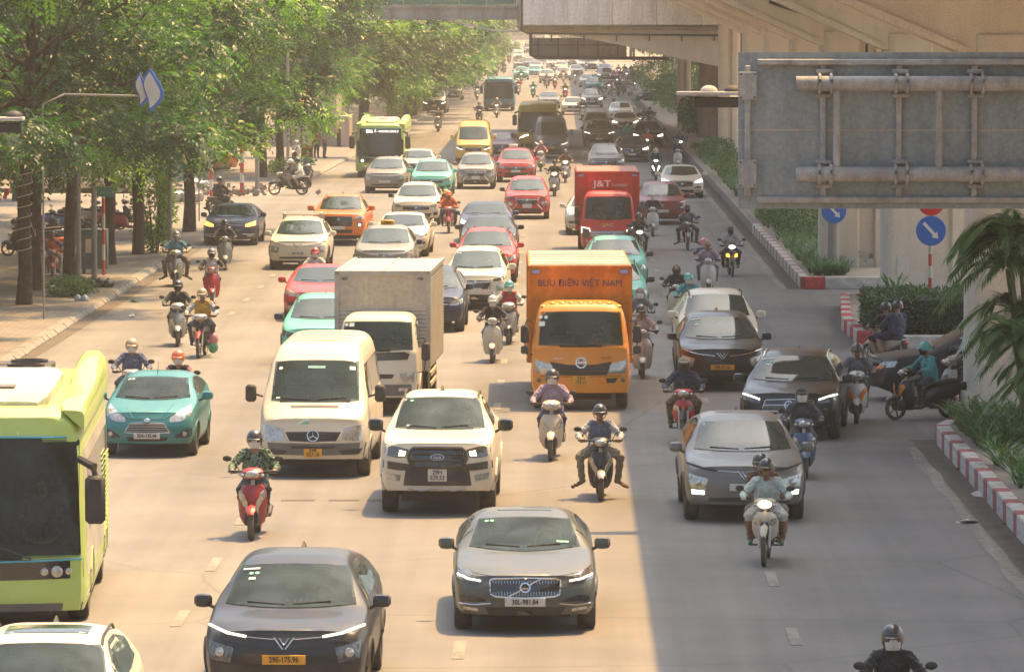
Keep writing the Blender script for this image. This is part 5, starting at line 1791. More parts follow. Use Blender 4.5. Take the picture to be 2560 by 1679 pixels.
# ================================================================== the setting
rng = np.random.default_rng(7)
random.seed(7)
def surf_mat(name, c1, c2, scale, rough=.9, bump=.3, bscale=80, stain=None, tracks=False, joints=None, soft=False):
 m, nt = new_mat(name)
 out = N(nt, 'ShaderNodeOutputMaterial'); b = N(nt, 'ShaderNodeBsdfPrincipled')
 b.inputs['Roughness'].default_value = rough
 b.inputs['Specular IOR Level'].default_value = .25
 tc = N(nt, 'ShaderNodeTexCoord')
 def noise(sc, det=6, vec=None, ro=.6):
  n = N(nt, 'ShaderNodeTexNoise'); n.inputs['Scale'].default_value = sc; n.inputs['Detail'].default_value = det; n.inputs['Roughness'].default_value = ro
  nt.links.new(vec if vec else tc.outputs['Object'], n.inputs['Vector']); return n
 def mapr(src, a, b_, c, d):
  r = N(nt, 'ShaderNodeMapRange'); r.inputs[1].default_value = a; r.inputs[2].default_value = b_; r.inputs[3].default_value = c; r.inputs[4].default_value = d
  nt.links.new(src, r.inputs[0]); return r.outputs[0]
 n1 = noise(scale)
 mx = N(nt, 'ShaderNodeMix', data_type='RGBA'); mx.inputs[6].default_value = (*c1, 1); mx.inputs[7].default_value = (*c2, 1)
 nt.links.new(mapr(n1.outputs['Fac'], .3, .7, 0, 1), mx.inputs['Factor'])
 last = mx.outputs[2]
 def mult(last, fac):
  k = N(nt, 'ShaderNodeMix', data_type='RGBA', blend_type='MULTIPLY'); k.inputs['Factor'].default_value = 1
  nt.links.new(last, k.inputs[6]); nt.links.new(fac, k.inputs[7]); return k.outputs[2]
 g = noise(bscale, 3)
 last = mult(last, mapr(g.outputs['Fac'], .25, .75, .80, 1.2))
 if tracks:
  mp = N(nt, 'ShaderNodeMapping'); mp.inputs['Scale'].default_value = (.9, .012, 1)
  nt.links.new(tc.outputs['Object'], mp.inputs['Vector'])
  t = noise(1.0, 4, mp.outputs[0])
  last = mult(last, mapr(t.outputs['Fac'], .3, .7, .77, 1.13))
  mp2 = N(nt, 'ShaderNodeMapping'); mp2.inputs['Scale'].default_value = (.25, .05, 1)
  nt.links.new(tc.outputs['Object'], mp2.inputs['Vector'])
  t2 = noise(1.0, 6, mp2.outputs[0], .7)
  last = mult(last, mapr(t2.outputs['Fac'], .35, .65, .90, 1.10))
  oil = noise(.55, 8, None, .75)
  last = mult(last, mapr(oil.outputs['Fac'], .60, .74, 1.0, .80))
  v = N(nt, 'ShaderNodeTexVoronoi'); v.feature = 'DISTANCE_TO_EDGE'; v.inputs['Scale'].default_value = .16
  wv = noise(.5, 5)
  ad = N(nt, 'ShaderNodeMix', data_type='VECTOR'); ad.inputs['Factor'].default_value = .25
  nt.links.new(tc.outputs['Object'], ad.inputs[4]); nt.links.new(wv.outputs['Color'], ad.inputs[5])
  nt.links.new(ad.outputs[1], v.inputs['Vector'])
  last = mult(last, mapr(v.outputs['Distance'], 0.0, .006, .78, 1.0))
 if stain:
  mp3 = N(nt, 'ShaderNodeMapping'); mp3.inputs['Scale'].default_value = stain
  nt.links.new(tc.outputs['Object'], mp3.inputs['Vector'])
  t3 = noise(1.0, 7, mp3.outputs[0], .7)
  last = mult(last, mapr(t3.outputs['Fac'], .35, .68, 1.04 if soft else 1.10, .84 if soft else .66))
 if joints:
  br = N(nt, 'ShaderNodeTexBrick'); br.inputs['Scale'].default_value = 1.0
  br.inputs['Brick Width'].default_value = joints; br.inputs['Row Height'].default_value = joints; br.inputs['Mortar Size'].default_value = .012
  br.inputs['Color1'].default_value = (1, 1, 1, 1); br.inputs['Color2'].default_value = (.86, .86, .86, 1); br.inputs['Mortar'].default_value = (.55, .55, .55, 1)
  nt.links.new(tc.outputs['Object'], br.inputs['Vector'])
  last = mult(last, br.outputs['Color'])
 nt.links.new(last, b.inputs['Base Color'])
 bp = N(nt, 'ShaderNodeBump'); bp.inputs['Strength'].default_value = bump; bp.inputs['Distance'].default_value = .01
 nt.links.new(g.outputs['Fac'], bp.inputs['Height']); nt.links.new(bp.outputs['Normal'], b.inputs['Normal'])
 nt.links.new(b.outputs[0], out.inputs['Surface'])
 MATS[name] = m
surf_mat('asphalt', (.150, .144, .136), (.195, .185, .173), .35, rough=.85, bump=.35, bscale=55, tracks=True)
surf_mat('asphalt_worn', (.17, .16, .145), (.22, .20, .18), .8, rough=.9, bump=.3, bscale=40)
surf_mat('earth', (.24, .20, .155), (.34, .29, .23), .5, bump=.6, bscale=12)
surf_mat('paving', (.17, .155, .135), (.24, .215, .185), .6, joints=.4, bscale=30)
surf_mat('kerb_stone', (.22, .205, .18), (.30, .275, .24), 2.5, bscale=25, stain=(1.5, 1.5, 6))
surf_mat('kerb_white', (.42, .41, .38), (.55, .53, .49), 3, bscale=20, stain=(2, 2, 7), rough=.7)
surf_mat('kerb_red', (.42, .045, .045), (.52, .09, .085), 3, bscale=20, stain=(2, 2, 7), rough=.7)
surf_mat('kerb_red_faded', (.30, .085, .085), (.40, .15, .145), 3, bscale=20, stain=(2, 2, 7), rough=.7)
surf_mat('gutter', (.08, .072, .062), (.14, .12, .10), 1.2, bscale=15)
surf_mat('road_white', (.20, .19, .17), (.29, .27, .24), 4, bscale=30, stain=(3, .4, 1))
surf_mat('road_yellow', (.20, .19, .165), (.30, .28, .24), 4, bscale=30, stain=(3, .4, 1))
surf_mat('concrete', (.52, .47, .385), (.62, .565, .47), .7, bump=.3, bscale=30, stain=(1.1, 1.1, .15), soft=True)
surf_mat('concrete_grey', (.52, .50, .43), (.62, .60, .52), .7, bump=.3, bscale=30, stain=(1.3, 1.3, .12), soft=True)
surf_mat('concrete_dark', (.24, .20, .155), (.32, .27, .21), .9, bump=.3, bscale=30, stain=(1.3, 1.3, .12))
surf_mat('fascia_white', (.68, .65, .62), (.76, .73, .70), .4, bump=.1, bscale=8, stain=(.8, .8, .15), rough=.6)
surf_mat('bridge_steel', (.27, .265, .25), (.34, .33, .31), .6, bump=.1, bscale=10, stain=(.8, .8, .2), rough=.6)
surf_mat('galvanised', (.26, .27, .27), (.38, .385, .38), 9, bump=.4, bscale=60, rough=.55, stain=(3, 3, .6))
surf_mat('sign_back', (.212, .255, .272), (.258, .30, .315), 1.0, bump=.05, bscale=20, rough=.55, stain=(5, 5, .35), soft=True)
surf_mat('wall_beige', (.42, .36, .30), (.52, .45, .38), .5, bscale=20, stain=(.7, .7, .12))
surf_mat('wall_white', (.45, .43, .40), (.55, .52, .48), .4, bscale=20, stain=(.6, .6, .1))
surf_mat('bark', (.040, .029, .020), (.085, .062, .044), 5, bump=1.0, bscale=14, stain=(8, 8, .8))
surf_mat('plaster_dirty', (.30, .28, .26), (.40, .37, .34), 1.2, bscale=20)
pbr('pole_grey', (.28, .27, .255), rough=.5, metal=.3, dust=.4)
pbr('post_red', (.48, .05, .04), rough=.5, dust=.25)
pbr('post_white', (.52, .50, .46), rough=.5, dust=.25)
pbr('sign_blue', (.02, .13, .48), rough=.4, var=.06)
pbr('sign_red', (.60, .03, .03), rough=.4, var=.06)
pbr('sign_teal', (.06, .24, .23), rough=.5)
pbr('glass_green', (.10, .22, .17), rough=.1, trans=.0, coat=.6)
pbr('dark_pipe', (.035, .035, .033), rough=.5)
pbr('shop_dark', (.05, .042, .036), rough=.6)
pbr('shop_red', (.42, .05, .04), rough=.6)
pbr('shop_yellow', (.50, .30, .05), rough=.6)
pbr('shop_blue', (.03, .10, .30), rough=.6)
pbr('rope', (.42, .36, .26), rough=.9)
pbr('bag_black', (.02, .02, .02), rough=.3)
pbr('bag_white', (.42, .46, .46), rough=.35)
pbr('bag_green', (.08, .30, .16), rough=.35)
pbr('bag_pink', (.50, .16, .20), rough=.35)
pbr('paper', (.55, .52, .47), rough=.8)
pbr('box_teal', (.035, .10, .12), rough=.5, dust=.3)
pbr('dry_leaf', (.22, .10, .05), rough=.9)
pbr('vehicle_orange', (.55, .15, .03), rough=.4, dust=.3)

def sheet(name, poly, z, mat, kind='structure', label=None):
 mb = MB()
 mb.add([(p[0], p[1], z) for p in poly], [tuple(range(len(poly)))])
 o = link(name, mb.mesh(name, smooth=False), None, mat)
 # flat sheets face upwards
 if o.data.polygons[0].normal.z < 0:
  o.data.flip_normals()
 return tag(o, label, None, None, kind)
def strip(name, xs0, xs1, ys, z, mat, parent=None, kind='structure'):
 vs, fs = [], []
 for y, a, b in zip(ys, xs0, xs1):
  vs += [(a, y, z), (b, y, z)]
 for i in range(len(ys) - 1):
  fs.append((2 * i, 2 * i + 1, 2 * i + 3, 2 * i + 2))
 me = bpy.data.meshes.new(name)
 me.from_pydata(vs, [], fs)
 me.update()
 if me.polygons[0].normal.z < 0:
  me.flip_normals()
 o = link(name, me, parent, mat)
 return tag(o, kind=None if parent else kind)
XL, XR = -12.4, 7.0
sheet('ground', [(-1500, -60), (1500, -60), (1500, 7000), (-1500, 7000)], -.03, 'earth', label='dusty bare ground on both sides of the avenue')
YS = [20] + list(range(60, 640, 40)) + list(range(640, 2300, 60))
tag(strip('road', [XL + bend(y) - (10 if y > 1500 else 0) for y in YS], [XR + .25 + bend(y) for y in YS], YS, 0, 'asphalt'), 'wide pale asphalt avenue full of traffic')
# side street on the left and the turning lanes under the viaduct
sheet('side_road', [(-60, 186), (XL + .02, 184), (XL + .02, 236), (-60, 240)], -.004, 'asphalt_worn', label='side street opening on to the avenue')
sheet('turning_lane', [(XR + .24, 100), (16, 100), (16, 156.5), (XR + .24, 156.5)], -.004, 'asphalt', label='grey turning lane passing under the viaduct')

# painted lines: dashes 2 m long and 7 m apart, and the worn edge line by the right kerb
marks = thing('lane_markings', (0, 0, 0), kind='structure', label='worn white lane dashes on the asphalt')
dash = MB()
dash.box((0, 0, 0), (.15, 1.9, .004))
dash_me = dash.mesh('lane_dash', smooth=False)
for xl, y0 in ((3.02, 62.0), (-1.25, 67.5), (-5.0, 64.0), (-8.7, 66.0)):
 y = y0
 while y < 420:
  d = link('lane_dash', dash_me, marks, 'road_white', (xl, y, .006))
  y += 7.0
ws = 0
def wob(y): return .03 * math.sin(y * 1.3) + .02 * math.sin(y * .37 + 1)
ysE = [x * .8 + 40 for x in range(0, 75)]
strip('edge_line', [XR - .62 + wob(y) for y in ysE], [XR - .42 + wob(y * 1.1) for y in ysE], ysE, .006, 'road_yellow', marks)
ysE = [156 + x * 3 for x in range(0, 170)]
strip('edge_line', [XR - .62 + wob(y) for y in ysE], [XR - .42 + wob(y * 1.1) for y in ysE], ysE, .006, 'road_yellow', marks)
strip('gutter_dirt', [XR - .40, XR - .38, XR - .41], [XR + .05] * 3, [40, 70, 101], .005, 'gutter', marks)
strip('gutter_dirt', [XR - .40] * 3, [XR + .05] * 3, [156, 250, 500], .005, 'gutter', marks)
strip('gutter_dirt', [XL - .05] * 4, [XL + .35, XL + .25, XL + .4, XL + .3], [90, 120, 150, 183], .005, 'gutter', marks)
for k, (px, py, w, l, rz) in enumerate(((745, 1250, .55, .25, 0), (860, 1250, .5, .25, 0), (955, 1250, .5, .25, 0), )):
 p = G(px, py)
 mb = MB().box((0, 0, 0), (w, l, .003))
 link('worn_patch' if k > 2 else 'drain_grate', mb.mesh('patch', smooth=False), marks, 'road_yellow' if k > 2 else 'gutter', (p.x, p.y, .006), (0, 0, rz))

# left pavement and its kerb stones
def slab(name, poly, z0, z1, mat, label=None, parent=None, kind='structure'):
 o = link(name, MB().prism(poly, z0, z1).mesh(name, smooth=False), parent, mat)
 return tag(o, label, None, None, None if parent else kind)
slab('pavement', [(-45, 20), (XL - .32, 20), (XL - .32, 183), (XL - 2, 185), (-45, 186)], -.05, .148, 'paving', 'dusty paved footway under the trees')
slab('pavement', [(-45, 242), (XL - 1.0, 240), (XL + .3, 258), (-11.0 - .3, 320), (-10.4, 420), (-10.4, 640), (-40, 640)], -.05, .148, 'paving', 'sunlit footway beyond the side street by the bus stop')
ysF = list(range(620, 2200, 60))
strip('pavement', [-45 + bend(y) for y in ysF], [XL + bend(y) for y in ysF], ysF, .02, 'paving')
kerb_l = thing('kerb', (0, 0, 0), kind='structure', label='sloping grey kerb stones along the left footway')
ks = MB()
ks.rings([[(-.32, -.49, -.05), (-.02, -.49, -.05), (-.02, -.49, .05), (-.12, -.49, .15), (-.32, -.49, .152)], [(-.32, .49, -.05), (-.02, .49, -.05), (-.02, .49, .05), (-.12, .49, .15), (-.32, .49, .152)]])
ks_me = ks.mesh('kerb_stone', smooth=False)
y = 95.0
while y < 183:
 link('kerb_stone', ks_me, kerb_l, 'kerb_stone', (XL + random.uniform(-.015, .015), y, random.uniform(-.008, .004)), (0, 0, random.uniform(-.012, .012)))
 y += 1.0
edge = [(XL - 1.0, 240), (XL + .3, 258), (-11.3, 320), (-10.4, 420)]
for a, b in zip(edge[:-1], edge[1:]):
 a, b = Vector((*a, 0)), Vector((*b, 0))
 n = int((b - a).length / 1.0)
 for k in range(n):
  p = a.lerp(b, (k + .5) / n)
  an = math.atan2((b - a).y, (b - a).x) - math.pi / 2
  link('kerb_stone', ks_me, kerb_l, 'kerb_stone', (p.x + .28, p.y, 0), (0, 0, an))

# planted islands under the viaduct, edged with painted kerb stones
def island(name, poly, label, soil_z=.30, red0=0, red='kerb_red', plain_after=None, st=.98, h=.36, skip=(), short=1.0):
 t = thing(name, (0, 0, 0), kind='structure', label=label)
 link('soil', MB().prism(poly, -.05, soil_z).mesh('soil', smooth=False), t, 'earth')
 me = MB().box((0, 0, h / 2 - .01), (.26, st - .014, h), ch=.02).mesh('kerb_stone', smooth=False)
 n = len(poly)
 cnt = red0
 for i in range(n):
  if i in skip:
   continue
  a, b = Vector((*poly[i], 0)), Vector((*poly[(i + 1) % n], 0))
  L_ = (b - a).length
  cuts = [0.0]
  c_ = cnt
  while cuts[-1] < L_ - .25:
   cuts.append(min(L_, cuts[-1] + (st * short if c_ % 2 else st)))
   c_ += 1
  for k in range(len(cuts) - 1):
   p = a.lerp(b, (cuts[k] + cuts[k + 1]) / 2 / L_)
   an = math.atan2((b - a).y, (b - a).x) - math.pi / 2
   if plain_after and p.y > plain_after:
    mt = 'kerb_stone'
   else:
    mt = (red if p.x < XR + .4 else 'kerb_red') if cnt % 2 else 'kerb_white'
   if p.y > 320:
    continue
   o = link('kerb_stone', me, t, mt, (p.x, p.y, random.uniform(-.006, .006)), (0, 0, an + random.uniform(-.01, .01)))
   o.scale = (1, (cuts[k + 1] - cuts[k]) / st, 1)
   cnt += 1
 return t
island('traffic_island', [(XR + .13, 40), (XR + .13, 100.2), (XR + .45, 101.6), (7.9, 103.0), (7.95, 108), (14, 108), (14, 40)], 'planted traffic island in front with red and white kerb', red='kerb_red_faded', skip=(4, 5, 6), st=1.3, short=.5)
island('traffic_island', [(8.0, 127.8), (14, 127.8), (14, 148), (7.8, 147), (7.25, 136), (7.3, 130)], 'planted island with clipped hedge between the turning lanes', skip=(1,), st=1.2)
island('traffic_island', [(XR + .13, 156.2), (14, 156.2), (14, 700), (XR + .13, 700)], 'long planted strip below the viaduct piers with painted kerb end', plain_after=196, skip=(1, 2), red0=1, red='kerb_red_faded', st=1.9, short=.3)
# from the first side of this island on, the kerb is a plain concrete upstand
slab('concrete_upstand', [(XR, 318), (XR + .28, 318), (XR + .28, 900), (XR, 900)], 0, .42, 'kerb_stone', 'plain concrete upstand along the planted strip far away')

# ---------------------------------------------------------------- viaduct
def pier(y, x0, w, label, capz=6.9, mat='concrete', d=2.3, capl=4.6):
 t = thing('viaduct_pier', (x0, y, 0), label=label, cat='pier', group='viaduct piers')
 # shaft: rounded corners, two shallow flutes on the front
 prof = []
 r = .28
 def arc(cx, cy, a0):
  return [(cx + r * math.cos(R(a0 + 15 * k)), cy + r * math.sin(R(a0 + 15 * k))) for k in range(7)]
 g = .13
 front = [(w * .42, 0), (w * .45, g), (w * .60, g), (w * .63, 0)]
 prof = arc(r, r, 180) + front + arc(w - r, r, 270) + arc(w - r, d - r, 0) + arc(r, d - r, 90)
 mb = MB()
 mb.rings([[(p[0], p[1], z) for p in prof] for z in (-.2, capz + .4)])
 link('shaft', mb.mesh('shaft', smooth=True, angle=35), t, mat)
 b = MB()
 b.prism([(p[0] * 1.08 - w * .04, p[1] * 1.1 - .1) for p in prof], -.2, .55)
 link('plinth', b.mesh('plinth', smooth=False), t, mat)
 # hammerhead: underside climbs towards the carriageway
 c = MB()
 xs = [(-capl, 9.5), (-capl, 9.05), (-.1, capz), (w + .1, capz), (w + 2.4, 9.05), (w + 2.4, 9.5)]
 c.add([(x, .1, z) for x, z in xs] + [(x, d - .1, z) for x, z in xs], [tuple(range(6)), tuple(range(6, 12))[::-1]] + [(i, i + 6, (i + 1) % 6 + 6, (i + 1) % 6) for i in range(6)])
 link('crosshead', c.mesh('crosshead', smooth=False), t, mat)
 lip = MB()
 lip.add([(x, q, z + dz) for q in (-.02, .1) for x, z, dz in ((-capl, 9.05, 0), (-.1, capz, 0), (-.1, capz, .16), (-capl, 9.05, .16))], [(0, 1, 2, 3), (7, 6, 5, 4), (0, 4, 5, 1), (3, 2, 6, 7), (0, 3, 7, 4), (1, 5, 6, 2)])
 link('crosshead_lip', lip.mesh('crosshead_lip', smooth=False), t, mat)
 if not 155 < y < 180:
  return t
 dp = MB().tube([(w * .52, -.05, 6.6), (w * .52, -.05, capz + .2), (w * .30, -.05, capz + .5), (-1.6, .0, 8.3)], .05, 7)
 link('drain_pipe', dp.mesh('drain_pipe'), t, 'dark_pipe')
 return t
pier(105.4, 8.06, 3.0, 'tall concrete viaduct pier behind the palm fronds', mat='concrete', capz=7.15)
pier(145.0, 8.75, 2.9, 'greenish rounded concrete pier behind the clipped hedge', mat='concrete_grey', capz=7.0)
pier(163.5, 7.95, 2.6, 'tan concrete pier behind the grey pole with the round arrow sign', capz=7.0)
pier(199, 8.55, 2.8, 'concrete pier partly covered by the sign back, fourth along the strip', capz=7.0)
pier(226, 8.6, 2.8, 'concrete pier partly covered by the sign back, fifth along the strip', capz=7.0)
pier(252, 8.6, 2.8, 'concrete pier partly covered by the sign back, sixth along the strip', capz=7.0)
pier(286, 8.45, 1.15, 'slender pale column beside the white station fascia', capz=8.6, capl=.6, d=1.2)
pier(330, 8.6, 2.6, 'dark fluted pier under the station beam', mat='concrete_dark', capz=7.2)
pier(360, 7.9, .9, 'thin pale column standing in the far hedge', mat='concrete_grey', capz=7.2, capl=.5, d=.9)
dk = thing('viaduct_deck', (0, 0, 0), label='elevated concrete viaduct deck shading the carriageway', cat='viaduct')
mb = MB()
for y0 in range(40, 700, 30):
 mb.box((8.95, y0 + 14.98, 10.25), (8.5, 29.96, 1.5), ch=.03)
link('deck_span', mb.mesh('deck_span', smooth=False), dk, 'concrete')
mb = MB()
for s, x in ((-1, 4.8), (1, 13.1)):
 mb.box((x, 370, 11.5), (.22, 660, 1.1))
link('parapet', mb.mesh('parapet', smooth=False), dk, 'concrete_grey')
mb = MB()
for x in (6.2, 8.2, 10.2, 12.2):
 mb.box((x, 370, 9.42), (.5, 660, .9))
link('girder', mb.mesh('girder', smooth=False), dk, 'concrete')

# station over the avenue, its tapered cross beam, and the footbridge that runs into it
st = thing('elevated_station', (0, 290, 0), label='elevated station with white fascia panels above a tapered concrete beam', cat='station')
fp = MB().box((0, 0, 0), (2.36, .25, 1.75), ch=.02).mesh('fascia_panel', smooth=False)
for k in range(9):
 link('fascia_panel', fp, st, 'fascia_white', (-1.9 + 1.19 + k * 2.38, 0, 8.18))
mb = MB()
mb.box((9.2, 41, 12.6), (22.2, 80, 8.6))
mb.box((9.2, 41, 7.9), (22.0, 79, .7))
link('station_hall', mb.mesh('station_hall', smooth=False), st, 'fascia_white')
xs = [(-2.15, 7.28), (-2.15, 6.95), (.6, 6.75), (3.4, 6.2), (6.4, 5.5), (9.4, 4.9), (9.4, 7.28)]
c = MB()
c.add([(x, .6, z) for x, z in xs] + [(x, 3.2, z) for x, z in xs], [tuple(range(7)), tuple(range(7, 14))[::-1]] + [(i, i + 7, (i + 1) % 7 + 7, (i + 1) % 7) for i in range(7)])
link('cross_beam', c.mesh('cross_beam', smooth=False), st, 'concrete')
link('beam_lip', MB().box((3.6, .45, 7.12), (11.6, .25, .22)).mesh('beam_lip', smooth=False), st, 'concrete_dark')
mb = MB()
mb.tube([(-2.0, .35, 9.0), (-2.0, .35, 7.0), (-1.7, .35, 6.85), (9.4, .35, 6.72)], .055, 7)
link('beam_pipe', mb.mesh('beam_pipe'), st, 'dark_pipe')
for k in range(6):
 link('pipe_bracket', MB().box((0, 0, 0), (.06, .12, .34)).mesh('pipe_bracket', smooth=False), st, 'dark_pipe', (-.4 + k * 1.75, .5, 6.6))
mb = MB().box((1.3, 78, 5.6), (6.6, 2.5, 1.25))
link('rear_beam', mb.mesh('rear_beam', smooth=False), st, 'bridge_steel')
mb = MB()
for k in range(5):
 mb.box((-1.4 + k * 1.35, 76.7, 5.6), (.06, .1, 1.25))
mb.box((1.3, 76.7, 5.75), (6.6, .1, .05))
link('rear_beam_rib', mb.mesh('rear_beam_rib', smooth=False), st, 'dark_pipe')
mb = MB().tube([(-1.9, 76.4, 7.2), (-1.9, 76.4, 5.1), (-1.6, 76.4, 4.9), (7.5, 76.4, 4.85)], .12, 8)
link('rear_pipe', mb.mesh('rear_pipe'), st, 'dark_pipe')
fb = thing('footbridge', (0, 292, 0), label='grey steel footbridge with glass railing joining the station', cat='footbridge')
mb = MB()
mb.box((-14.5, 0, 7.98), (24.6, .22, .72))
mb.box((-14.5, 0, 7.60), (24.6, .42, .06))
mb.box((-14.5, 1.6, 8.30), (24.6, 3.6, .16))
link('girder', mb.mesh('girder', smooth=False), fb, 'bridge_steel')
for k in range(20):
 link('stiffener', MB().box((0, 0, 0), (.05, .12, .68)).mesh('stiffener', smooth=False) if k == 0 else bpy.data.objects['stiffener'].data, fb, 'bridge_steel', (-2.9 - k * 1.2, -.16, 7.97))
link('railing_glass', MB().box((-14.5, 0, 8.9), (24.4, .05, 1.0)).mesh('railing_glass', smooth=False), fb, 'glass_green')
mb = MB()
for k in range(17):
 mb.box((-2.4 - k * 1.5, -.06, 8.9), (.06, .06, 1.1))
mb.box((-14.5, -.06, 9.45), (24.6, .08, .08))
link('railing', mb.mesh('railing', smooth=False), fb, 'bridge_steel')
mb = MB().box((-2.1, .3, 7.9), (.35, .5, 1.6))
mb.tube([(-6.0, -.1, 7.56), (-3.6, -.1, 7.0), (-2.2, -.1, 6.95)], .06, 6)
link('bearing_bracket', mb.mesh('bearing_bracket', smooth=False), fb, 'concrete_grey')

# ---------------------------------------------------------------- overhead direction sign seen from behind
SG = 13500 / 205.0
def SX(px): return (px - VP[0]) / 205.0
def SZ(py): return CAM_H - (py - VP[1]) / 205.0
sg = thing('gantry_sign', (0, SG, 0), label='back of a large grey overhead road sign on galvanised pipes', cat='road sign')
xL, xR2, zT, zB = SX(1845), SX(1845) + 5.6, SZ(130), SZ(521)
zm = SZ(325)
link('sign_panel', MB().box(((xL + xR2) / 2, 0, (zT + zm) / 2 + .004), (xR2 - xL, .05, zT - zm - .012)).mesh('sign_panel', smooth=False), sg, 'sign_back')
link('sign_panel', MB().box(((xL + xR2) / 2, 0, (zB + zm) / 2 - .004), (xR2 - xL, .05, zm - zB - .012)).mesh('sign_panel', smooth=False), sg, 'sign_back')
link('seam_sealant', MB().box(((xL + xR2) / 2, -.02, zm), (xR2 - xL - .02, .03, .022)).mesh('seam_sealant', smooth=False), sg, 'plaster_dirty')
xa = SX(1868)
for z in (SZ(155), SZ(498)):
 link('frame_bar', MB().box(((xa + xR2) / 2 + .04, -.07, z), (xR2 - xa - .15, .09, .075), ch=.012).mesh('frame_bar', smooth=False), sg, 'galvanised')
for i, px in enumerate((1868, 2056, 2245, 2433, 2622, 2811)):
 x = SX(px)
 link('frame_bar', MB().box((x, -.062, (SZ(155) + SZ(498)) / 2), (.072, .075, SZ(155) - SZ(498) - .08), ch=.012).mesh('frame_bar', smooth=False), sg, 'galvanised')
 for pz in (SZ(208), SZ(433)):
  if i == 0:
   q = MB().box((x - .0, -.13, SZ(214) if pz > 6.4 else SZ(433)), (.215, .03, .34), ch=.006)
   qq = link('mounting_plate', q.mesh('mounting_plate', smooth=False), sg, 'galvanised')
   for bx in (-.085, .085):
    for bz in (-.14, .14):
     link('bolt', MB().lathe([(-.02, .012), (0, .012)], 6, 'Y').mesh('bolt'), qq, 'dark_metal', (x + bx, -.142, (SZ(214) if pz > 6.4 else SZ(433)) + bz))
  else:
   cl = MB()
   for dx in (-.07, .07):
    pts = []
    for k in range(9):
     a = R(-100 + 200 * k / 8)
     pts.append((x + dx + .02, -.24 - .110 * math.cos(a), pz + .110 * math.sin(a)))
    cl.tube(pts, .022, 6)
   for dz in (-.145, .145):
    cl.box((x + .01, -.13, pz + dz), (.20, .05, .052), ch=.01)
    for dx in (-.07, .08):
     cl.lathe([(-.20, .018), (-.14, .018)], 6, 'Y', c=(x + dx, 0, pz + dz))
   link('pipe_clamp', cl.mesh('pipe_clamp'), sg, 'galvanised')
for pz in (SZ(208), SZ(433)):
 mb = MB().tube([(SX(1987), -.24, pz), (SX(2400), -.24, pz), (xR2 + 1.4, -.24, pz)], .092, 18)
 link('gantry_pipe', mb.mesh('gantry_pipe'), sg, 'galvanised')
for px in (2089, 2343, 2600, 2850):
 link('gantry_strut', MB().tube([(SX(px), -.24, SZ(210)), (SX(px), -.24, SZ(432))], .045, 12).mesh('gantry_strut'), sg, 'galvanised')
link('gantry_post', MB().tube([(xR2 + 1.2, -.24, 0), (xR2 + 1.2, -.24, 7.6)], .20, 18).mesh('gantry_post'), sg, 'galvanised')

def signal(x, y, z, L, arm, label):
 t = thing('traffic_signal', (x, y, z), label=label, cat='traffic light', group='traffic lights on arms')
 link('housing', MB().box((L / 2, 0, -.14), (L, .30, .16), ch=.02).mesh('housing'), t, 'black_plastic')
 link('top_plate', MB().box((L / 2 - .12, -.03, 0), (L + .30, .42, .06), ch=.01).mesh('top_plate'), t, 'wall_white')
 for k in range(3):
  link('lamp_hood', MB().ell((.24 + k * .37, -.02, .03), (.14, .16, .10), 12, 6, v0=0).mesh('lamp_hood'), t, 'wall_white' if k == 0 else 'black_plastic')
 link('arm', MB().tube([(L * .5, .2, -.1), (arm, .2, -.1)], .06, 8).mesh('arm'), t, 'pole_grey')
 link('pole', MB().tube([(arm, .2, -.1 - z), (arm, .2, .4)], .10, 10).mesh('pole'), t, 'pole_grey')
 return t
signal(2.12, 85, 6.72, 1.15, 7.0, 'horizontal traffic light sticking out past the edge of the grey sign')
signal(-9.55, 85, 6.32, 1.1, -6.0, 'horizontal traffic light cut by the left picture edge among leaves')

# ---------------------------------------------------------------- leaves
def leaf_mat(name, stops, trans=.35, gloss=.32):
 m, nt = new_mat(name)
 out = N(nt, 'ShaderNodeOutputMaterial')
 at = N(nt, 'ShaderNodeAttribute'); at.attribute_name = 'tint'
 cr = N(nt, 'ShaderNodeValToRGB')
 el = cr.color_ramp.elements
 el[0].position, el[0].color = stops[0][0], (*stops[0][1], 1)
 el[1].position, el[1].color = stops[-1][0], (*stops[-1][1], 1)
 for p, c in stops[1:-1]:
  e = el.new(p); e.color = (*c, 1)
 nt.links.new(at.outputs['Fac'], cr.inputs['Fac'])
 b = N(nt, 'ShaderNodeBsdfPrincipled'); b.inputs['Roughness'].default_value = gloss; b.inputs['Specular IOR Level'].default_value = .5
 t = N(nt, 'ShaderNodeBsdfTranslucent')
 nt.links.new(cr.outputs['Color'], b.inputs['Base Color'])
 br = N(nt, 'ShaderNodeMix', data_type='RGBA', blend_type='MULTIPLY'); br.inputs['Factor'].default_value = 1; br.inputs[7].default_value = (1.3, 1.7, .6, 1)
 nt.links.new(cr.outputs['Color'], br.inputs[6]); nt.links.new(br.outputs[2], t.inputs['Color'])
 mx = N(nt, 'ShaderNodeMixShader'); mx.inputs['Fac'].default_value = trans
 nt.links.new(b.outputs[0], mx.inputs[1]); nt.links.new(t.outputs[0], mx.inputs[2])
 nt.links.new(mx.outputs[0], out.inputs['Surface'])
 MATS[name] = m
leaf_mat('leaf_tree', [(0, (.008, .030, .013)), (.28, (.018, .066, .022)), (.55, (.085, .195, .034)), (.93, (.22, .33, .035)), (1, (.30, .19, .03))], trans=.44, gloss=.44)  # dark and bright ends also carry the crowns' painted shade and sunlit patches
leaf_mat('leaf_strap', [(0, (.040, .10, .042)), (.6, (.075, .16, .065)), (1, (.13, .21, .085))], trans=.25, gloss=.30)
leaf_mat('leaf_hedge', [(0, (.030, .068, .027)), (.7, (.055, .115, .035)), (.9, (.12, .17, .03)), (1, (.18, .22, .035))], trans=.25, gloss=.4)
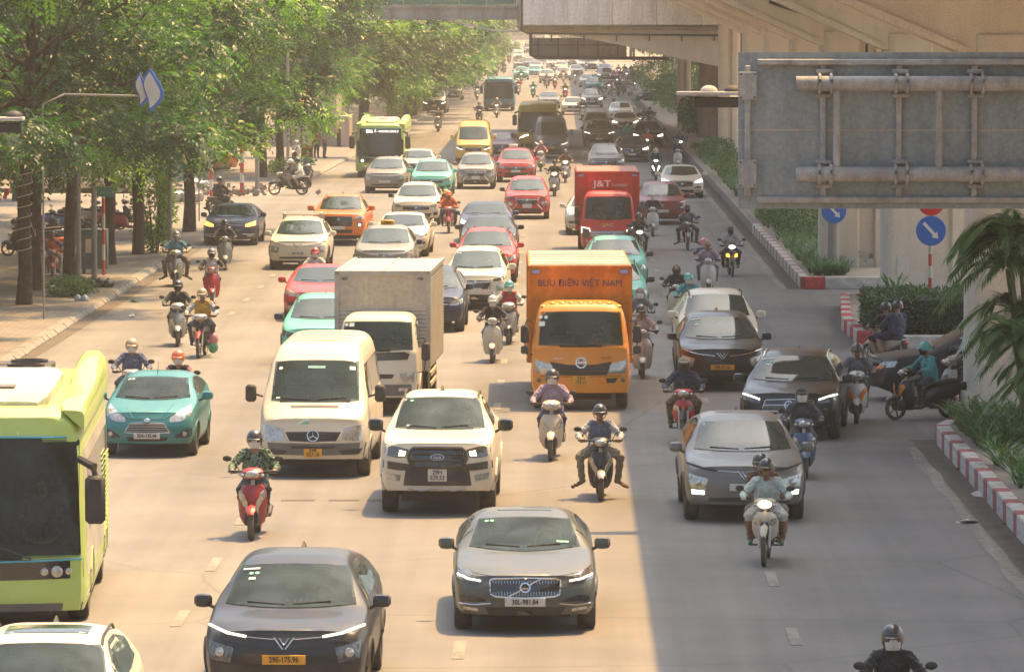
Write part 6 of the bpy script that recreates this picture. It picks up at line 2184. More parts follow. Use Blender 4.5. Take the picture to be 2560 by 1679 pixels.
leaf_mat('leaf_palm', [(0, (.06, .13, .06)), (.7, (.11, .20, .085)), (.95, (.16, .19, .06)), (1, (.25, .20, .06))], trans=.25, gloss=.3)
def quads_mesh(name, V, tint, mat):
 """V: (n,4,3) corners of n leaves, tint: (n,)"""
 n = len(V)
 me = bpy.data.meshes.new(name)
 me.vertices.add(n * 4)
 me.vertices.foreach_set('co', np.ascontiguousarray(V, dtype=np.float32).reshape(-1))
 me.loops.add(n * 4)
 me.loops.foreach_set('vertex_index', np.arange(n * 4, dtype=np.int32))
 me.polygons.add(n)
 me.polygons.foreach_set('loop_start', np.arange(0, n * 4, 4, dtype=np.int32))
 try:
  me.polygons.foreach_set('loop_total', np.full(n, 4, dtype=np.int32))
 except Exception:
  pass
 a = me.attributes.new('tint', 'FLOAT', 'FACE')
 a.data.foreach_set('value', np.clip(tint, 0, 1).astype(np.float32))
 me.materials.append(M(mat))
 me.update(calc_edges=True)
 return me
def unit(v):
 return v / np.maximum(np.linalg.norm(v, axis=-1, keepdims=True), 1e-9)
def leaves(c, axis, nrm, ln, wd):
 """rhombic leaves with the stalk at c"""
 axis = unit(axis)
 side = unit(np.cross(axis, nrm))
 up = np.cross(side, axis)
 ln = np.asarray(ln)[:, None]; wd = np.asarray(wd)[:, None]
 tip = c + axis * ln - up * ln * .12
 m1 = c + axis * ln * .45 + side * wd * .5 + up * ln * .03
 m2 = c + axis * ln * .45 - side * wd * .5 + up * ln * .03
 return np.stack([c, m1, tip, m2], 1)
def fronds(base, dirs, L, npair, leaf_l, leaf_w, droop, tint0, g):
 """pinnate leaves: leaflets in pairs along a drooping midrib"""
 n = len(base)
 out, tn = [], []
 dirs = unit(dirs)
 upv = np.array([0, 0, 1.0])
 side = unit(np.cross(dirs, upv + g.normal(0, .15, (n, 3))))
 nrm = unit(np.cross(side, dirs))
 for k in range(npair):
  f = (k + .6) / npair
  pos = base + dirs * (L * f)[:, None] - upv * (droop * L * f * f)[:, None]
  d = unit(dirs - upv * (2 * droop * f)[:, None])
  for s in (-1, 1):
   ax = unit(d * .55 + side * s * 1.0 - upv * .18 + g.normal(0, .12, (n, 3)))
   sc = (1 - .45 * abs(f - .45)) * g.uniform(.8, 1.15, n)
   out.append(leaves(pos, ax, nrm + g.normal(0, .18, (n, 3)), leaf_l * sc, leaf_w * sc))
   tn.append(tint0 + g.normal(0, .07, n))
 return np.concatenate(out), np.concatenate(tn)
def crown_mesh(seed, rx, rz, zc, nclump, nfr, leaf=.17, low=0):
 g = np.random.default_rng(seed)
 V, T = [], []
 cl = []
 for k in range(nclump):
  while True:
   p = g.uniform(-1, 1, 3)
   r = np.linalg.norm(p)
   if .45 < r < 1:
    break
  cl.append(np.array([p[0] * rx, p[1] * rx, zc + p[2] * rz]))
 for k in range(low):
  a = g.uniform(0, 2 * math.pi); q = g.uniform(.35, .95) * rx
  cl.append(np.array([q * math.cos(a), q * math.sin(a), zc - rz * g.uniform(.85, 1.15)]))
 for c in cl:
  n = int(nfr * g.uniform(.6, 1.35))
  cs = g.uniform(.45, 1.0)
  base = c + g.normal(0, 1, (n, 3)) * np.array([.78, .78, .30]) * cs
  out = base - np.array([0, 0, zc - rz * .3])
  out[:, 2] *= .35
  d = unit(out) * .8 + g.normal(0, .7, (n, 3)) + np.array([0, 0, .12])
  t0 = g.beta(1.3, 1.9) * .85 + (.22 if g.random() < .14 else 0)  # spread of tint per clump paints sunlit clumps and dark gaps into the crown
  L = g.uniform(.35, .62, n)
  lf = leaf * g.uniform(.7, 1.5)
  v, t = fronds(base, d, L, 5, lf, lf * .40, g.uniform(.15, .55, n), t0 + g.normal(0, .06, n), g)
  V.append(v); T.append(t)
 V = np.concatenate(V); T = np.concatenate(T)
 odd = g.random(len(T)) < .006
 T[odd] = 1.0
 return quads_mesh('crown', V, T, 'leaf_tree'), cl
CROWNS = [crown_mesh(11, 5.2, 4.0, 8.0, 62, 66, low=16), crown_mesh(23, 5.6, 3.9, 8.2, 66, 66, low=16), crown_mesh(37, 4.8, 4.1, 8.0, 58, 66, low=18)]
FAR_CROWN = [crown_mesh(51, 5.2, 3.8, 7.4, 66, 32, leaf=.26, low=16), crown_mesh(67, 5.0, 4.0, 7.2, 66, 32, leaf=.26, low=20)]
def trunk_mesh(seed, cl, h=6.2, r=.185, lean=(0, 0)):
 g = np.random.default_rng(seed)
 mb = MB()
 path = [(lean[0] * t * t + g.normal(0, .03), lean[1] * t * t + g.normal(0, .03), h * t) for t in np.linspace(0, 1, 8)]
 path[0] = (0, 0, -.1)
 mb.tube(path, [r * 1.35, r * 1.05, r * .98, r * .95, r * .9, r * .86, r * .8, r * .7], 12)
 top = np.array(path[-1])
 order = g.permutation(len(cl))[:16]
 for i in order:
  c = cl[i]
  a = top - np.array([0, 0, g.uniform(0, 2.2)])
  mid = a * .45 + c * .55 + g.normal(0, .3, 3) + np.array([0, 0, -.2])
  mb.tube([a, a * .75 + mid * .25 + np.array([0, 0, .15]), mid, c], [r * .42, r * .32, r * .2, r * .06], 6)
 return mb.mesh('trunk', smooth=True, angle=60)
TRUNKS = [trunk_mesh(1, CROWNS[0][1]), trunk_mesh(2, CROWNS[1][1], lean=(.35, 0)), trunk_mesh(3, CROWNS[2][1], r=.17, lean=(-.2, 0))]
FTRUNKS = [trunk_mesh(4, FAR_CROWN[0][1]), trunk_mesh(5, FAR_CROWN[1][1], r=.22)]
def tree(x, y, v, label, rz=0, sc=1.0, far=False, group='avenue trees along the left footway', zs=None):
 zs = zs or (sc * 1.10 if not far and y < 230 else sc * 1.28 if 250 < y < 300 else sc)
 t = thing('avenue_tree', (x, y, .1 if x < XL else 0), rz, label, 'tree', group)
 t.scale = (sc, sc, zs or sc)
 A, B = (FTRUNKS, FAR_CROWN) if far else (TRUNKS, CROWNS)
 link('trunk', A[v % len(A)], t, 'bark')
 link('crown', B[v % len(B)][0], t)
 return t
# near trees at the left (some stand just outside the frame and only their branches hang in)
TREES = [
 (-17.5, 112, 0, 'large tree beyond the left edge whose dark branches hang into the top corner', .3, 1.0),
 (-16.8, 128, 1, 'large tree with bright compound leaves hanging at the left edge', 2.1, 1.0),
 (-14.4, 145, 1, 'leaning tree wound with pale rope light from trunk to branches', 1.0, .98),
 (-14.8, 152.5, 0, 'straight tree right beside the rope-wound trunk', 4.0, 1.0),
 (-14.25, 157, 2, 'tree standing next to the grey lamp poles', 2.6, 1.0),
 (-14.0, 168, 0, 'tree beside the red and white post with the teal board', 5.2, 1.0),
 (-13.65, 175, 2, 'slim tree with a leafy creeper, beside the blue-shirted scooter rider', .9, 1.0),
 (-13.95, 190, 1, 'tree behind the blue and white leaf-shaped lantern', 3.3, 1.05),
 (-13.5, 197, 0, 'thick leaning tree at the corner of the side street', 1.7, 1.05),
 (-14.1, 257, 2, 'first of two trees in front of the orange bus', 0.2, 1.05),
 (-13.6, 263, 0, 'second of two trees in front of the orange bus', 2.2, 1.0),
]
for (x, y, v, lab, rz, sc) in TREES:
 tree(x, y, v, lab, rz, sc)
for (x, y, v, rz) in ((-20, 205, 1, .5), (-21, 160, 2, 1.5), (-22, 178, 0, 2.5), (-19.5, 270, 1, 3.5), (-21, 140, 0, 5.0)):
 tree(x, y, v, {205: 'tree set back in the side street behind the lantern', 160: 'tree set back behind the grey lamp poles', 178: 'tree set back behind the slim creeper-grown tree', 270: 'tree set back behind the orange bus', 140: 'tree set back behind the rope-wound trunk'}[y], rz, 1.0)
ORD = 'first second third fourth fifth sixth seventh eighth ninth tenth eleventh twelfth thirteenth fourteenth fifteenth sixteenth seventeenth'.split()
yy = 326.0
i = 0
while yy < 1500:
 x = -13.4 + bend(yy) + random.uniform(-.5, .5) + (2.0 if 380 < yy < 620 else 0)
 if yy < 480:
  lab = (ORD[i] if i < len(ORD) else 'last') + ' roadside tree beyond the beige stair wall, counted from it'
 else:
  lab = 'hazy roadside tree among those merging far down the avenue'
 tree(x, yy, i, lab, random.uniform(0, 6.28), random.uniform(.9, 1.1), far=True, group='hazy trees far down the avenue' if yy >= 480 else 'roadside trees beyond the bus stop')
 if yy > 700 and i % 2 == 0:
  tree(x + 2 + random.uniform(0, 2), yy + 6, i + 1, 'hazy roadside tree among those merging far down the avenue', random.uniform(0, 6.28), 1.0, far=True, group='hazy trees far down the avenue')
 i += 1
 yy += random.uniform(9, 13) if yy < 620 else random.uniform(22, 34)
for (x, y, v, rz, lab) in ((-25, 214, 1, 1.0, 'added shade tree deep in the side street behind the white parked car'), (-28, 198, 0, 2.0, 'added shade tree in the side street nearest the dim shop fronts'), (-23, 229, 2, 3.0, 'added shade tree in the side street close to the white parked car')):  # trees added to throw shade on the ground behind the near trunks
 tree(x, y, v, lab, rz, 1.0)
for k in range(22):
 yy = 430 + k * 45
 tree(15.5 + random.uniform(-1, 3) + bend(yy), yy, k, 'hazy tree on the far right beyond the viaduct', k * 1.3, 1.0, far=True, group='hazy trees right of the viaduct')
for k, (x, y) in enumerate(((-60, 1520), (-48, 1560), (-36, 1600), (-24, 1650), (-10, 1700), (6, 1720), (22, 1700), (-75, 1480))):
 tree(x, y, k, 'hazy tree closing the far end of the avenue', k, 2.4, far=True, group='trees closing the view')

# ---------------------------------------------------------------- small plants
def blades(cs, g, nb=16, h=.75, w=.06, spread=.5, segs=3):
 V, T = [], []
 for c in cs:
  n = int(nb * g.uniform(.7, 1.3))
  a = g.uniform(0, 2 * math.pi, n)
  hh = h * g.uniform(.6, 1.2, n)
  out = np.stack([np.cos(a), np.sin(a), np.zeros(n)], 1)
  sd = np.stack([-np.sin(a), np.cos(a), np.zeros(n)], 1)
  sp = spread * g.uniform(.5, 1.3, n)
  t0 = g.uniform(.2, .8)
  pts = []
  for k in range(segs + 1):
   f = k / segs
   pts.append(np.array(c) + out * (sp * f ** 1.3)[:, None] + np.array([0, 0, 1.0]) * (hh * (f * 1.25 - .55 * f * f))[:, None])
  for k in range(segs):
   w0, w1 = w * (1 - .1 * k), w * (1 - (k + 1) / segs * .95)
   V.append(np.stack([pts[k] - sd * w0 / 2, pts[k] + sd * w0 / 2, pts[k + 1] + sd * w1 / 2, pts[k + 1] - sd * w1 / 2], 1))
   T.append(t0 + g.normal(0, .12, n))
 return np.concatenate(V), np.concatenate(T)
g5 = np.random.default_rng(5)
cs = []
for k in range(420):
 y = g5.uniform(66, 102.5)
 x = g5.uniform(7.45, 10.5 if y < 95 else 9.5)
 cs.append((x, y, .28))
V, T = blades(cs, g5, 17, .62, .050, .50)
o = link('ground_cover_planting', quads_mesh('strap_leaf_plants', V, T, 'leaf_strap'))
tag(o, 'dense strap-leaved green planting behind the near painted kerb', 'plants', kind='stuff')
# a finer, grassy edge nearest the pier
cs = [(g5.uniform(7.4, 8.4), g5.uniform(96, 102.6), .28) for _ in range(120)]
V, T = blades(cs, g5, 30, .40, .018, .22, 2)
o = link('grass_edge', quads_mesh('grass', V, T, 'leaf_strap'))
tag(o, 'fine grass at the tip of the near island', 'grass', kind='stuff')
cs = []
for k in range(500):
 y = 158 + 150 * g5.random() ** 1.6
 cs.append((g5.uniform(7.4, 8.6), y, .28))
V, T = blades(cs, g5, 22, .55, .035, .35, 2)
o = link('verge_grass', quads_mesh('grass', V, T, 'leaf_strap'))
tag(o, 'rough green grass along the long planted strip', 'grass', kind='stuff')
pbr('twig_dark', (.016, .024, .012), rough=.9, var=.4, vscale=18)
def bush_mesh(seed, n=2600, box=False, leaf=.075):
 g = np.random.default_rng(seed)
 if box:
  p = g.uniform(-1, 1, (n, 3))
  ax = g.integers(0, 3, n)
  s = np.sign(p[np.arange(n), ax])
  keep = g.random(n) < .75
  p[np.arange(n)[keep], ax[keep]] = s[keep] * g.uniform(.85, 1.03, keep.sum())
  p[:, 2] = (p[:, 2] + 1) / 2 + .04 * np.sin(p[:, 0] * 9) + .03 * np.sin(p[:, 1] * 13)
 else:
  p = unit(g.normal(0, 1, (n, 3))) * g.uniform(.45, 1, (n, 1)) ** .6
  p *= (1 + .25 * np.sin(p[:, :1] * 5 + seed) * np.cos(p[:, 1:2] * 6))
  p[:, 2] = (p[:, 2] + 1) / 2
 d = p - np.array([0, 0, .4]) + g.normal(0, .6, (n, 3))
 return p, d, g
def bush(loc, s, seed, label, mat='leaf_hedge', n=2600, box=False, leaf=.075, tint=.45, name='shrub', cat='shrub', group=None):
 p, d, g = bush_mesh(seed, n, box)
 p = p * np.array(s)
 k = unit(d)
 cl = np.sin(p[:, 0] * 2.1 + seed) * .12 + np.cos(p[:, 1] * 1.7) * .1
 V = leaves(p, k, g.normal(0, 1, (n, 3)) + np.array([0, 0, .8]), leaf * g.uniform(.7, 1.4, n), leaf * .5 * g.uniform(.7, 1.3, n))
 t = thing(name, loc, 0, label, cat, group)
 link('foliage', quads_mesh('foliage', V, tint + cl + g.normal(0, .15, n), mat), t)
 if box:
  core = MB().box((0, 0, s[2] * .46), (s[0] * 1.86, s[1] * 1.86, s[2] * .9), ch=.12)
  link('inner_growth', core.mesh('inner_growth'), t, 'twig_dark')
 st = MB()
 for q in range(6):
  a = q * 1.05
  st.tube([(.1 * math.cos(a) * s[0], .1 * math.sin(a) * s[1], -.1), (.6 * math.cos(a) * s[0], .6 * math.sin(a) * s[1], s[2] * .6)], [.03, .012], 5)
 link('stems', st.mesh('stems'), t, 'bark')
 return t
bush((9.9, 131.6, .28), (2.35, 2.6, .92), 3, 'long clipped dark hedge on the middle island', n=16000, box=True, leaf=.10, tint=.40, name='hedge', cat='hedge')
bush((11.0, 130.0, .28), (.9, 1.0, 1.0), 4, 'yellow-green bush at the end of the clipped hedge', n=2200, tint=.88, leaf=.10)
bush((11.3, 133.5, .28), (.9, 1.2, 1.7), 5, 'tall light bush rising behind the clipped hedge beside the pier', n=1800, tint=.75, leaf=.10)
V, T = blades([(8.35, 134.8, .3), (8.5, 135.2, .3)], g5, 12, 1.5, .14, .5)
o = link('broad_leaf_plant', quads_mesh('broad_leaf_plant', V, T, 'leaf_strap'))
tag(o, 'broad-leaved plant standing up behind the hedge corner', 'plant')
BU = [(8.3, 186, (1.1, 6, 1.5), 'bushy green shrubs below the bottom edge of the grey sign', .55, 5200), (8.5, 206, (1.2, 8, 1.6), 'shrubs further along the planted strip behind the sign', .5, 4200),
      (8.1, 250, (.9, 9, 1.3), 'bright shrubs seen past the left edge of the sign', .72, 4200), (8.3, 282, (.8, 9, 1.2), 'low dark shrubs beside the concrete upstand', .45, 3600),
      (9.2, 345, (1.4, 14, 2.6), 'tall dark hedge under the station beside the upstand', .4, 6000), (9.5, 420, (2.2, 30, 3.2), 'hazy mass of bushes under the far viaduct', .45, 6500), (10, 520, (3, 40, 3.4), 'farthest bushes under the viaduct beyond the station', .45, 6000)]
for k, (x, y, s, lab, tn, n) in enumerate(BU):
 bush((x, y, .25), s, 20 + k, lab, n=n, tint=tn, leaf=.11 if y < 300 else .22)
bush((9.2, 164.0, .28), (.5, .5, .62), 40, 'small dry brown shrub at the foot of the tan pier', n=900, tint=.2, leaf=.07)
bush((-13.55, 149.2, .14), (.62, .9, .55), 41, 'low leafy shrub between the trunks and the grey pole', mat='leaf_strap', n=1500, tint=.7, leaf=.12)
bush((-14.0, 118.0, .14), (.75, 1.0, 1.25), 42, 'bush at the left edge above the green bus', mat='leaf_tree', n=1500, tint=.65, leaf=.16)
bush((-14.6, 127.5, .14), (.7, .8, 1.0), 43, 'small leafy shrub cut by the left edge beside the footway', mat='leaf_tree', n=1000, tint=.7, leaf=.15)
bush((-13.2, 176.2, .14), (.7, .7, 3.4), 44, 'leafy creeper growing up the slim tree', mat='leaf_tree', n=3000, tint=.45, leaf=.14, name='creeper', cat='plant')
bush((-13.2, 259.0, .14), (.8, 1.0, .8), 45, 'scrub by the foot of the two trees near the orange bus', mat='leaf_tree', n=900, tint=.5, leaf=.14)
for k, (x, y) in enumerate(((-11.6, 420), (-11.8, 400))):
 bush((x, y, .14), (1.0, 2.5, 1.6), 50 + k, ('light shrubs beside the black van' if k == 0 else 'light shrubs in front of the ones beside the black van'), mat='leaf_tree', n=1600, tint=.8, leaf=.2)

# palms in front of the pier
def palm(x, y, seed, label, nst=5, hgt=2.6, nf=8, fl=1.7):
 g = np.random.default_rng(seed)
 t = thing('areca_palm', (x, y, .28), 0, label, 'palm')
 V, T = [], []
 for s in range(nst):
  a = g.uniform(0, 6.28)
  b0 = np.array([.25 * math.cos(a), .25 * math.sin(a), 0])
  top = b0 * 2.4 + np.array([0, 0, hgt * g.uniform(.55, 1.1)])
  mb = MB().tube([b0, b0 * 1.5 + np.array([0, 0, top[2] * .5]), top], [.05, .045, .03], 7)
  link('stem', mb.mesh('stem'), t, 'palm_stem')
  for q in range(nf):
   az = g.uniform(0, 6.28)
   el = g.uniform(.25, 1.15)
   d = np.array([[math.cos(az) * math.cos(el), math.sin(az) * math.cos(el), math.sin(el)]])
   L = fl * g.uniform(.8, 1.2)
   n = 26
   side = unit(np.cross(d, [[0, 0, 1.0]]))
   rib = []
   for k in range(n):
    f = (k + 1) / n
    pos = top + d[0] * L * f - np.array([0, 0, .75 * L * f * f])
    dd = unit(d[0] - np.array([0, 0, 1.5 * f]))
    rib.append(pos)
    for sg_ in (-1, 1):
     ax = unit(dd * .75 + side[0] * sg_ * .85 + np.array([0, 0, .25 - .5 * f]))
     ll = .42 * (1 - .55 * abs(f - .4)) * g.uniform(.9, 1.1)
     V.append(leaves(pos[None], ax[None], np.array([[0, 0, 1.0]]), [ll * 1.15], [.042]))
     T.append(np.array([g.uniform(.2, .85)]))
   link('midrib', MB().tube(rib[::3], [.012 * (1 - i / len(rib[::3]) * .7) for i in range(len(rib[::3]))], 4).mesh('midrib'), t, 'palm_stem')
 link('fronds', quads_mesh('fronds', np.concatenate(V), np.concatenate(T), 'leaf_palm'), t)
 return t
pbr('palm_stem', (.10, .12, .05), rough=.6, var=.3)
palm(8.85, 99.5, 1, 'feathery palm drooping over the near concrete pier', 10, 3.5, 13, 1.30)
palm(8.72, 97.0, 2, 'lower feathery palm at the right picture edge', 9, 1.7, 12, 1.15)

# ---------------------------------------------------------------- street furniture
def pole(px, py, h, r, label, mat='pole_grey', name='lamp_pole', cat='pole'):
 p = G(px, py, .14)
 t = thing(name, (p.x, p.y, .14), 0, label, cat)
 link('shaft', MB().tube([(0, 0, -.1), (0, 0, h * .5), (0, 0, h)], [r, r * .9, r * .8], 12).mesh('shaft'), t, mat)
 link('base_collar', MB().lathe([(0, r * 1.5), (.12, r * 1.5), (.14, r * 1.05)], 12, 'Z').mesh('base_collar'), t, mat)
 return t
pole(197, 735, 6.5, .075, 'grey lamp pole nearest the kerb beside the trees')
pole(236, 712, 6.5, .085, 'grey lamp pole beside the heap of rubbish bags')
pole(425, 640, 6.0, .07, 'grey pole beside the leafy creeper')
pole(643, 482, 6.0, .10, 'grey lamp pole in front of the orange bus')
pole(720, 462, 6.0, .08, 'thin grey pole just before the bus stop totem')
pole(912, 300, 7.0, .12, 'pale pole above the roof of the far green bus')
def striped(loc, h, r, label, board=None):
 t = thing('striped_post', loc, 0, label, 'post')
 n = max(4, int(h / .42))
 for k in range(n):
  link('post_band', MB().lathe([(k * h / n, r), ((k + 1) * h / n, r)], 10, 'Z').mesh('post_band'), t, 'post_red' if k % 2 == 0 else 'post_white')
 return t
p = G(259, 688, .14)
t = striped((p.x, p.y, .14), 2.75, .05, 'red and white striped post carrying a teal board')
link('board', MB().box((.06, -.07, 2.50), (.58, .03, .30), ch=.008).mesh('board'), t, 'sign_teal')
p = G(528, 500, .14); striped((p.x, p.y, .14), 3.0, .07, 'red and white striped post at the side street corner')
p = G(605, 482, .14)
t = striped((p.x, p.y, .14), 3.9, .09, 'tall red and white post with a small blue street name sign')
link('street_sign', MB().box((-.36, -.08, 2.95), (.60, .03, .42), ch=.008).mesh('street_sign'), t, 'sign_blue')
link('lettering', text_mesh('ĐƯỜNG', .13), t, 'print_white', (-.36, -.10, 3.05))
link('sign_stripe', MB().box((-.36, -.098, 2.83), (.58, .006, .14)).mesh('sign_stripe', smooth=False), t, 'print_white')

def round_sign(px, py, y, zc, r, label, striped_=True, red=False, sq=None):
 s = 13500 / y
 x = (px - VP[0]) / s
 t = thing('arrow_sign', (x, y, .3), 0, label, 'road sign')
 if striped_:
  n = 8
  h = zc - .3
  for k in range(n):
   link('post_band', MB().lathe([(k * h / n, .045), ((k + 1) * h / n, .045)], 10, 'Z').mesh('post_band'), t, 'post_white' if k % 2 == 0 else 'post_red')
 else:
  link('post', MB().tube([(0, 0, 0), (0, 0, zc + .5)], .17, 14).mesh('post'), t, 'pole_grey')
 d = link('disc', MB().lathe([(-.23, r * .97), (-.22, r), (-.19, r)], 32, 'Y').mesh('disc'), t, 'sign_blue', (0, 0, zc - .3))
 # white arrow pointing down to the right
 a = MB()
 L, w = r * .72, r * .10
 q = [(-L, w), (L * .45, w), (L * .45, w * 2.6), (L, 0), (L * .45, -w * 2.6), (L * .45, -w), (-L, -w)]
 c_, s_ = math.cos(R(-47)), math.sin(R(-47))
 pts = [(u * c_ - v * s_, u * s_ + v * c_) for u, v in q]
 a.add([(u, -.236, v) for u, v in pts] + [(u, -.228, v) for u, v in pts], [tuple(range(7)), tuple(range(7, 14))[::-1]] + [(i, (i + 1) % 7, (i + 1) % 7 + 7, i + 7) for i in range(7)])
 link('arrow', a.mesh('arrow', smooth=False), d, 'print_white')
 if red:
  link('red_disc', MB().lathe([(-.23, r * .86), (-.22, r * .9), (-.19, r * .9)], 32, 'Y').mesh('red_disc'), t, 'sign_red', (0, 0, zc - .3 + r * 1.9))
 return t
def zat(py, y): return CAM_H - (py - VP[1]) / (13500 / y)
round_sign(2326, 575, 133.0, zat(575, 133), .37, 'blue disc with white arrow on a striped post rising from the hedge', True, True)
round_sign(2084, 526, 161.5, zat(526, 161.5), .37, 'blue disc with white arrow on a thick grey pole', False)
t = thing('parking_sign', ((2421 - VP[0]) / 104, 129.8, .3), 0, 'small blue square sign half hidden by palm fronds', 'road sign')
link('post', MB().tube([(0, 0, 0), (0, 0, 3.9)], .04, 8).mesh('post'), t, 'pole_grey')
link('panel', MB().box((.05, -.06, zat(598, 129.8) - .3), (.34, .02, .52), ch=.006).mesh('panel'), t, 'sign_blue')
link('symbol', MB().lathe([(-.08, .11), (-.075, .11)], 18, 'Y').mesh('symbol'), t, 'print_white', (.06, 0, zat(600, 129.8) - .3))
o = link('paper_notice', MB().box((0, 0, 0), (.34, .012, .56)).mesh('paper_notice', smooth=False), None, 'paper', ((2260 - VP[0]) / (13500 / 144.9), 144.97, zat(663, 144.9)), (0, .06, 0))
tag(o, 'torn white poster pasted on the greenish pier', 'poster')
o = link('paper_notice', MB().box((0, 0, 0), (.22, .012, .32)).mesh('paper_notice', smooth=False), None, 'paper', ((2199 - VP[0]) / (13500 / 163.4), 163.47, zat(536, 163.4)))
tag(o, 'small white notice on the tan pier just under the sign', 'poster')

# bus stop, stair wall, cabinet
pbr('map_green', (.36, .40, .26), rough=.6, var=.2, vscale=9)
p = G(768, 404, .14)
t = thing('bus_stop_totem', (p.x, p.y, .14), 0, 'tall dark bus stop totem with a blue timetable and a pale route map', 'bus stop')
link('totem_body', MB().box((0, 0, 1.75), (.62, .18, 3.5), ch=.02).mesh('totem_body'), t, 'gloss_black')
link('timetable', MB().box((0, -.096, 2.95), (.52, .012, .46)).mesh('timetable', smooth=False), t, 'shop_blue')
link('header', MB().box((0, -.096, 3.30), (.52, .012, .20)).mesh('header', smooth=False), t, 'bag_pink')
for r_ in range(3):
 for c_ in range(4):
  link('timetable_entry', MB().box((-.19 + c_ * .125, -.104, 3.10 - r_ * .13), (.08, .006, .05)).mesh('timetable_entry', smooth=False), t, 'print_white')
link('route_map', MB().box((0, -.096, 1.50), (.50, .012, 1.35)).mesh('route_map', smooth=False), t, 'map_green')
link('footer', MB().box((0, -.096, .76), (.50, .012, .10)).mesh('footer', smooth=False), t, 'vehicle_orange')
link('arm', MB().box((.55, 0, 2.30), (.5, .06, .05)).mesh('arm', smooth=False), t, 'gloss_black')
t = thing('stair_wall', (-14.0, 316, .14), 0, 'beige concrete stair wall behind the bus stop', 'wall')
mb = MB()
mb.add([(-2.2, 0, 0), (1.0, 0, 0), (1.0, 0, 3.7), (-2.2, 0, 5.2), (-2.2, 8, 0), (1.6, 8, 0), (1.6, 8, 1.4), (-2.2, 8, 3.0)], [(0, 1, 2, 3), (7, 6, 5, 4), (1, 5, 6, 2), (0, 3, 7, 4), (3, 2, 6, 7), (0, 4, 5, 1)])
link('wall', mb.mesh('wall', smooth=False), t, 'wall_beige')
mb = MB()
for k in range(4):
 mb.box((-1.7 + k * .7, -.04, 1.9), (.05, .06, 3.6))
link('wall_rib', mb.mesh('wall_rib', smooth=False), t, 'concrete_dark')
link('low_wall', MB().box((1.55, 3.0, .9), (.5, 9, 1.8), ch=.02).mesh('low_wall', smooth=False), t, 'wall_beige')
p = G(228, 690, .14)
t = thing('utility_cabinet', (p.x - .05, p.y + 1.5, .14), 0, 'dark teal electrical cabinet with a paper notice behind the pole', 'cabinet')
link('cabinet_body', MB().box((0, 0, .75), (.85, .5, 1.2), ch=.02).mesh('cabinet_body'), t, 'box_teal')
link('notice', MB().box((-.12, -.26, .85), (.22, .01, .42)).mesh('notice', smooth=False), t, 'paper')
link('leg', MB().box((-.3, 0, .08), (.08, .4, .16)).mesh('leg', smooth=False), t, 'dark_metal')
link('leg', MB().box((.3, 0, .08), (.08, .4, .16)).mesh('leg', smooth=False), t, 'dark_metal')

# rope light wound round the leaning trunk
p0 = Vector((-14.4, 145, .1))
mb = MB()
pts = []
for k in range(220):
 f = k / 219
 z = 1.3 + f * 3.2
 tt = z / 6.2
 a = f * 11 * 2 * math.pi
 pts.append((p0.x + .35 * .98 * tt * tt * math.cos(1.0) + .20 * math.cos(a), p0.y + .35 * tt * tt * math.sin(1.0) + .20 * math.sin(a), z + .1))
mb.tube(pts, .014, 5)
o = link('rope_light', mb.mesh('rope_light'), None, 'rope')
tag(o, 'pale rope light wound in rings round the leaning trunk', 'rope light')
mb = MB().tube([(-14.25, 144.7, 2.6), (-14.75, 152, 1.7), (-14.75, 152, 1.9)], .014, 5)
o = link('rope_light', mb.mesh('rope_light'), None, 'rope')
tag(o, 'slack length of rope light hanging between the two front trunks', 'rope light')

# leaf-shaped lanterns
def lantern(px, py, y, label):
 x = (px - VP[0]) / (13500 / y)
 z = zat(py, y)
 t = thing('leaf_lantern', (x, y, .14), 0, label, 'lantern')
 def leafpoly(w, h, cx):
  pts = []
  for k in range(13):
   f = k / 12
   pts.append((cx + w * math.sin(math.pi * f) ** .9 + .05 * math.sin(math.pi * 2 * f), h * (f - .5)))
  for k in range(11, 0, -1):
   f = k / 12
   pts.append((cx - w * .45 * math.sin(math.pi * f) + .05 * math.sin(math.pi * 2 * f), h * (f - .5)))
  return pts
 for nm, w, h, cx, mt, yy in (('lantern_rim', .34, 1.12, 0, 'sign_blue', 0), ('lantern_face', .25, .92, 0.0, 'post_white', -.03), ('lantern_rim', .20, .9, -.26, 'sign_blue', .08), ('lantern_face', .14, .74, -.26, 'post_white', .05)):
  q = leafpoly(w, h, cx)
  n = len(q)
  mb = MB().add([(u, yy - .05, v) for u, v in q] + [(u, yy + .05, v) for u, v in q], [tuple(range(n)), tuple(range(n, 2 * n))[::-1]] + [(i, (i + 1) % n, (i + 1) % n + n, i + n) for i in range(n)])
  link(nm, mb.mesh(nm, smooth=False), t, mt, (0, 0, z - .14))
 arm = 2.75 if y < 150 else .05
 link('post', MB().tube([(-arm, .1, 0), (-arm, .1, z - .5), (-arm * .8, .1, z - .25), (-.05, .1, z - .3)], .028, 8).mesh('post'), t, 'pole_grey')
lantern(375, 225, 138, 'blue and white leaf-shaped street lantern among bright leaves')
lantern(500, 225, 203, 'second leaf-shaped lantern nearly hidden behind the bigger crown')

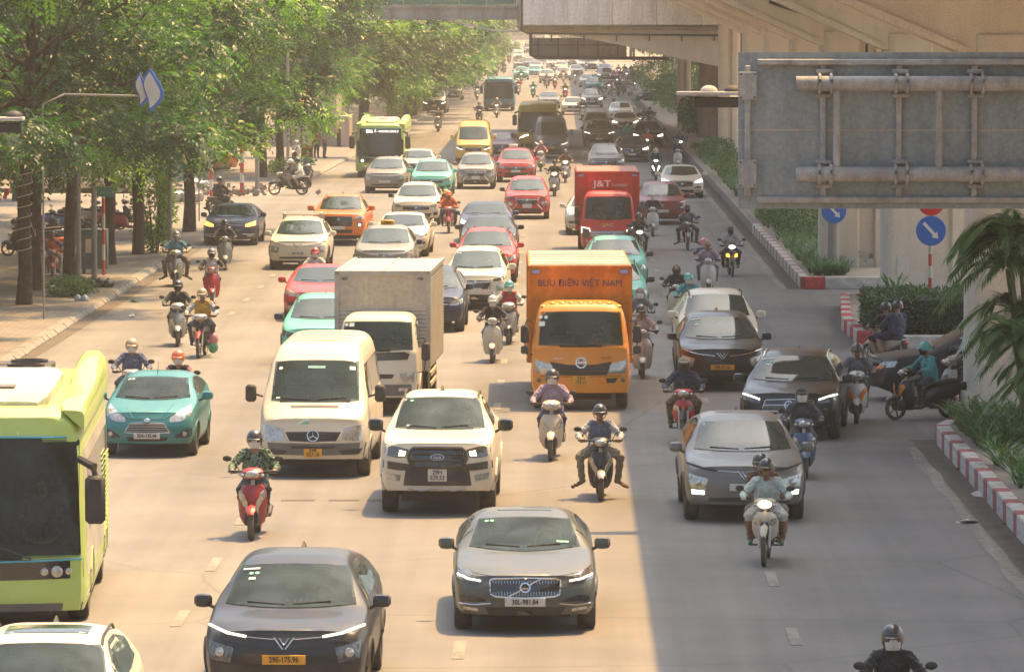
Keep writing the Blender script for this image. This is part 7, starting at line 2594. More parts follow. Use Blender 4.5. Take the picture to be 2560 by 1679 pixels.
# rubbish and litter
def heap(px, py, label, mats, n=4, s=.2):
 p = G(px, py, .15)
 t = thing('rubbish_bags', (p.x, p.y, .15), 0, label, 'rubbish bags')
 g = random.Random(int(px))
 for k in range(n):
  mb = MB().ell((0, 0, 0), (s * g.uniform(.7, 1.1), s * g.uniform(.6, 1), s * g.uniform(.5, .9)), 10, 7)
  mb.v = [(a + .15 * s * math.sin(b * 40 + k), b + .1 * s * math.sin(c * 37), c + .12 * s * math.sin(a * 33 + k)) for a, b, c in mb.v]
  mb.tube([(0, 0, s * .5), (.02, 0, s * .95)], [.05, .02], 6)
  link('bag', mb.mesh('bag'), t, mats[k % len(mats)], (g.uniform(-1, 1) * s * 1.4, g.uniform(-1, 1) * s, s * .45))
heap(250, 718, 'heap of black and green rubbish bags at the foot of a lamp pole', ['bag_black', 'bag_green', 'bag_black', 'bag_white'], 5, .19)
heap(203, 752, 'crumpled white plastic bag beside the leafy shrub', ['bag_white', 'bag_white'], 2, .13)
heap(500, 470, 'white sacks leaning by the striped post at the side street', ['bag_white'], 3, .35)
heap(470, 500, 'pile of grey rubble sacks behind the corner tree', ['bag_white', 'plaster_dirty'], 4, .35)
lit = [(335, 755, 'bag_green', 'small green scrap lying by the left kerb'), (330, 758 + 34, 'paper', 'crumpled brown paper on the road by the motorbikes'), (95, 860, 'paper', 'white scrap in the left gutter'),
       (2415, 1306, 'paper', 'flattened white bag on the shaded lane'), (2450, 1240, 'paper', 'small paper scrap in the right gutter'), (2395, 1175, 'dry_leaf', 'red dry leaf by the painted kerb, nearer one'), (2350, 1115, 'dry_leaf', 'red dry leaf by the painted kerb, farther one'), (2512, 1312, 'dry_leaf', 'red dry leaf at the right edge')]
for k, (px, py, mt, lab) in enumerate(lit):
 p = G(px, py)
 mb = MB()
 g = random.Random(k)
 w = .22 if mt in ('paper', 'bag_green') else .08
 if px in (2415,):
  w = .30
 for q in range(3):
  mb.box((g.uniform(-.3, .3) * w, g.uniform(-.3, .3) * w, .02 + .01 * q), (w * g.uniform(.5, 1), w * g.uniform(.4, .8), .012), rot=(g.uniform(-.3, .3), g.uniform(-.3, .3), g.uniform(0, 3)))
 tag(link('litter', mb.mesh('litter', smooth=False), None, mt, (p.x, p.y, 0)), lab, 'litter')

# red letter bunting at the left edge
p = G(0, 760, .14)
t = thing('bunting', (-14.8, 140.0, 0), 0, 'string of red cut-out letters at the left edge', 'bunting')
mb = MB().tube([(-1.2, 0, 2.95), (-.6, 0, 3.0), (.0, 0, 3.2), (.6, 0, 3.4)], .01, 4)
link('string', mb.mesh('string'), t, 'rope')
for k in range(8):
 f = k / 7
 mb = MB().box((0, 0, 0), (.10, .02, .28), rot=(0, .3 * math.sin(k * 2.1), 0))
 mb.box((.04, 0, .02), (.10, .02, .10), rot=(0, .3, 0))
 link('letter', mb.mesh('letter', smooth=False), t, 'shop_red', (-1.1 + 1.55 * f, 0, 2.85 + .42 * f * f + .03 * math.sin(k * 3)))

# shop houses behind the left trees
def shop(x, y0, y1, h, wall, label, cols, side_face=True):
 t = thing('shop_house', (x, (y0 + y1) / 2, 0), 0, label, 'building')
 L = y1 - y0
 link('wall', MB().box((-5, 0, h / 2), (10, L, h)).mesh('wall', smooth=False), t, wall)
 n = max(2, int(L / 4))
 for k in range(n):
  yy = -L / 2 + (k + .5) * L / n
  link('shutter', MB().box((.03, yy, 1.5), (.1, L / n * .8, 2.7)).mesh('shutter', smooth=False), t, 'shop_dark')
  a = MB().box((.6, yy, 3.2), (1.4, L / n * .9, .08), rot=(0, .3, 0))
  link('awning', a.mesh('awning', smooth=False), t, cols[k % len(cols)])
  link('signboard', MB().box((.12, yy, 3.9), (.16, L / n * .85, .8)).mesh('signboard', smooth=False), t, cols[(k + 1) % len(cols)])
  for z in (5.6, 8.6):
   if z < h - 1:
    w = link('window', MB().box((.03, yy, z), (.12, L / n * .45, 1.5)).mesh('window', smooth=False), t, 'wall_white')
    link('pane', MB().box((.06, yy, z), (.12, L / n * .38, 1.3)).mesh('pane', smooth=False), w, 'glass_dark')
 f = MB().box((-3.5, -L / 2 - .05, 1.6), (2.6, .1, 2.8))
 link('front_shutter', f.mesh('front_shutter', smooth=False), t, 'shop_dark')
 f = MB().box((-3.2, -L / 2 - .3, 3.4), (5, .6, .9))
 link('front_signboard', f.mesh('front_signboard', smooth=False), t, cols[0])
shop(-24, 120, 182, 11, 'plaster_dirty', 'row of dim shop fronts behind the near trees', ['shop_dark', 'shop_red', 'shop_dark', 'shop_yellow', 'shop_blue'])
shop(-27, 244, 300, 12, 'wall_white', 'white shop building across the side street', ['wall_white', 'shop_red', 'shop_dark'])
shop(-24, 330, 480, 13, 'plaster_dirty', 'terrace of shops hidden behind the trees beyond the bus stop', ['shop_dark', 'shop_yellow', 'shop_red'])
slab('site_fence', [(-40, 262), (-17.5, 252), (-17.5, 252.2), (-40, 262.2)], .1, 2.4, 'wall_white', 'white site hoarding across the side street')
for k, (x, y, w, h, lab) in enumerate(((-62, 1450, 30, 60, 'hazy pale tower block left of the avenue end'), (-22, 1560, 36, 46, 'hazy tower block closing the avenue'), (22, 1500, 36, 70, 'hazy tower block above the far viaduct'), (-120, 1800, 40, 50, 'hazy tower block behind the far trees'))):
 t = thing('tower_block', (x, y, 0), 0, lab, 'building')
 link('wall', MB().box((0, 0, h / 2), (w, 20, h)).mesh('wall', smooth=False), t, 'wall_beige')
 mb = MB()
 for a in range(7):
  for b in range(int(h / 3.4)):
   mb.box((-w / 2 + (a + .5) * w / 7, -10.05, 2 + b * 3.4), (w / 12, .2, 1.6))
 link('window_band', mb.mesh('window_band', smooth=False), t, 'glass_dark')
# kerb joints, debris and stones along the side street corner
t = thing('rubble_heap', (-15.5, 236.5, 0), 0, 'low heap of broken bricks and stones at the side street corner', 'rubble')
mb = MB()
g = random.Random(3)
for k in range(160):
 mb.box((g.gauss(0, 1.6), g.gauss(0, 1.2), abs(g.gauss(0, .18)) + .05), (g.uniform(.1, .3), g.uniform(.1, .25), g.uniform(.06, .16)), rot=(g.uniform(0, 3), g.uniform(0, 3), g.uniform(0, 3)))
link('stones', mb.mesh('stones', smooth=False), t, 'kerb_stone')
t.children[0]['kind'] = 'stuff'

# ================================================================== traffic
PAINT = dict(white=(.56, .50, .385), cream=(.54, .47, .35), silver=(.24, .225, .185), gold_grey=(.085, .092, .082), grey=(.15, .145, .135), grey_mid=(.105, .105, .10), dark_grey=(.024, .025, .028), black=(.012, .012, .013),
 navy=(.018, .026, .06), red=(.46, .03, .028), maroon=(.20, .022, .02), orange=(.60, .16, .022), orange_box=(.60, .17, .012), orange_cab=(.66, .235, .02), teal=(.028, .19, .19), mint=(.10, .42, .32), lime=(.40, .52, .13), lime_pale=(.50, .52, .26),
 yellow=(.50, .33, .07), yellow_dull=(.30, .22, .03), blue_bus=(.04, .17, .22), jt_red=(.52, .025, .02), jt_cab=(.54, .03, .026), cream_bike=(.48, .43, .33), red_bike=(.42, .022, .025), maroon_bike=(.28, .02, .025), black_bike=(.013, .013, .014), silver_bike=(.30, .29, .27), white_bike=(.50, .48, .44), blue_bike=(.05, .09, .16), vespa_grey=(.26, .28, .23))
for k_, c_ in PAINT.items():
 met = .35 if k_ in ('silver', 'gold_grey', 'grey', 'grey_mid', 'teal', 'dark_grey', 'silver_bike', 'navy') else 0.0
 paint(k_, c_, metal=met, rough=.30 if met else .36, dust=0 if 'black' in k_ else .04 if 'red' in k_ else .10)
surf_mat('steel_box', (.36, .33, .28), (.48, .44, .37), 1.2, rough=.38, bump=.05, bscale=10)
MATS['steel_box'].node_tree.nodes['Principled BSDF'].inputs['Metallic'].default_value = .55
surf_mat('box_orange', (.58, .195, .016), (.66, .235, .026), .6, rough=.5, bump=.04, bscale=6, stain=(1.2, 1.2, .25))
surf_mat('box_red', (.56, .036, .028), (.64, .05, .04), .6, rough=.5, bump=.04, bscale=6, stain=(1.2, 1.2, .25))
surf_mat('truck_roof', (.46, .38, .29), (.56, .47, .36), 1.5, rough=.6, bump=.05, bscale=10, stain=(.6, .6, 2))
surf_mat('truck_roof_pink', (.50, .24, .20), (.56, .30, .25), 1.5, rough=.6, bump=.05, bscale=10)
surf_mat('bus_roof_unit', (.50, .46, .36), (.58, .53, .42), 1.5, rough=.6, bump=.05, bscale=10, stain=(.8, .8, 2))
surf_mat('bus_flank', (.46, .43, .36), (.54, .50, .42), 1.0, rough=.35, bump=.02, bscale=6, stain=(.5, .5, 1.5))
KINDS = {
 'volvo': lambda: make_sedan(True), 'sedan': lambda: make_sedan(False), 'hatch': make_hatch,
 'vf8': lambda: make_suv('vf8', True, '29E-175.96', True, True), 'vf': lambda: make_suv('vf'), 'vf_black': lambda: make_suv('vf', True, '29E-331.62', True), 'vf_white': lambda: make_suv('vf', False, '30K-951.28'),
 'vf7': lambda: make_suv('vf8', False, ''), 'merc': lambda: make_suv('merc', True), 'suv': lambda: make_suv('suv'), 'suv_clear': lambda: make_suv('suv', False, '', False, True), 'mpv': make_mpv,
 'ranger': lambda: make_pickup('ranger'), 'triton': lambda: make_pickup('triton'), 'van': lambda: make_van('sprinter'), 'van2': lambda: make_van('solati'),
 'hino': lambda: make_truck('hino'), 'isuzu': lambda: make_truck('isuzu'), 'jac': lambda: make_truck('jac'),
 'bus_green': lambda: make_bus('green'), 'bus_far': lambda: make_bus('far_green'), 'bus_blue': lambda: make_bus('blue'), 'bus_yellow': lambda: make_bus('yellow')}
_protos = {}
def proto(k):
 if k not in _protos:
  _protos[k] = KINDS[k]()
 return _protos[k]
NAMES = {'sedan': 'sedan_car', 'volvo': 'sedan_car', 'hatch': 'hatchback_car', 'mpv': 'family_car', 'ranger': 'pickup_truck', 'triton': 'pickup_truck', 'van': 'passenger_van', 'van2': 'passenger_van', 'hino': 'box_truck', 'isuzu': 'box_truck', 'jac': 'box_truck', 'bus_green': 'city_bus', 'bus_far': 'city_bus', 'bus_blue': 'city_bus', 'bus_yellow': 'coach_bus'}
CATS = {'ranger': 'pickup', 'triton': 'pickup', 'van': 'van', 'van2': 'van', 'hino': 'truck', 'isuzu': 'truck', 'jac': 'truck', 'bus_green': 'bus', 'bus_far': 'bus', 'bus_blue': 'bus', 'bus_yellow': 'bus'}
def car(kind, cx, gy, colr, label, rz=0.0, scale=None, head='lamp_glass', tier=9, mirror=None, group=None, fascia=None, extra=None, pos=None, **ov):
 p = Vector((pos[0], pos[1], 0)) if pos else G(cx, gy)
 pc = 'paint_' + colr if colr else None
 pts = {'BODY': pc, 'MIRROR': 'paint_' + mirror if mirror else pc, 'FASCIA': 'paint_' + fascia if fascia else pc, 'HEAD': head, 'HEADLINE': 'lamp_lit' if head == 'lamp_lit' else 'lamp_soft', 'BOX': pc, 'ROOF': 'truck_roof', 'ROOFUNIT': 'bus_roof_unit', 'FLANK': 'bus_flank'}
 pts.update(ov)
 nm = NAMES.get(kind, 'suv_car')
 # the heading follows the avenue where it swings
 r = instance(proto(kind), nm, p, R(rz), label, CATS.get(kind, 'car'), group, pts, tier, scale)
 return r
# -- nearest vehicles
VOL = car('volvo', 1312, 1568, 'gold_grey', 'silver-grey sedan with a barred chrome grille, plate 30L-981.84', .6)
VF8 = car('vf8', 722, 1748, 'dark_grey', 'dark grey car at the bottom edge with thin lit bars and yellow plate', -.8, fascia='black', head='lamp_dark')
WS = car('suv_clear', 84, 2000, 'white', 'white car at the bottom left corner with a dark glass sunroof', .4, mirror='white')
BUS = car('bus_green', -6, 1545, 'lime', 'lime green city bus cut by the left edge, driver behind the glass', 2.6)
car('hatch', 378, 1136, 'teal', 'teal metallic hatchback, plate 30A-135.46, right of the near green bus', -1.2)
SPR = car('van', 790, 1186, 'cream', 'dusty white passenger van with a star badge and grey bumper', -1.0)
car('ranger', 1098, 1278, 'white', 'white pickup with a black grille, plate 29H 529.53', -.6, mirror='black', scale=(1, 1, 1.08))
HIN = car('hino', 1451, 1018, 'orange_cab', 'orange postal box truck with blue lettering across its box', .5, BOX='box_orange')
ISU = car('isuzu', 950, 1030, 'white', 'white cab truck with a ribbed stainless steel box behind the van', -1.6, BOX='steel_box')
# -- lane by lane behind them
car('sedan', 800, 800, 'red', 'red car half hidden by the stainless steel truck', .5)
car('suv', 805, 915, 'mint', 'mint green taxi squeezed between the white van and the steel truck', .5, head='lamp_dark', mirror='black')
VW = car('vf_white', 748, 672, 'white', 'white car with a roof rack in front of the orange pickup', -.6)
car('triton', 850, 612, 'orange', 'orange pickup with a black three-pointed grille', -1.4)
TX = car('vf', 962, 697, 'silver', 'silver taxi with a yellow roof sign behind the steel box truck', -.6, mirror='black')
car('sedan', 1003, 640, 'white', 'white sedan just behind the silver taxi', -1.2)
car('suv', 1042, 562, 'white', 'white crossover with a black lower bumper behind the white sedan', -1.0, mirror='black')
car('suv', 1080, 490, 'mint', 'mint green taxi behind the white crossover', -.6, mirror='mint')
car('vf', 965, 482, 'silver', 'silver car with an orange fog lamp to the left of the mint taxi', -2.2)
car('sedan', 1042, 446, 'white', 'white sedan between the far green bus and the yellow van', -.5)
car('mpv', 1190, 472, 'silver', 'white and silver people carrier with an X-shaped nose and yellow plate', -.3)
RB = car('suv', 1290, 455, 'red', 'red taxi with a white roof box behind the orange-red car', -.3)
car('mpv', 1318, 547, 'red', 'orange-red people carrier with a broad chrome nose', .3, mirror='black')
car('sedan', 1215, 607, 'navy', 'dark navy sedan with bright headlamps left of the orange-red car', -.3, head='lamp_soft')
car('sedan', 1222, 648, 'dark_grey', 'dark grey sedan of which only roof and windscreen show behind a red car', -.2)
car('suv', 1216, 706, 'red', 'red crossover behind the white people carrier', -.4)
car('mpv', 1190, 772, 'white', 'white people carrier with black X-shaped nose beside the steel truck', -.8, head='lamp_glass')
car('suv', 1072, 827, 'navy', 'navy blue crossover showing only its side behind the steel truck', -.8)
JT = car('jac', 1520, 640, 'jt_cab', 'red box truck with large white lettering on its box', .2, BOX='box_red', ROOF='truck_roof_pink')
car('suv', 1538, 732, 'mint', 'mint green car between the red truck and the orange truck', .3, mirror='black')
car('suv', 1531, 806, 'mint', 'mint green car whose flank shows right of the orange truck', .2, mirror='black')
car('sedan', 1478, 586, 'white', 'white sedan half hidden to the left of the red truck', .0)
car('vf', 1654, 560, 'maroon', 'dark red car behind the white scooter, light bar lit', .6, head='lamp_dark')
car('sedan', 1704, 494, 'white', 'white sedan with lit headlamps nearest the right upstand', .6, head='lamp_lit')
car('suv', 1794, 922, 'white', 'big white car behind the black car in the shade', .6, scale=(1, 1, 1.1))
car('vf_black', 1802, 972, 'black', 'black car with chrome V badge and yellow plate in the shade', .5)
car('merc', 1978, 1094, 'black', 'black car with lit slanting headlamps beside the grey scooter rider', -5.5)
VG = car('vf7', 1858, 1296, 'grey', 'grey car with rectangular lit lamps behind the two-up motorbike', .4)
car('sedan', 578, 612, 'navy', 'dark car with orange indicators turning out behind the grey scooter', -1.0, head='lamp_amber_lit')
pbr('tinted_glass', (.035, .052, .08), rough=.12, spec=.5)
paint('suv_dark', (.010, .014, .026), coat=.35, rough=.42, dust=.05)
car('suv', 0, 0, 'suv_dark', 'black car coming out of the turning lane, side on behind the palm', -83, pos=(7.25, 111.6), head='lamp_glass', glass_dark='tinted_glass')
car('sedan', 0, 0, 'white', 'white car parked behind the left trees', 80, pos=(-19.2, 240), tier=2)
car('bus_far', 955, 441, 'lime', 'lime green city bus with a lit route display beside the far footway', -.6)
# -- in and beyond the station's shadow
car('van2', 1184, 410, 'yellow', 'yellow passenger van with greenish lamps at the edge of the shadow', -.3, tier=3)
car('sedan', 1256, 395, 'maroon', 'dark maroon sedan between the yellow van and the coach', -.3, tier=2)
car('bus_yellow', 1345, 372, 'yellow_dull', 'yellow-green coach behind the grey van', -.2)
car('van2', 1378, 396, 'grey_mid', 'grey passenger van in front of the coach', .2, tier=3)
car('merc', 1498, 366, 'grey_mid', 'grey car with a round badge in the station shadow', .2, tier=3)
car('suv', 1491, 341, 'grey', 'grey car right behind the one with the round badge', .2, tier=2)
BM = car('sedan', 1580, 405, 'black', 'black car with a yellow banner across its windscreen', .3, head='lamp_soft', tier=2)
car('suv', 1515, 440, 'grey', 'grey car just behind the red box truck', .2, tier=2)
car('suv', 1620, 370, 'black', 'black car with two lit lamps beside the upstand', .4, head='lamp_lit', tier=2)
car('sedan', 1563, 332, 'white', 'white car with a lit lamp between the grey cars and the black car', .3, head='lamp_lit', tier=2)
car('sedan', 1552, 302, 'white', 'white sedan behind the lit white car in the shaded lane', .3, tier=2)
car('sedan', 1433, 287, 'white', 'white sedan in sun behind the coach', .1, tier=2)
car('suv', 1480, 269, 'silver', 'pale car with a dazzling lamp beside the shaded lane', .2, head='lamp_lit', tier=2)
car('sedan', 1373, 271, 'grey', 'grey sedan right behind the coach', .0, tier=2)
car('suv', 0, 0, 'navy', 'dark car waiting sideways at the gap in the planted strip', -80, pos=(7.5, 470), tier=2)
car('bus_blue', 1248, 277, 'blue_bus', 'blue and black city bus far down the avenue', -.2)
car('van2', 1087, 283, 'black', 'black van with lit lamps under the trees left of the blue bus', -1.5, head='lamp_lit', tier=3)
car('mpv', 1133, 251, 'silver', 'silver people carrier behind the black van', -1.5, tier=2)
car('suv', 1163, 216, 'mint', 'turquoise car far left, third behind the black van', -1.0, tier=2)
car('suv', 1181, 200, 'grey', 'grey car behind the far turquoise car on the left', -1.0, tier=2)
FARC = [(1303, 200, 'suv', 'mint', 'turquoise taxi behind the blue bus with a rider in front'), (1336, 192, 'sedan', 'mint', 'turquoise taxi beside the other one behind the blue bus'), (1368, 208, 'suv', 'white', 'white car behind the two small motorbikes near the turquoise taxis'),
 (1321, 172, 'suv', 'grey', 'boxy grey car behind the turquoise taxis'), (1408, 201, 'suv', 'white', 'white car behind the pink rider far away'), (1440, 190, 'sedan', 'white', 'white car right of the pink far rider'), (1404, 182, 'suv', 'white', 'white car in the second far row'),
 (1470, 218, 'sedan', 'white', 'white car with bluish glass in the shaded lane far away'), (1486, 232, 'suv', 'teal', 'bluish car in the shaded lane in front of the white one'), (1513, 203, 'suv', 'silver', 'silver car at the edge of the far pack of riders'), (1512, 186, 'sedan', 'silver', 'pale car behind the silver one near the riders'),
 (1356, 158, 'sedan', 'white', 'white car under the station, middle of the avenue'), (1297, 151, 'suv', 'white', 'white car of the far queue left of the station pipe, nearer one'), (1296, 139, 'suv', 'white', 'white car of the far queue left of the station pipe, farther one'), (1226, 160, 'suv', 'white', 'white car parked at the left below the far trees'),
 (1224, 171, 'sedan', 'dark_grey', 'dark car at the left below the far trees'), (1226, 190, 'suv', 'dark_grey', 'dark car among riders behind the blue bus'), (1292, 122, 'suv', 'white', 'white car near the vanishing end of the queue'), (1263, 115, 'van2', 'white', 'hazy white van at the end of the avenue'), (1245, 121, 'sedan', 'dark_grey', 'hazy dark car at the end of the avenue'),
 (1458, 172, 'sedan', 'white', 'white car below the station pipe on the right'), (1382, 170, 'sedan', 'white', 'white car in the third far row'), (1340, 178, 'sedan', 'silver', 'silver car between grey and white ones in the third far row'), (1430, 165, 'suv', 'silver', 'silver car under the station far back'), (1480, 178, 'van2', 'grey_mid', 'grey van under the station far back'), (1300, 172, 'sedan', 'silver', 'silver car left of the boxy grey one'), (1322, 135, 'van2', 'grey', 'hazy grey van by the station pipe'), (1350, 143, 'suv', 'white', 'hazy white car by the station pipe')]
for cx, gy, kd, cl_, lab in FARC:
 car(kd, cx, gy, cl_, lab, 0, tier=0 if gy < 175 else 2, head='lamp_soft' if gy % 2 else 'lamp_glass')
OB = car('bus_yellow', 0, 0, None, 'orange bus standing behind the trees at the side street', 62, pos=(-18.2, 268), tier=3, BODY='vehicle_orange', MIRROR='vehicle_orange', lamp_lit='lamp_dark')

# -- things standing on vehicles
def on(car_o, name, me, mat, loc, label, cat):
 o = link(name, me, None, mat)
 o.matrix_world = Matrix.Translation(car_o.location) @ Matrix.Rotation(car_o.rotation_euler.z, 4, 'Z') @ Matrix.Translation(loc)
 o['label'] = label; o['category'] = cat
 return o
t = on(TX, 'taxi_sign', MB().box((0, 0, .07), (.42, .14, .14), ch=.03).mesh('taxi_sign'), 'plate_yellow', (0, 2.0, 1.555), 'yellow TAXI sign on the roof of the silver taxi', 'taxi sign')
link('lettering', text_mesh('TAXI', .10, bold=.002), t, 'ink', (0, -.075, .07))
t = on(RB, 'taxi_sign', MB().box((0, 0, .09), (.44, .16, .18), ch=.03).mesh('taxi_sign'), 'sticker_white', (-.15, 2.0, 1.555), 'white taxi box on the roof of the red car', 'taxi sign')
rk = MB()
for yy_ in (1.55, 2.6):
 rk.tube([(-.62, yy_, .08), (.62, yy_, .08)], .03, 8)
 for s in (-1, 1):
  rk.tube([(s * .55, yy_, .08), (s * .6, yy_, -.06)], .03, 6)
for s in (-1, 1):
 rk.tube([(s * .58, 1.5, .10), (s * .58, 2.7, .10)], .025, 8)
t = on(VW, 'roof_rack', rk.mesh('roof_rack'), 'steel', (0, .1, 1.56), 'metal roof rack on the white car before the orange pickup', 'roof rack')
o = on(BM, 'windscreen_banner', MB().box((0, 0, 0), (1.15, .02, .16), rot=(-1.0, 0, 0)).mesh('windscreen_banner', smooth=False), 'plate_yellow', (0, 1.28, 1.19), 'yellow strip along the top of the black car\'s windscreen', 'banner')
# roof of the corner car: glass sunroof; green bus: driver
p_ = proto('suv_clear')

# ---------------------------------------------------------------- riders
def bpaint(body, fender=None, cover=None, tail=None, head='lamp_glass', lamp='lamp_glass'):
 f = lambda c: 'paint_' + c
 return {'BODY': f(body), 'FENDER': f(fender or body), 'COVER': f(cover or body), 'TAIL': f(tail or body), 'HEAD': head, 'LAMP': lamp}
_bikes = {}
def bikep(k):
 if k not in _bikes:
  _bikes[k] = make_bike(k)
 return _bikes[k]
def rider(cx, gy, kind, pts, blabel, plabel, pose=None, rz=0.0, tier=9, pos=None, group=None, pgroup=None, pillion=None, scale=1.0, **kw):
 p = Vector((pos[0], pos[1], 0)) if pos else G(cx, gy)
 nm = {'scooter': 'scooter', 'vespa': 'scooter', 'wave': 'motorbike'}[kind]
 b = instance(bikep(kind), nm, p, R(rz), blabel, 'motorbike', group, pts, tier)
 rz += gy % 7 - 3 if rz == 0 else 0
 b.rotation_euler.z = R(rz)
 scale *= .97 + (cx % 10) * .007
 b.scale = (scale,) * 3
 if plabel:
  person(pose or {'scooter': 'ride', 'vespa': 'ride', 'wave': 'peg'}[kind], p, R(rz), plabel, group=pgroup, scale=scale, **kw)
 if pillion:
  pl = dict(pillion)
  person('pillion', p, R(rz), pl.pop('label'), scale=scale, **pl)
 return b
B = bpaint
rider(629, 1350, 'scooter', B('maroon_bike'), 'dark red scooter in front of the dusty white van', 'rider in a green patterned shirt, white mask and black helmet', top='camo_green', bottom='black', mask='white', glasses=True, skin='skin', rz=-1)
rider(1377, 1152, 'scooter', B('cream_bike'), 'cream scooter in front of the orange postal truck', 'rider in a lilac hooded jacket, white mask, on the cream scooter', top='lilac', bottom='navy', hood='lilac', mask='white', rz=-2)
rider(1502, 1252, 'scooter', B('black_bike', fender='silver_bike'), 'black scooter on the edge of the shadow', 'rider in a blue vest with feet held out beside the black scooter', pose='splay', top='slate', sleeve_col='pale', bottom='khaki', shoes='brown', skin='skin_dark', hood=None, rz=1)
rider(1910, 1416, 'wave', B('cream_bike', tail='cream_bike', head='lamp_warm'), 'cream motorbike with a lit headlamp carrying two people', 'rider in a pale mint shirt with green sandals and striped helmet', top='mint', bottom='white', legs='short', shoes='green', skin='skin_dark', rz=-5,
 pillion=dict(label='passenger in a dark jacket leaning out behind the mint-shirted rider', top='brown', bottom='khaki', legs='short', shoes='dgrey', head=('helmet', 'black')))
rider(1708, 1112, 'wave', B('red_bike', fender='black_bike', head='lamp_glass'), 'red motorbike in the shade beside the grey car', 'rider in a navy jacket, hood up, with camouflage trousers', top='navy', bottom='camo_brown', head=('cap', 'khaki'), mask='black', hood='navy', rz=-2)
rider(2012, 1198, 'scooter', B('blue_bike', tail='black_bike'), 'dark scooter hidden behind the grey car', 'rider in a grey hooded jacket and white mask beside the black car', top='dgrey', bottom='dgrey', head=('cap', 'black'), hood='dgrey', mask='white', rz=2)
rider(2141, 1060, 'scooter', B('white_bike', lamp='lamp_amber'), 'white scooter with amber indicators to the right of the black car', 'rider in a grey T-shirt and sunglasses on the white scooter', top='grey', bottom='dgrey', sleeves='short', glasses=True, skin='skin_dark', rz=-4)
rider(0, 0, 'wave', B('cream_bike'), 'cream motorbike turning away towards the hedge with two people', 'rider in a black T-shirt seen from behind, black helmet', pos=(7.0, 121.5), rz=208, top='black', bottom='black', sleeves='short', legs='short',
 pillion=dict(label='passenger in a navy T-shirt and shorts seen from behind', top='navy', bottom='navy', sleeves='short', legs='short', shoes='black'))
rider(0, 0, 'scooter', B('black_bike', lamp='lamp_amber'), 'black scooter coming out from behind the plants', 'rider in a turquoise jacket and turquoise helmet looking aside', pos=(6.62, 105.9), rz=-62, top='teal', bottom='dgrey', head=('helmet', 'teal'), mask='black')
rider(0, 0, 'scooter', B('silver_bike'), 'scooter hidden by plants and pier', 'rider in a white hooded jacket with turquoise helmet beside the pier', pos=(7.7, 109.2), rz=-65, top='white', bottom='dgrey', head=('helmet', 'teal'), hood='white', mask='white')
rider(2243, 1950, 'scooter', B('black_bike'), 'scooter below the bottom picture edge', 'rider all in black with white mask at the bottom edge', top='black', bottom='black', hood='black', mask='white', rz=0)
rider(1230, 908, 'vespa', B('cream_bike'), 'cream rounded scooter left of the orange truck', 'rider in a black jacket with long hair on the cream rounded scooter', top='black', bottom='denim', shoes='blue', mask='white', head=('helmet', 'white'), rz=-1)
rider(1270, 862, 'scooter', B('silver_bike', fender='black_bike'), 'grey scooter behind the cream rounded one', 'rider in a white jacket over a red shirt with turquoise helmet', top='red', sleeve_col='white', bottom='brown', mask='white', head=('helmet', 'teal'))
rider(1121, 584, 'wave', B('red_bike'), 'red motorbike with two people in orange', 'rider in an orange jacket on the red motorbike', top='orange', bottom='navy', head=('helmet', 'orange'), skin='skin_dark',
 pillion=dict(label='passenger in orange with a yellow helmet on the red motorbike', top='orange', bottom='navy', head=('helmet', 'yellow')))
rider(783, 764, 'scooter', B('blue_bike'), 'scooter hidden behind the red car', 'rider in a white shirt with red helmet and mask before the white car', top='white', bottom='dgrey', head=('helmet', 'red'), mask='white')
rider(1351, 429, 'scooter', B('white_bike', fender='black_bike'), 'pale scooter between the red taxi and the red truck', 'rider in a pink shirt behind the orange-red car', top='pink', bottom='grey', sleeves='short', head=('helmet', 'tan'), tier=2)
rider(1413, 457, 'scooter', B('white_bike', tail='black_bike', head='lamp_soft'), 'white scooter to the left of the red truck', 'rider in a dark T-shirt with bare arms and black helmet by the red truck', top='brown', bottom='dgrey', sleeves='short', tier=2)
rider(1385, 491, 'scooter', B('silver_bike', head='lamp_soft'), 'grey scooter right beside the orange-red car', 'bareheaded rider in black beside the orange-red car', top='black', bottom='dgrey', sleeves='short', head=('hair', 'black'), skin='skin_dark', tier=2)
rider(1632, 591, 'vespa', B('white_bike'), 'white scooter beside the red truck in the shade', 'rider in a black cape and pale cap with white mask', top='black', bottom='black', head=('cap', 'white'), mask='white')
rider(1600, 650, 'wave', B('black_bike', head='lamp_lit'), 'black motorbike with a lit lamp beside the red truck', 'rider in a dark checked shirt and black helmet beside the mint car', top='dgrey', bottom='black', skin='skin_dark')
rider(1720, 626, 'wave', B('black_bike', fender='silver_bike'), 'black motorbike with silver front in the middle of the shaded lane', 'rider in a grey jacket and black mask, feet apart', pose='splay', top='grey', bottom='dgrey', head=('hair', 'black'), hood=None, mask='black')
rider(1831, 692, 'wave', B('black_bike', head='lamp_lit', lamp='lamp_amber_lit'), 'black motorbike with an amber indicator flashing', 'rider in a pale shirt with bandana mask nearest the right kerb', top='pale', bottom='black', head=('cap', 'dgrey'), mask='black')
rider(1771, 738, 'vespa', B('white_bike'), 'white rounded scooter with two people behind the big white car', 'rider in a mauve shirt and beige cap on the white rounded scooter', top='lilac', bottom='khaki', head=('cap', 'khaki'), skin='skin_dark',
 pillion=dict(label='child in a blue jacket with red and white helmet behind the mauve shirt', top='blue', bottom='blue', head=('helmet', 'pinkred'), mask='white'))
rider(1690, 812, 'vespa', B('cream_bike'), 'cream scooter behind the big white car', 'rider wrapped in black from head to foot', top='black', bottom='black', head=None, hood='black', mask='black', rz=-2)
rider(1722, 842, 'scooter', B('cream_bike', tail='black_bike'), 'scooter hidden behind the big white car', 'rider in a turquoise jacket and grey helmet beside the big white car', top='teal', bottom='dgrey', head=('helmet', 'teal'), mask='white')
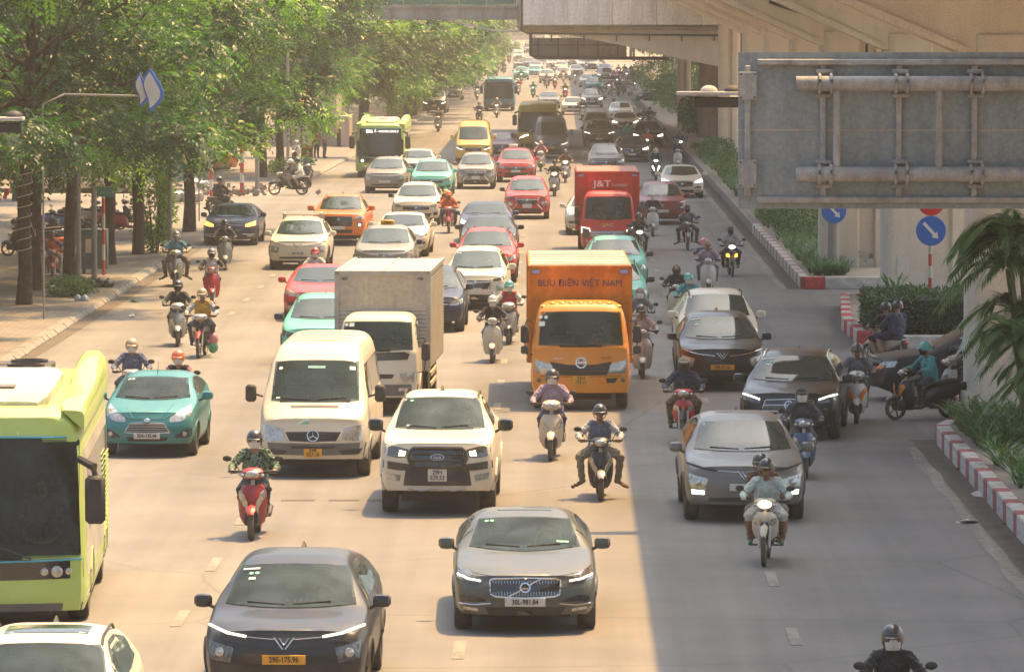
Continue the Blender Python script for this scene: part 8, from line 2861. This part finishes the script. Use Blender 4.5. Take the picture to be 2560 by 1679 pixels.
rider(1606, 947, 'vespa', B('white_bike'), 'white rounded scooter close beside the orange truck', 'rider in a mauve shirt and black helmet beside the orange truck', top='pale', bottom='dgrey', skin='skin_dark', rz=1)
rider(1600, 884, 'scooter', B('silver_bike'), 'scooter hidden beside the orange truck', 'rider in a grey hood and white mask behind the mauve-shirted one', top='grey', bottom='dgrey', head=None, hood='grey', mask='white')
rider(444, 867, 'scooter', B('silver_bike'), 'silver and red scooter at the left', 'rider in a black top with grey sleeves on the silver scooter', top='black', sleeve_col='dgrey', bottom='dgrey', glasses=True, mask='black')
rider(497, 896, 'wave', B('black_bike', fender='red_bike', cover='silver_bike'), 'black and red motorbike with bags hung on its side', 'rider in a yellow shirt and open white jacket', top='yellow', sleeve_col='pale', bottom='dgrey', head=('helmet', 'tan'), skin='skin_dark', rz=-3)
rider(530, 762, 'vespa', B('red_bike'), 'bright red rounded scooter at the left', 'rider in black and white with bare knees on the bright red scooter', top='white', sleeve_col='black', bottom='denim', legs='short', head=('helmet', 'grey'), mask='black', rz=4)
rider(437, 717, 'scooter', B('silver_bike', fender='black_bike', tail='black_bike'), 'black and silver scooter beside the left footway', 'rider in a blue T-shirt with bare arms and open helmet', pose='splay', top='cyan', bottom='brown', sleeves='short', head=('helmet', 'grey'), skin='skin')
rider(563, 676, 'vespa', B('vespa_grey'), 'grey-green rounded scooter before the dark turning car', 'rider in dark clothes on the grey-green scooter', top='black', bottom='black', head=('helmet', 'black'), rz=4)
rider(328, 1056, 'wave', B('silver_bike'), 'silver motorbike behind the teal hatchback', 'rider in a blue shirt with beige helmet and mask behind the teal hatchback', top='slate', bottom='dgrey', head=('helmet', 'tan'), mask='white', glasses=True)
rider(438, 1094, 'scooter', B('red_bike'), 'motorbike hidden behind the teal hatchback', 'rider in a pink jacket with orange helmet above the teal hatchback roof', top='black', sleeve_col='pink', bottom='dgrey', head=('helmet', 'orange'), mask='white', glasses=True)
rider(131, 706, 'wave', B('maroon_bike'), 'dark red delivery motorbike between the left trees', 'delivery rider in an orange vest over blue sleeves', top='orange', sleeve_col='blue', bottom='pale', head=('cap', 'navy'), skin='skin_dark', rz=6)
p = G(131, 706)
o = link('delivery_box', MB().box((0, 0, 0), (.46, .46, .46), ch=.03).mesh('delivery_box'), None, 'cloth_orange', (p.x + .12, p.y + 1.35, 1.05))
tag(o, 'orange delivery box on the rear seat of the dark red motorbike', 'box')
rider(686, 488, 'wave', B('black_bike', cover='silver_bike'), 'black motorbike riding out of the side street, side on', 'rider in black with a white helmet coming from the side street', pose='peg', rz=-74, top='black', bottom='khaki', head=('helmet', 'white'),
 pillion=dict(label='passenger in white shorts and black helmet behind the side street rider', top='white', bottom='white', legs='short', head=('helmet', 'black')))
rider(769, 468, 'scooter', B('black_bike'), 'dark scooter just in front of the bus stop', 'rider in a green shirt in front of the bus stop totem', top='green', bottom='dgrey', head=('hair', 'black'), tier=2)
rider(1640, 451, 'scooter', B('black_bike', head='lamp_lit', lamp='lamp_lit'), 'dark scooter with two round lit lamps', 'rider in navy behind two round lit lamps', top='navy', bottom='navy', head=('helmet', 'tan'), mask='white', tier=2)
rider(1695, 425, 'vespa', B('white_bike'), 'white scooter seen above the lit white sedan', 'rider in dark blue above the lit white sedan', top='navy', bottom='black', head=('helmet', 'black'), tier=2)
rider(1702, 398, 'scooter', B('red_bike', head='lamp_lit'), 'red scooter with a lit lamp hugging the upstand', 'rider in a white vest and dark jacket hugging the upstand', top='navy', bottom='black', head=('helmet', 'brown'), mask='black', tier=2)
FB = [(1241, 295, 'scooter', 'cream_bike', 'khaki', 'tan', 'pale scooter in front of the blue bus', 'rider in a beige jacket and pale helmet in front of the blue bus'),
 (1094, 330, 'scooter', 'silver_bike', 'dgrey', 'black', 'dark scooter in sun left of the yellow van', 'rider in dark clothes left of the yellow van'),
 (1198, 312, 'scooter', 'black_bike', 'dgrey', 'black', 'scooter hidden by the yellow van roof', 'rider whose head shows above the yellow van'),
 (1193, 251, 'scooter', 'silver_bike', 'slate', 'blue', 'small scooter left of the blue bus', 'rider in slate blue left of the blue bus'),
 (1332, 245, 'scooter', 'teal', 'teal', 'black', 'turquoise scooter right of the blue bus', 'rider in a turquoise jacket right of the blue bus'),
 (1413, 249, 'scooter', 'red_bike', 'green', 'black', 'red scooter behind the sunlit white sedan', 'rider in green on the red far scooter'),
 (1295, 238, 'scooter', 'white_bike', 'red', 'white', 'white scooter just right of the blue bus', 'rider in dark red just right of the blue bus'),
 (1367, 222, 'wave', 'silver_bike', 'grey', 'black', 'motorbike in front of the white far car', 'rider in grey in front of the white far car'),
 (1388, 223, 'scooter', 'red_bike', 'white', 'pinkred', 'red scooter right of the grey far rider', 'rider in white on the red scooter far away'),
 (1437, 211, 'scooter', 'white_bike', 'dgrey', 'black', 'pale scooter right of the pink far rider', 'rider in dark grey in the far row'),
 (1409, 207, 'scooter', 'white_bike', 'pink', 'pinkred', 'scooter of the pink far rider', 'rider in pink in the far row'),
 (1457, 300, 'scooter', 'cream_bike', 'black', 'tan', 'cream scooter between the coach and the shaded cars', 'rider in black on the cream scooter by the coach'),
 (1303, 207, 'scooter', 'teal', 'green', 'green', 'green scooter in front of the turquoise taxi', 'rider in green in front of the turquoise taxi'),
 (1600, 330, 'scooter', 'white_bike', 'grey', 'white', 'white scooter with a lit lamp beside the upstand', 'rider in grey with white helmet beside the upstand'),
 (1626, 326, 'scooter', 'black_bike', 'black', 'black', 'black scooter against the upstand', 'rider in black against the upstand'),
 (1566, 372, 'wave', 'teal', 'teal', 'black', 'motorbike between the grey cars and the black one', 'rider in turquoise standing out between the shaded cars'),
 (1617, 395, 'scooter', 'black_bike', 'orange', 'brown', 'dark scooter in front of the black car by the upstand', 'rider in a brown and orange jacket in deep shade'),
 (1510, 252, 'scooter', 'green' if False else 'teal', 'green', 'green', 'scooter with green rider left of the far pack', 'rider in green beside the dazzling lamp'),
 (1535, 258, 'scooter', 'cream_bike', 'khaki', 'tan', 'pale scooter leading the far pack of riders', 'rider in beige leading the far pack')]
for cx, gy, kd, bc, tc_, hc, bl, pl in FB:
 rider(cx, gy, kd, B(bc, head='lamp_lit' if 'lit' in bl else 'lamp_soft' if gy % 2 else 'lamp_glass'), bl, pl, top=tc_, bottom='dgrey', head=('helmet', hc), tier=1 if gy < 260 else 2, mask='white' if gy % 3 == 0 else None)
gr = random.Random(9)
combos = None
cols_b = ['black_bike', 'white_bike', 'silver_bike', 'red_bike', 'cream_bike', 'blue_bike']
cols_t = ['black', 'navy', 'grey', 'white', 'lilac', 'pink', 'dgrey', 'teal', 'red', 'pale']
cols_h = ['black', 'white', 'teal', 'tan', 'red', 'grey', 'orange']
combos = [(a, b) for a in cols_t for b in cols_h]
gr.shuffle(combos)
WRD = {'dgrey': 'dark grey', 'pale': 'pale grey', 'lilac': 'mauve', 'teal': 'turquoise', 'tan': 'beige'}
def far_rider(cx, gy, where, grp, tier, head):
 a, b = combos.pop()
 bc = gr.choice(cols_b)
 who = 'in %s with %s helmet' % (WRD.get(a, a), WRD.get(b, b))
 rider(cx + gr.uniform(-3, 3), gy, gr.choice(['scooter', 'wave']), B(bc, head=head), '%s motorbike ridden %s %s' % (bc.split('_')[0], who.replace('in ', 'by someone in ', 1), where), 'rider %s %s' % (who, where), group='motorbikes ' + grp, pgroup='riders ' + grp, top=a, bottom='dgrey', head=('helmet', b), tier=tier)
pack = [(1522, 238), (1546, 242), (1560, 236), (1574, 240), (1588, 234), (1528, 225), (1543, 222), (1558, 224), (1572, 220), (1586, 218), (1535, 210), (1552, 207), (1568, 205), (1582, 204), (1545, 195), (1560, 192), (1575, 196)]
for cx, gy in pack:
 far_rider(cx, gy, 'in the crowded shaded pack', 'of the far pack in the shade', 0, gr.choice(['lamp_lit', 'lamp_glass', 'lamp_glass']))
pack = [(1214, 144), (1228, 141), (1240, 148), (1252, 152), (1262, 146), (1270, 155), (1278, 150), (1246, 138), (1258, 137), (1268, 140), (1250, 180), (1262, 186), (1275, 160), (1255, 165), (1240, 186), (1420, 158), (1444, 158), (1465, 155), (1400, 166), (1370, 160), (1390, 152), (1410, 172), (1384, 188), (1425, 184)]
for cx, gy in pack:
 far_rider(cx, gy, 'far off in the haze', 'far off in the haze', 0, 'lamp_glass')
# parked two-wheelers under the trees
for k, (px, py, rz, bc, lab) in enumerate(((20, 640, -70, 'black_bike', 'black scooter parked at the left edge behind the trunks'), (45, 628, -75, 'blue_bike', 'dark blue scooter parked second from the left edge'), (300, 575, 100, 'silver_bike', 'silver scooter parked in front of the rubble'), (330, 570, 95, 'black_bike', 'black scooter parked beside the silver one near the rubble'), (258, 572, 110, 'black_bike', 'black scooter parked behind the grey lamp poles'), (360, 585, 80, 'red_bike', 'red scooter parked between the creeper and the corner tree'), (215, 590, 75, 'blue_bike', 'blue scooter parked under the trees left of the teal board'), (150, 600, 100, 'black_bike', 'black scooter parked behind the delivery motorbike'), (735, 400, -20, 'white_bike', 'white scooter parked behind the bus stop totem'))):
 p = G(px, py, .15)
 instance(bikep('scooter'), 'scooter', (p.x, p.y, .15), R(rz), lab, 'motorbike', None, B(bc), 3)
# waiting passengers and drivers
p = G(791, 395, .15); person('stand', p, R(30), 'person in a dark dress standing beside the bus stop totem', top='maroon', bottom='black', sleeves='short', head=('hair', 'black'))
p = G(811, 396, .15); person('stand', p, R(75), 'person in a pale shirt and dark trousers looking down at a phone', top='khaki', bottom='dgrey', sleeves='short', head=('hair', 'black'))
def driver(car_o, loc, label, **kw):
 m = Matrix.Translation(car_o.location) @ Matrix.Rotation(car_o.rotation_euler.z, 4, 'Z') @ Matrix.Translation(loc)
 return person('drive', m.translation, car_o.rotation_euler.z, label, **kw)
driver(BUS, (.62, -.15, .92), 'driver in a dark uniform at the wheel of the near green bus', top='dgrey', bottom='black', sleeves='short', head=('hair', 'black'), skin='skin_dark')
driver(HIN, (.50, .05, .78), 'driver in a lime vest inside the orange truck', top='yellow', bottom='black', head=('hair', 'black'), scale=.95)
driver(JT, (.42, .05, .75), 'driver inside the red truck', top='slate', bottom='black', head=('hair', 'black'), scale=.95)
driver(JT, (-.42, .05, .75), 'passenger inside the red truck', top='grey', bottom='black', head=('hair', 'black'), scale=.95)
driver(ISU, (.38, .05, .70), 'driver inside the white cab truck', top='red', bottom='black', head=('hair', 'black'), scale=.9)
# load on the dark car's roof line at the side street
p = G(575, 507, 0)
rider(575, 540, 'wave', B('black_bike'), 'dark motorbike with a crate behind the dark turning car', 'rider carrying a blue crate behind the dark turning car', top='black', bottom='black', tier=2, rz=150)
# bags hung on the black and red motorbike
p = G(497, 896)
for dz, mt, lab in ((.42, 'bag_pink', 'pink carrier bag hung on the black and red motorbike'), (.24, 'bag_green', 'green vegetables in a bag hung low on the black and red motorbike')):
 mb = MB().ell((0, 0, 0), (.12, .10, .15), 10, 7)
 tag(link('carrier_bag', mb.mesh('carrier_bag'), None, mt, (p.x + .30, p.y + .5, dz)), lab, 'bag')

# ---------------------------------------------------------------- haze over the whole avenue
mb = MB().box((0, 1130, 36), (640, 2500, 80))
hz = link('haze', mb.mesh('haze', smooth=False), None)
m, nt = new_mat('haze')
out = N(nt, 'ShaderNodeOutputMaterial')
pv = N(nt, 'ShaderNodeVolumePrincipled')
pv.inputs['Color'].default_value = (.96, .93, .88, 1)
pv.inputs['Density'].default_value = .00034
pv.inputs['Anisotropy'].default_value = .3
nt.links.new(pv.outputs[0], out.inputs['Volume'])
hz.data.materials.append(m)
tag(hz, 'pale dusty haze over the avenue', kind='stuff')
for k_ in ('lettering_tmp', 'person_tmp'):
 pass
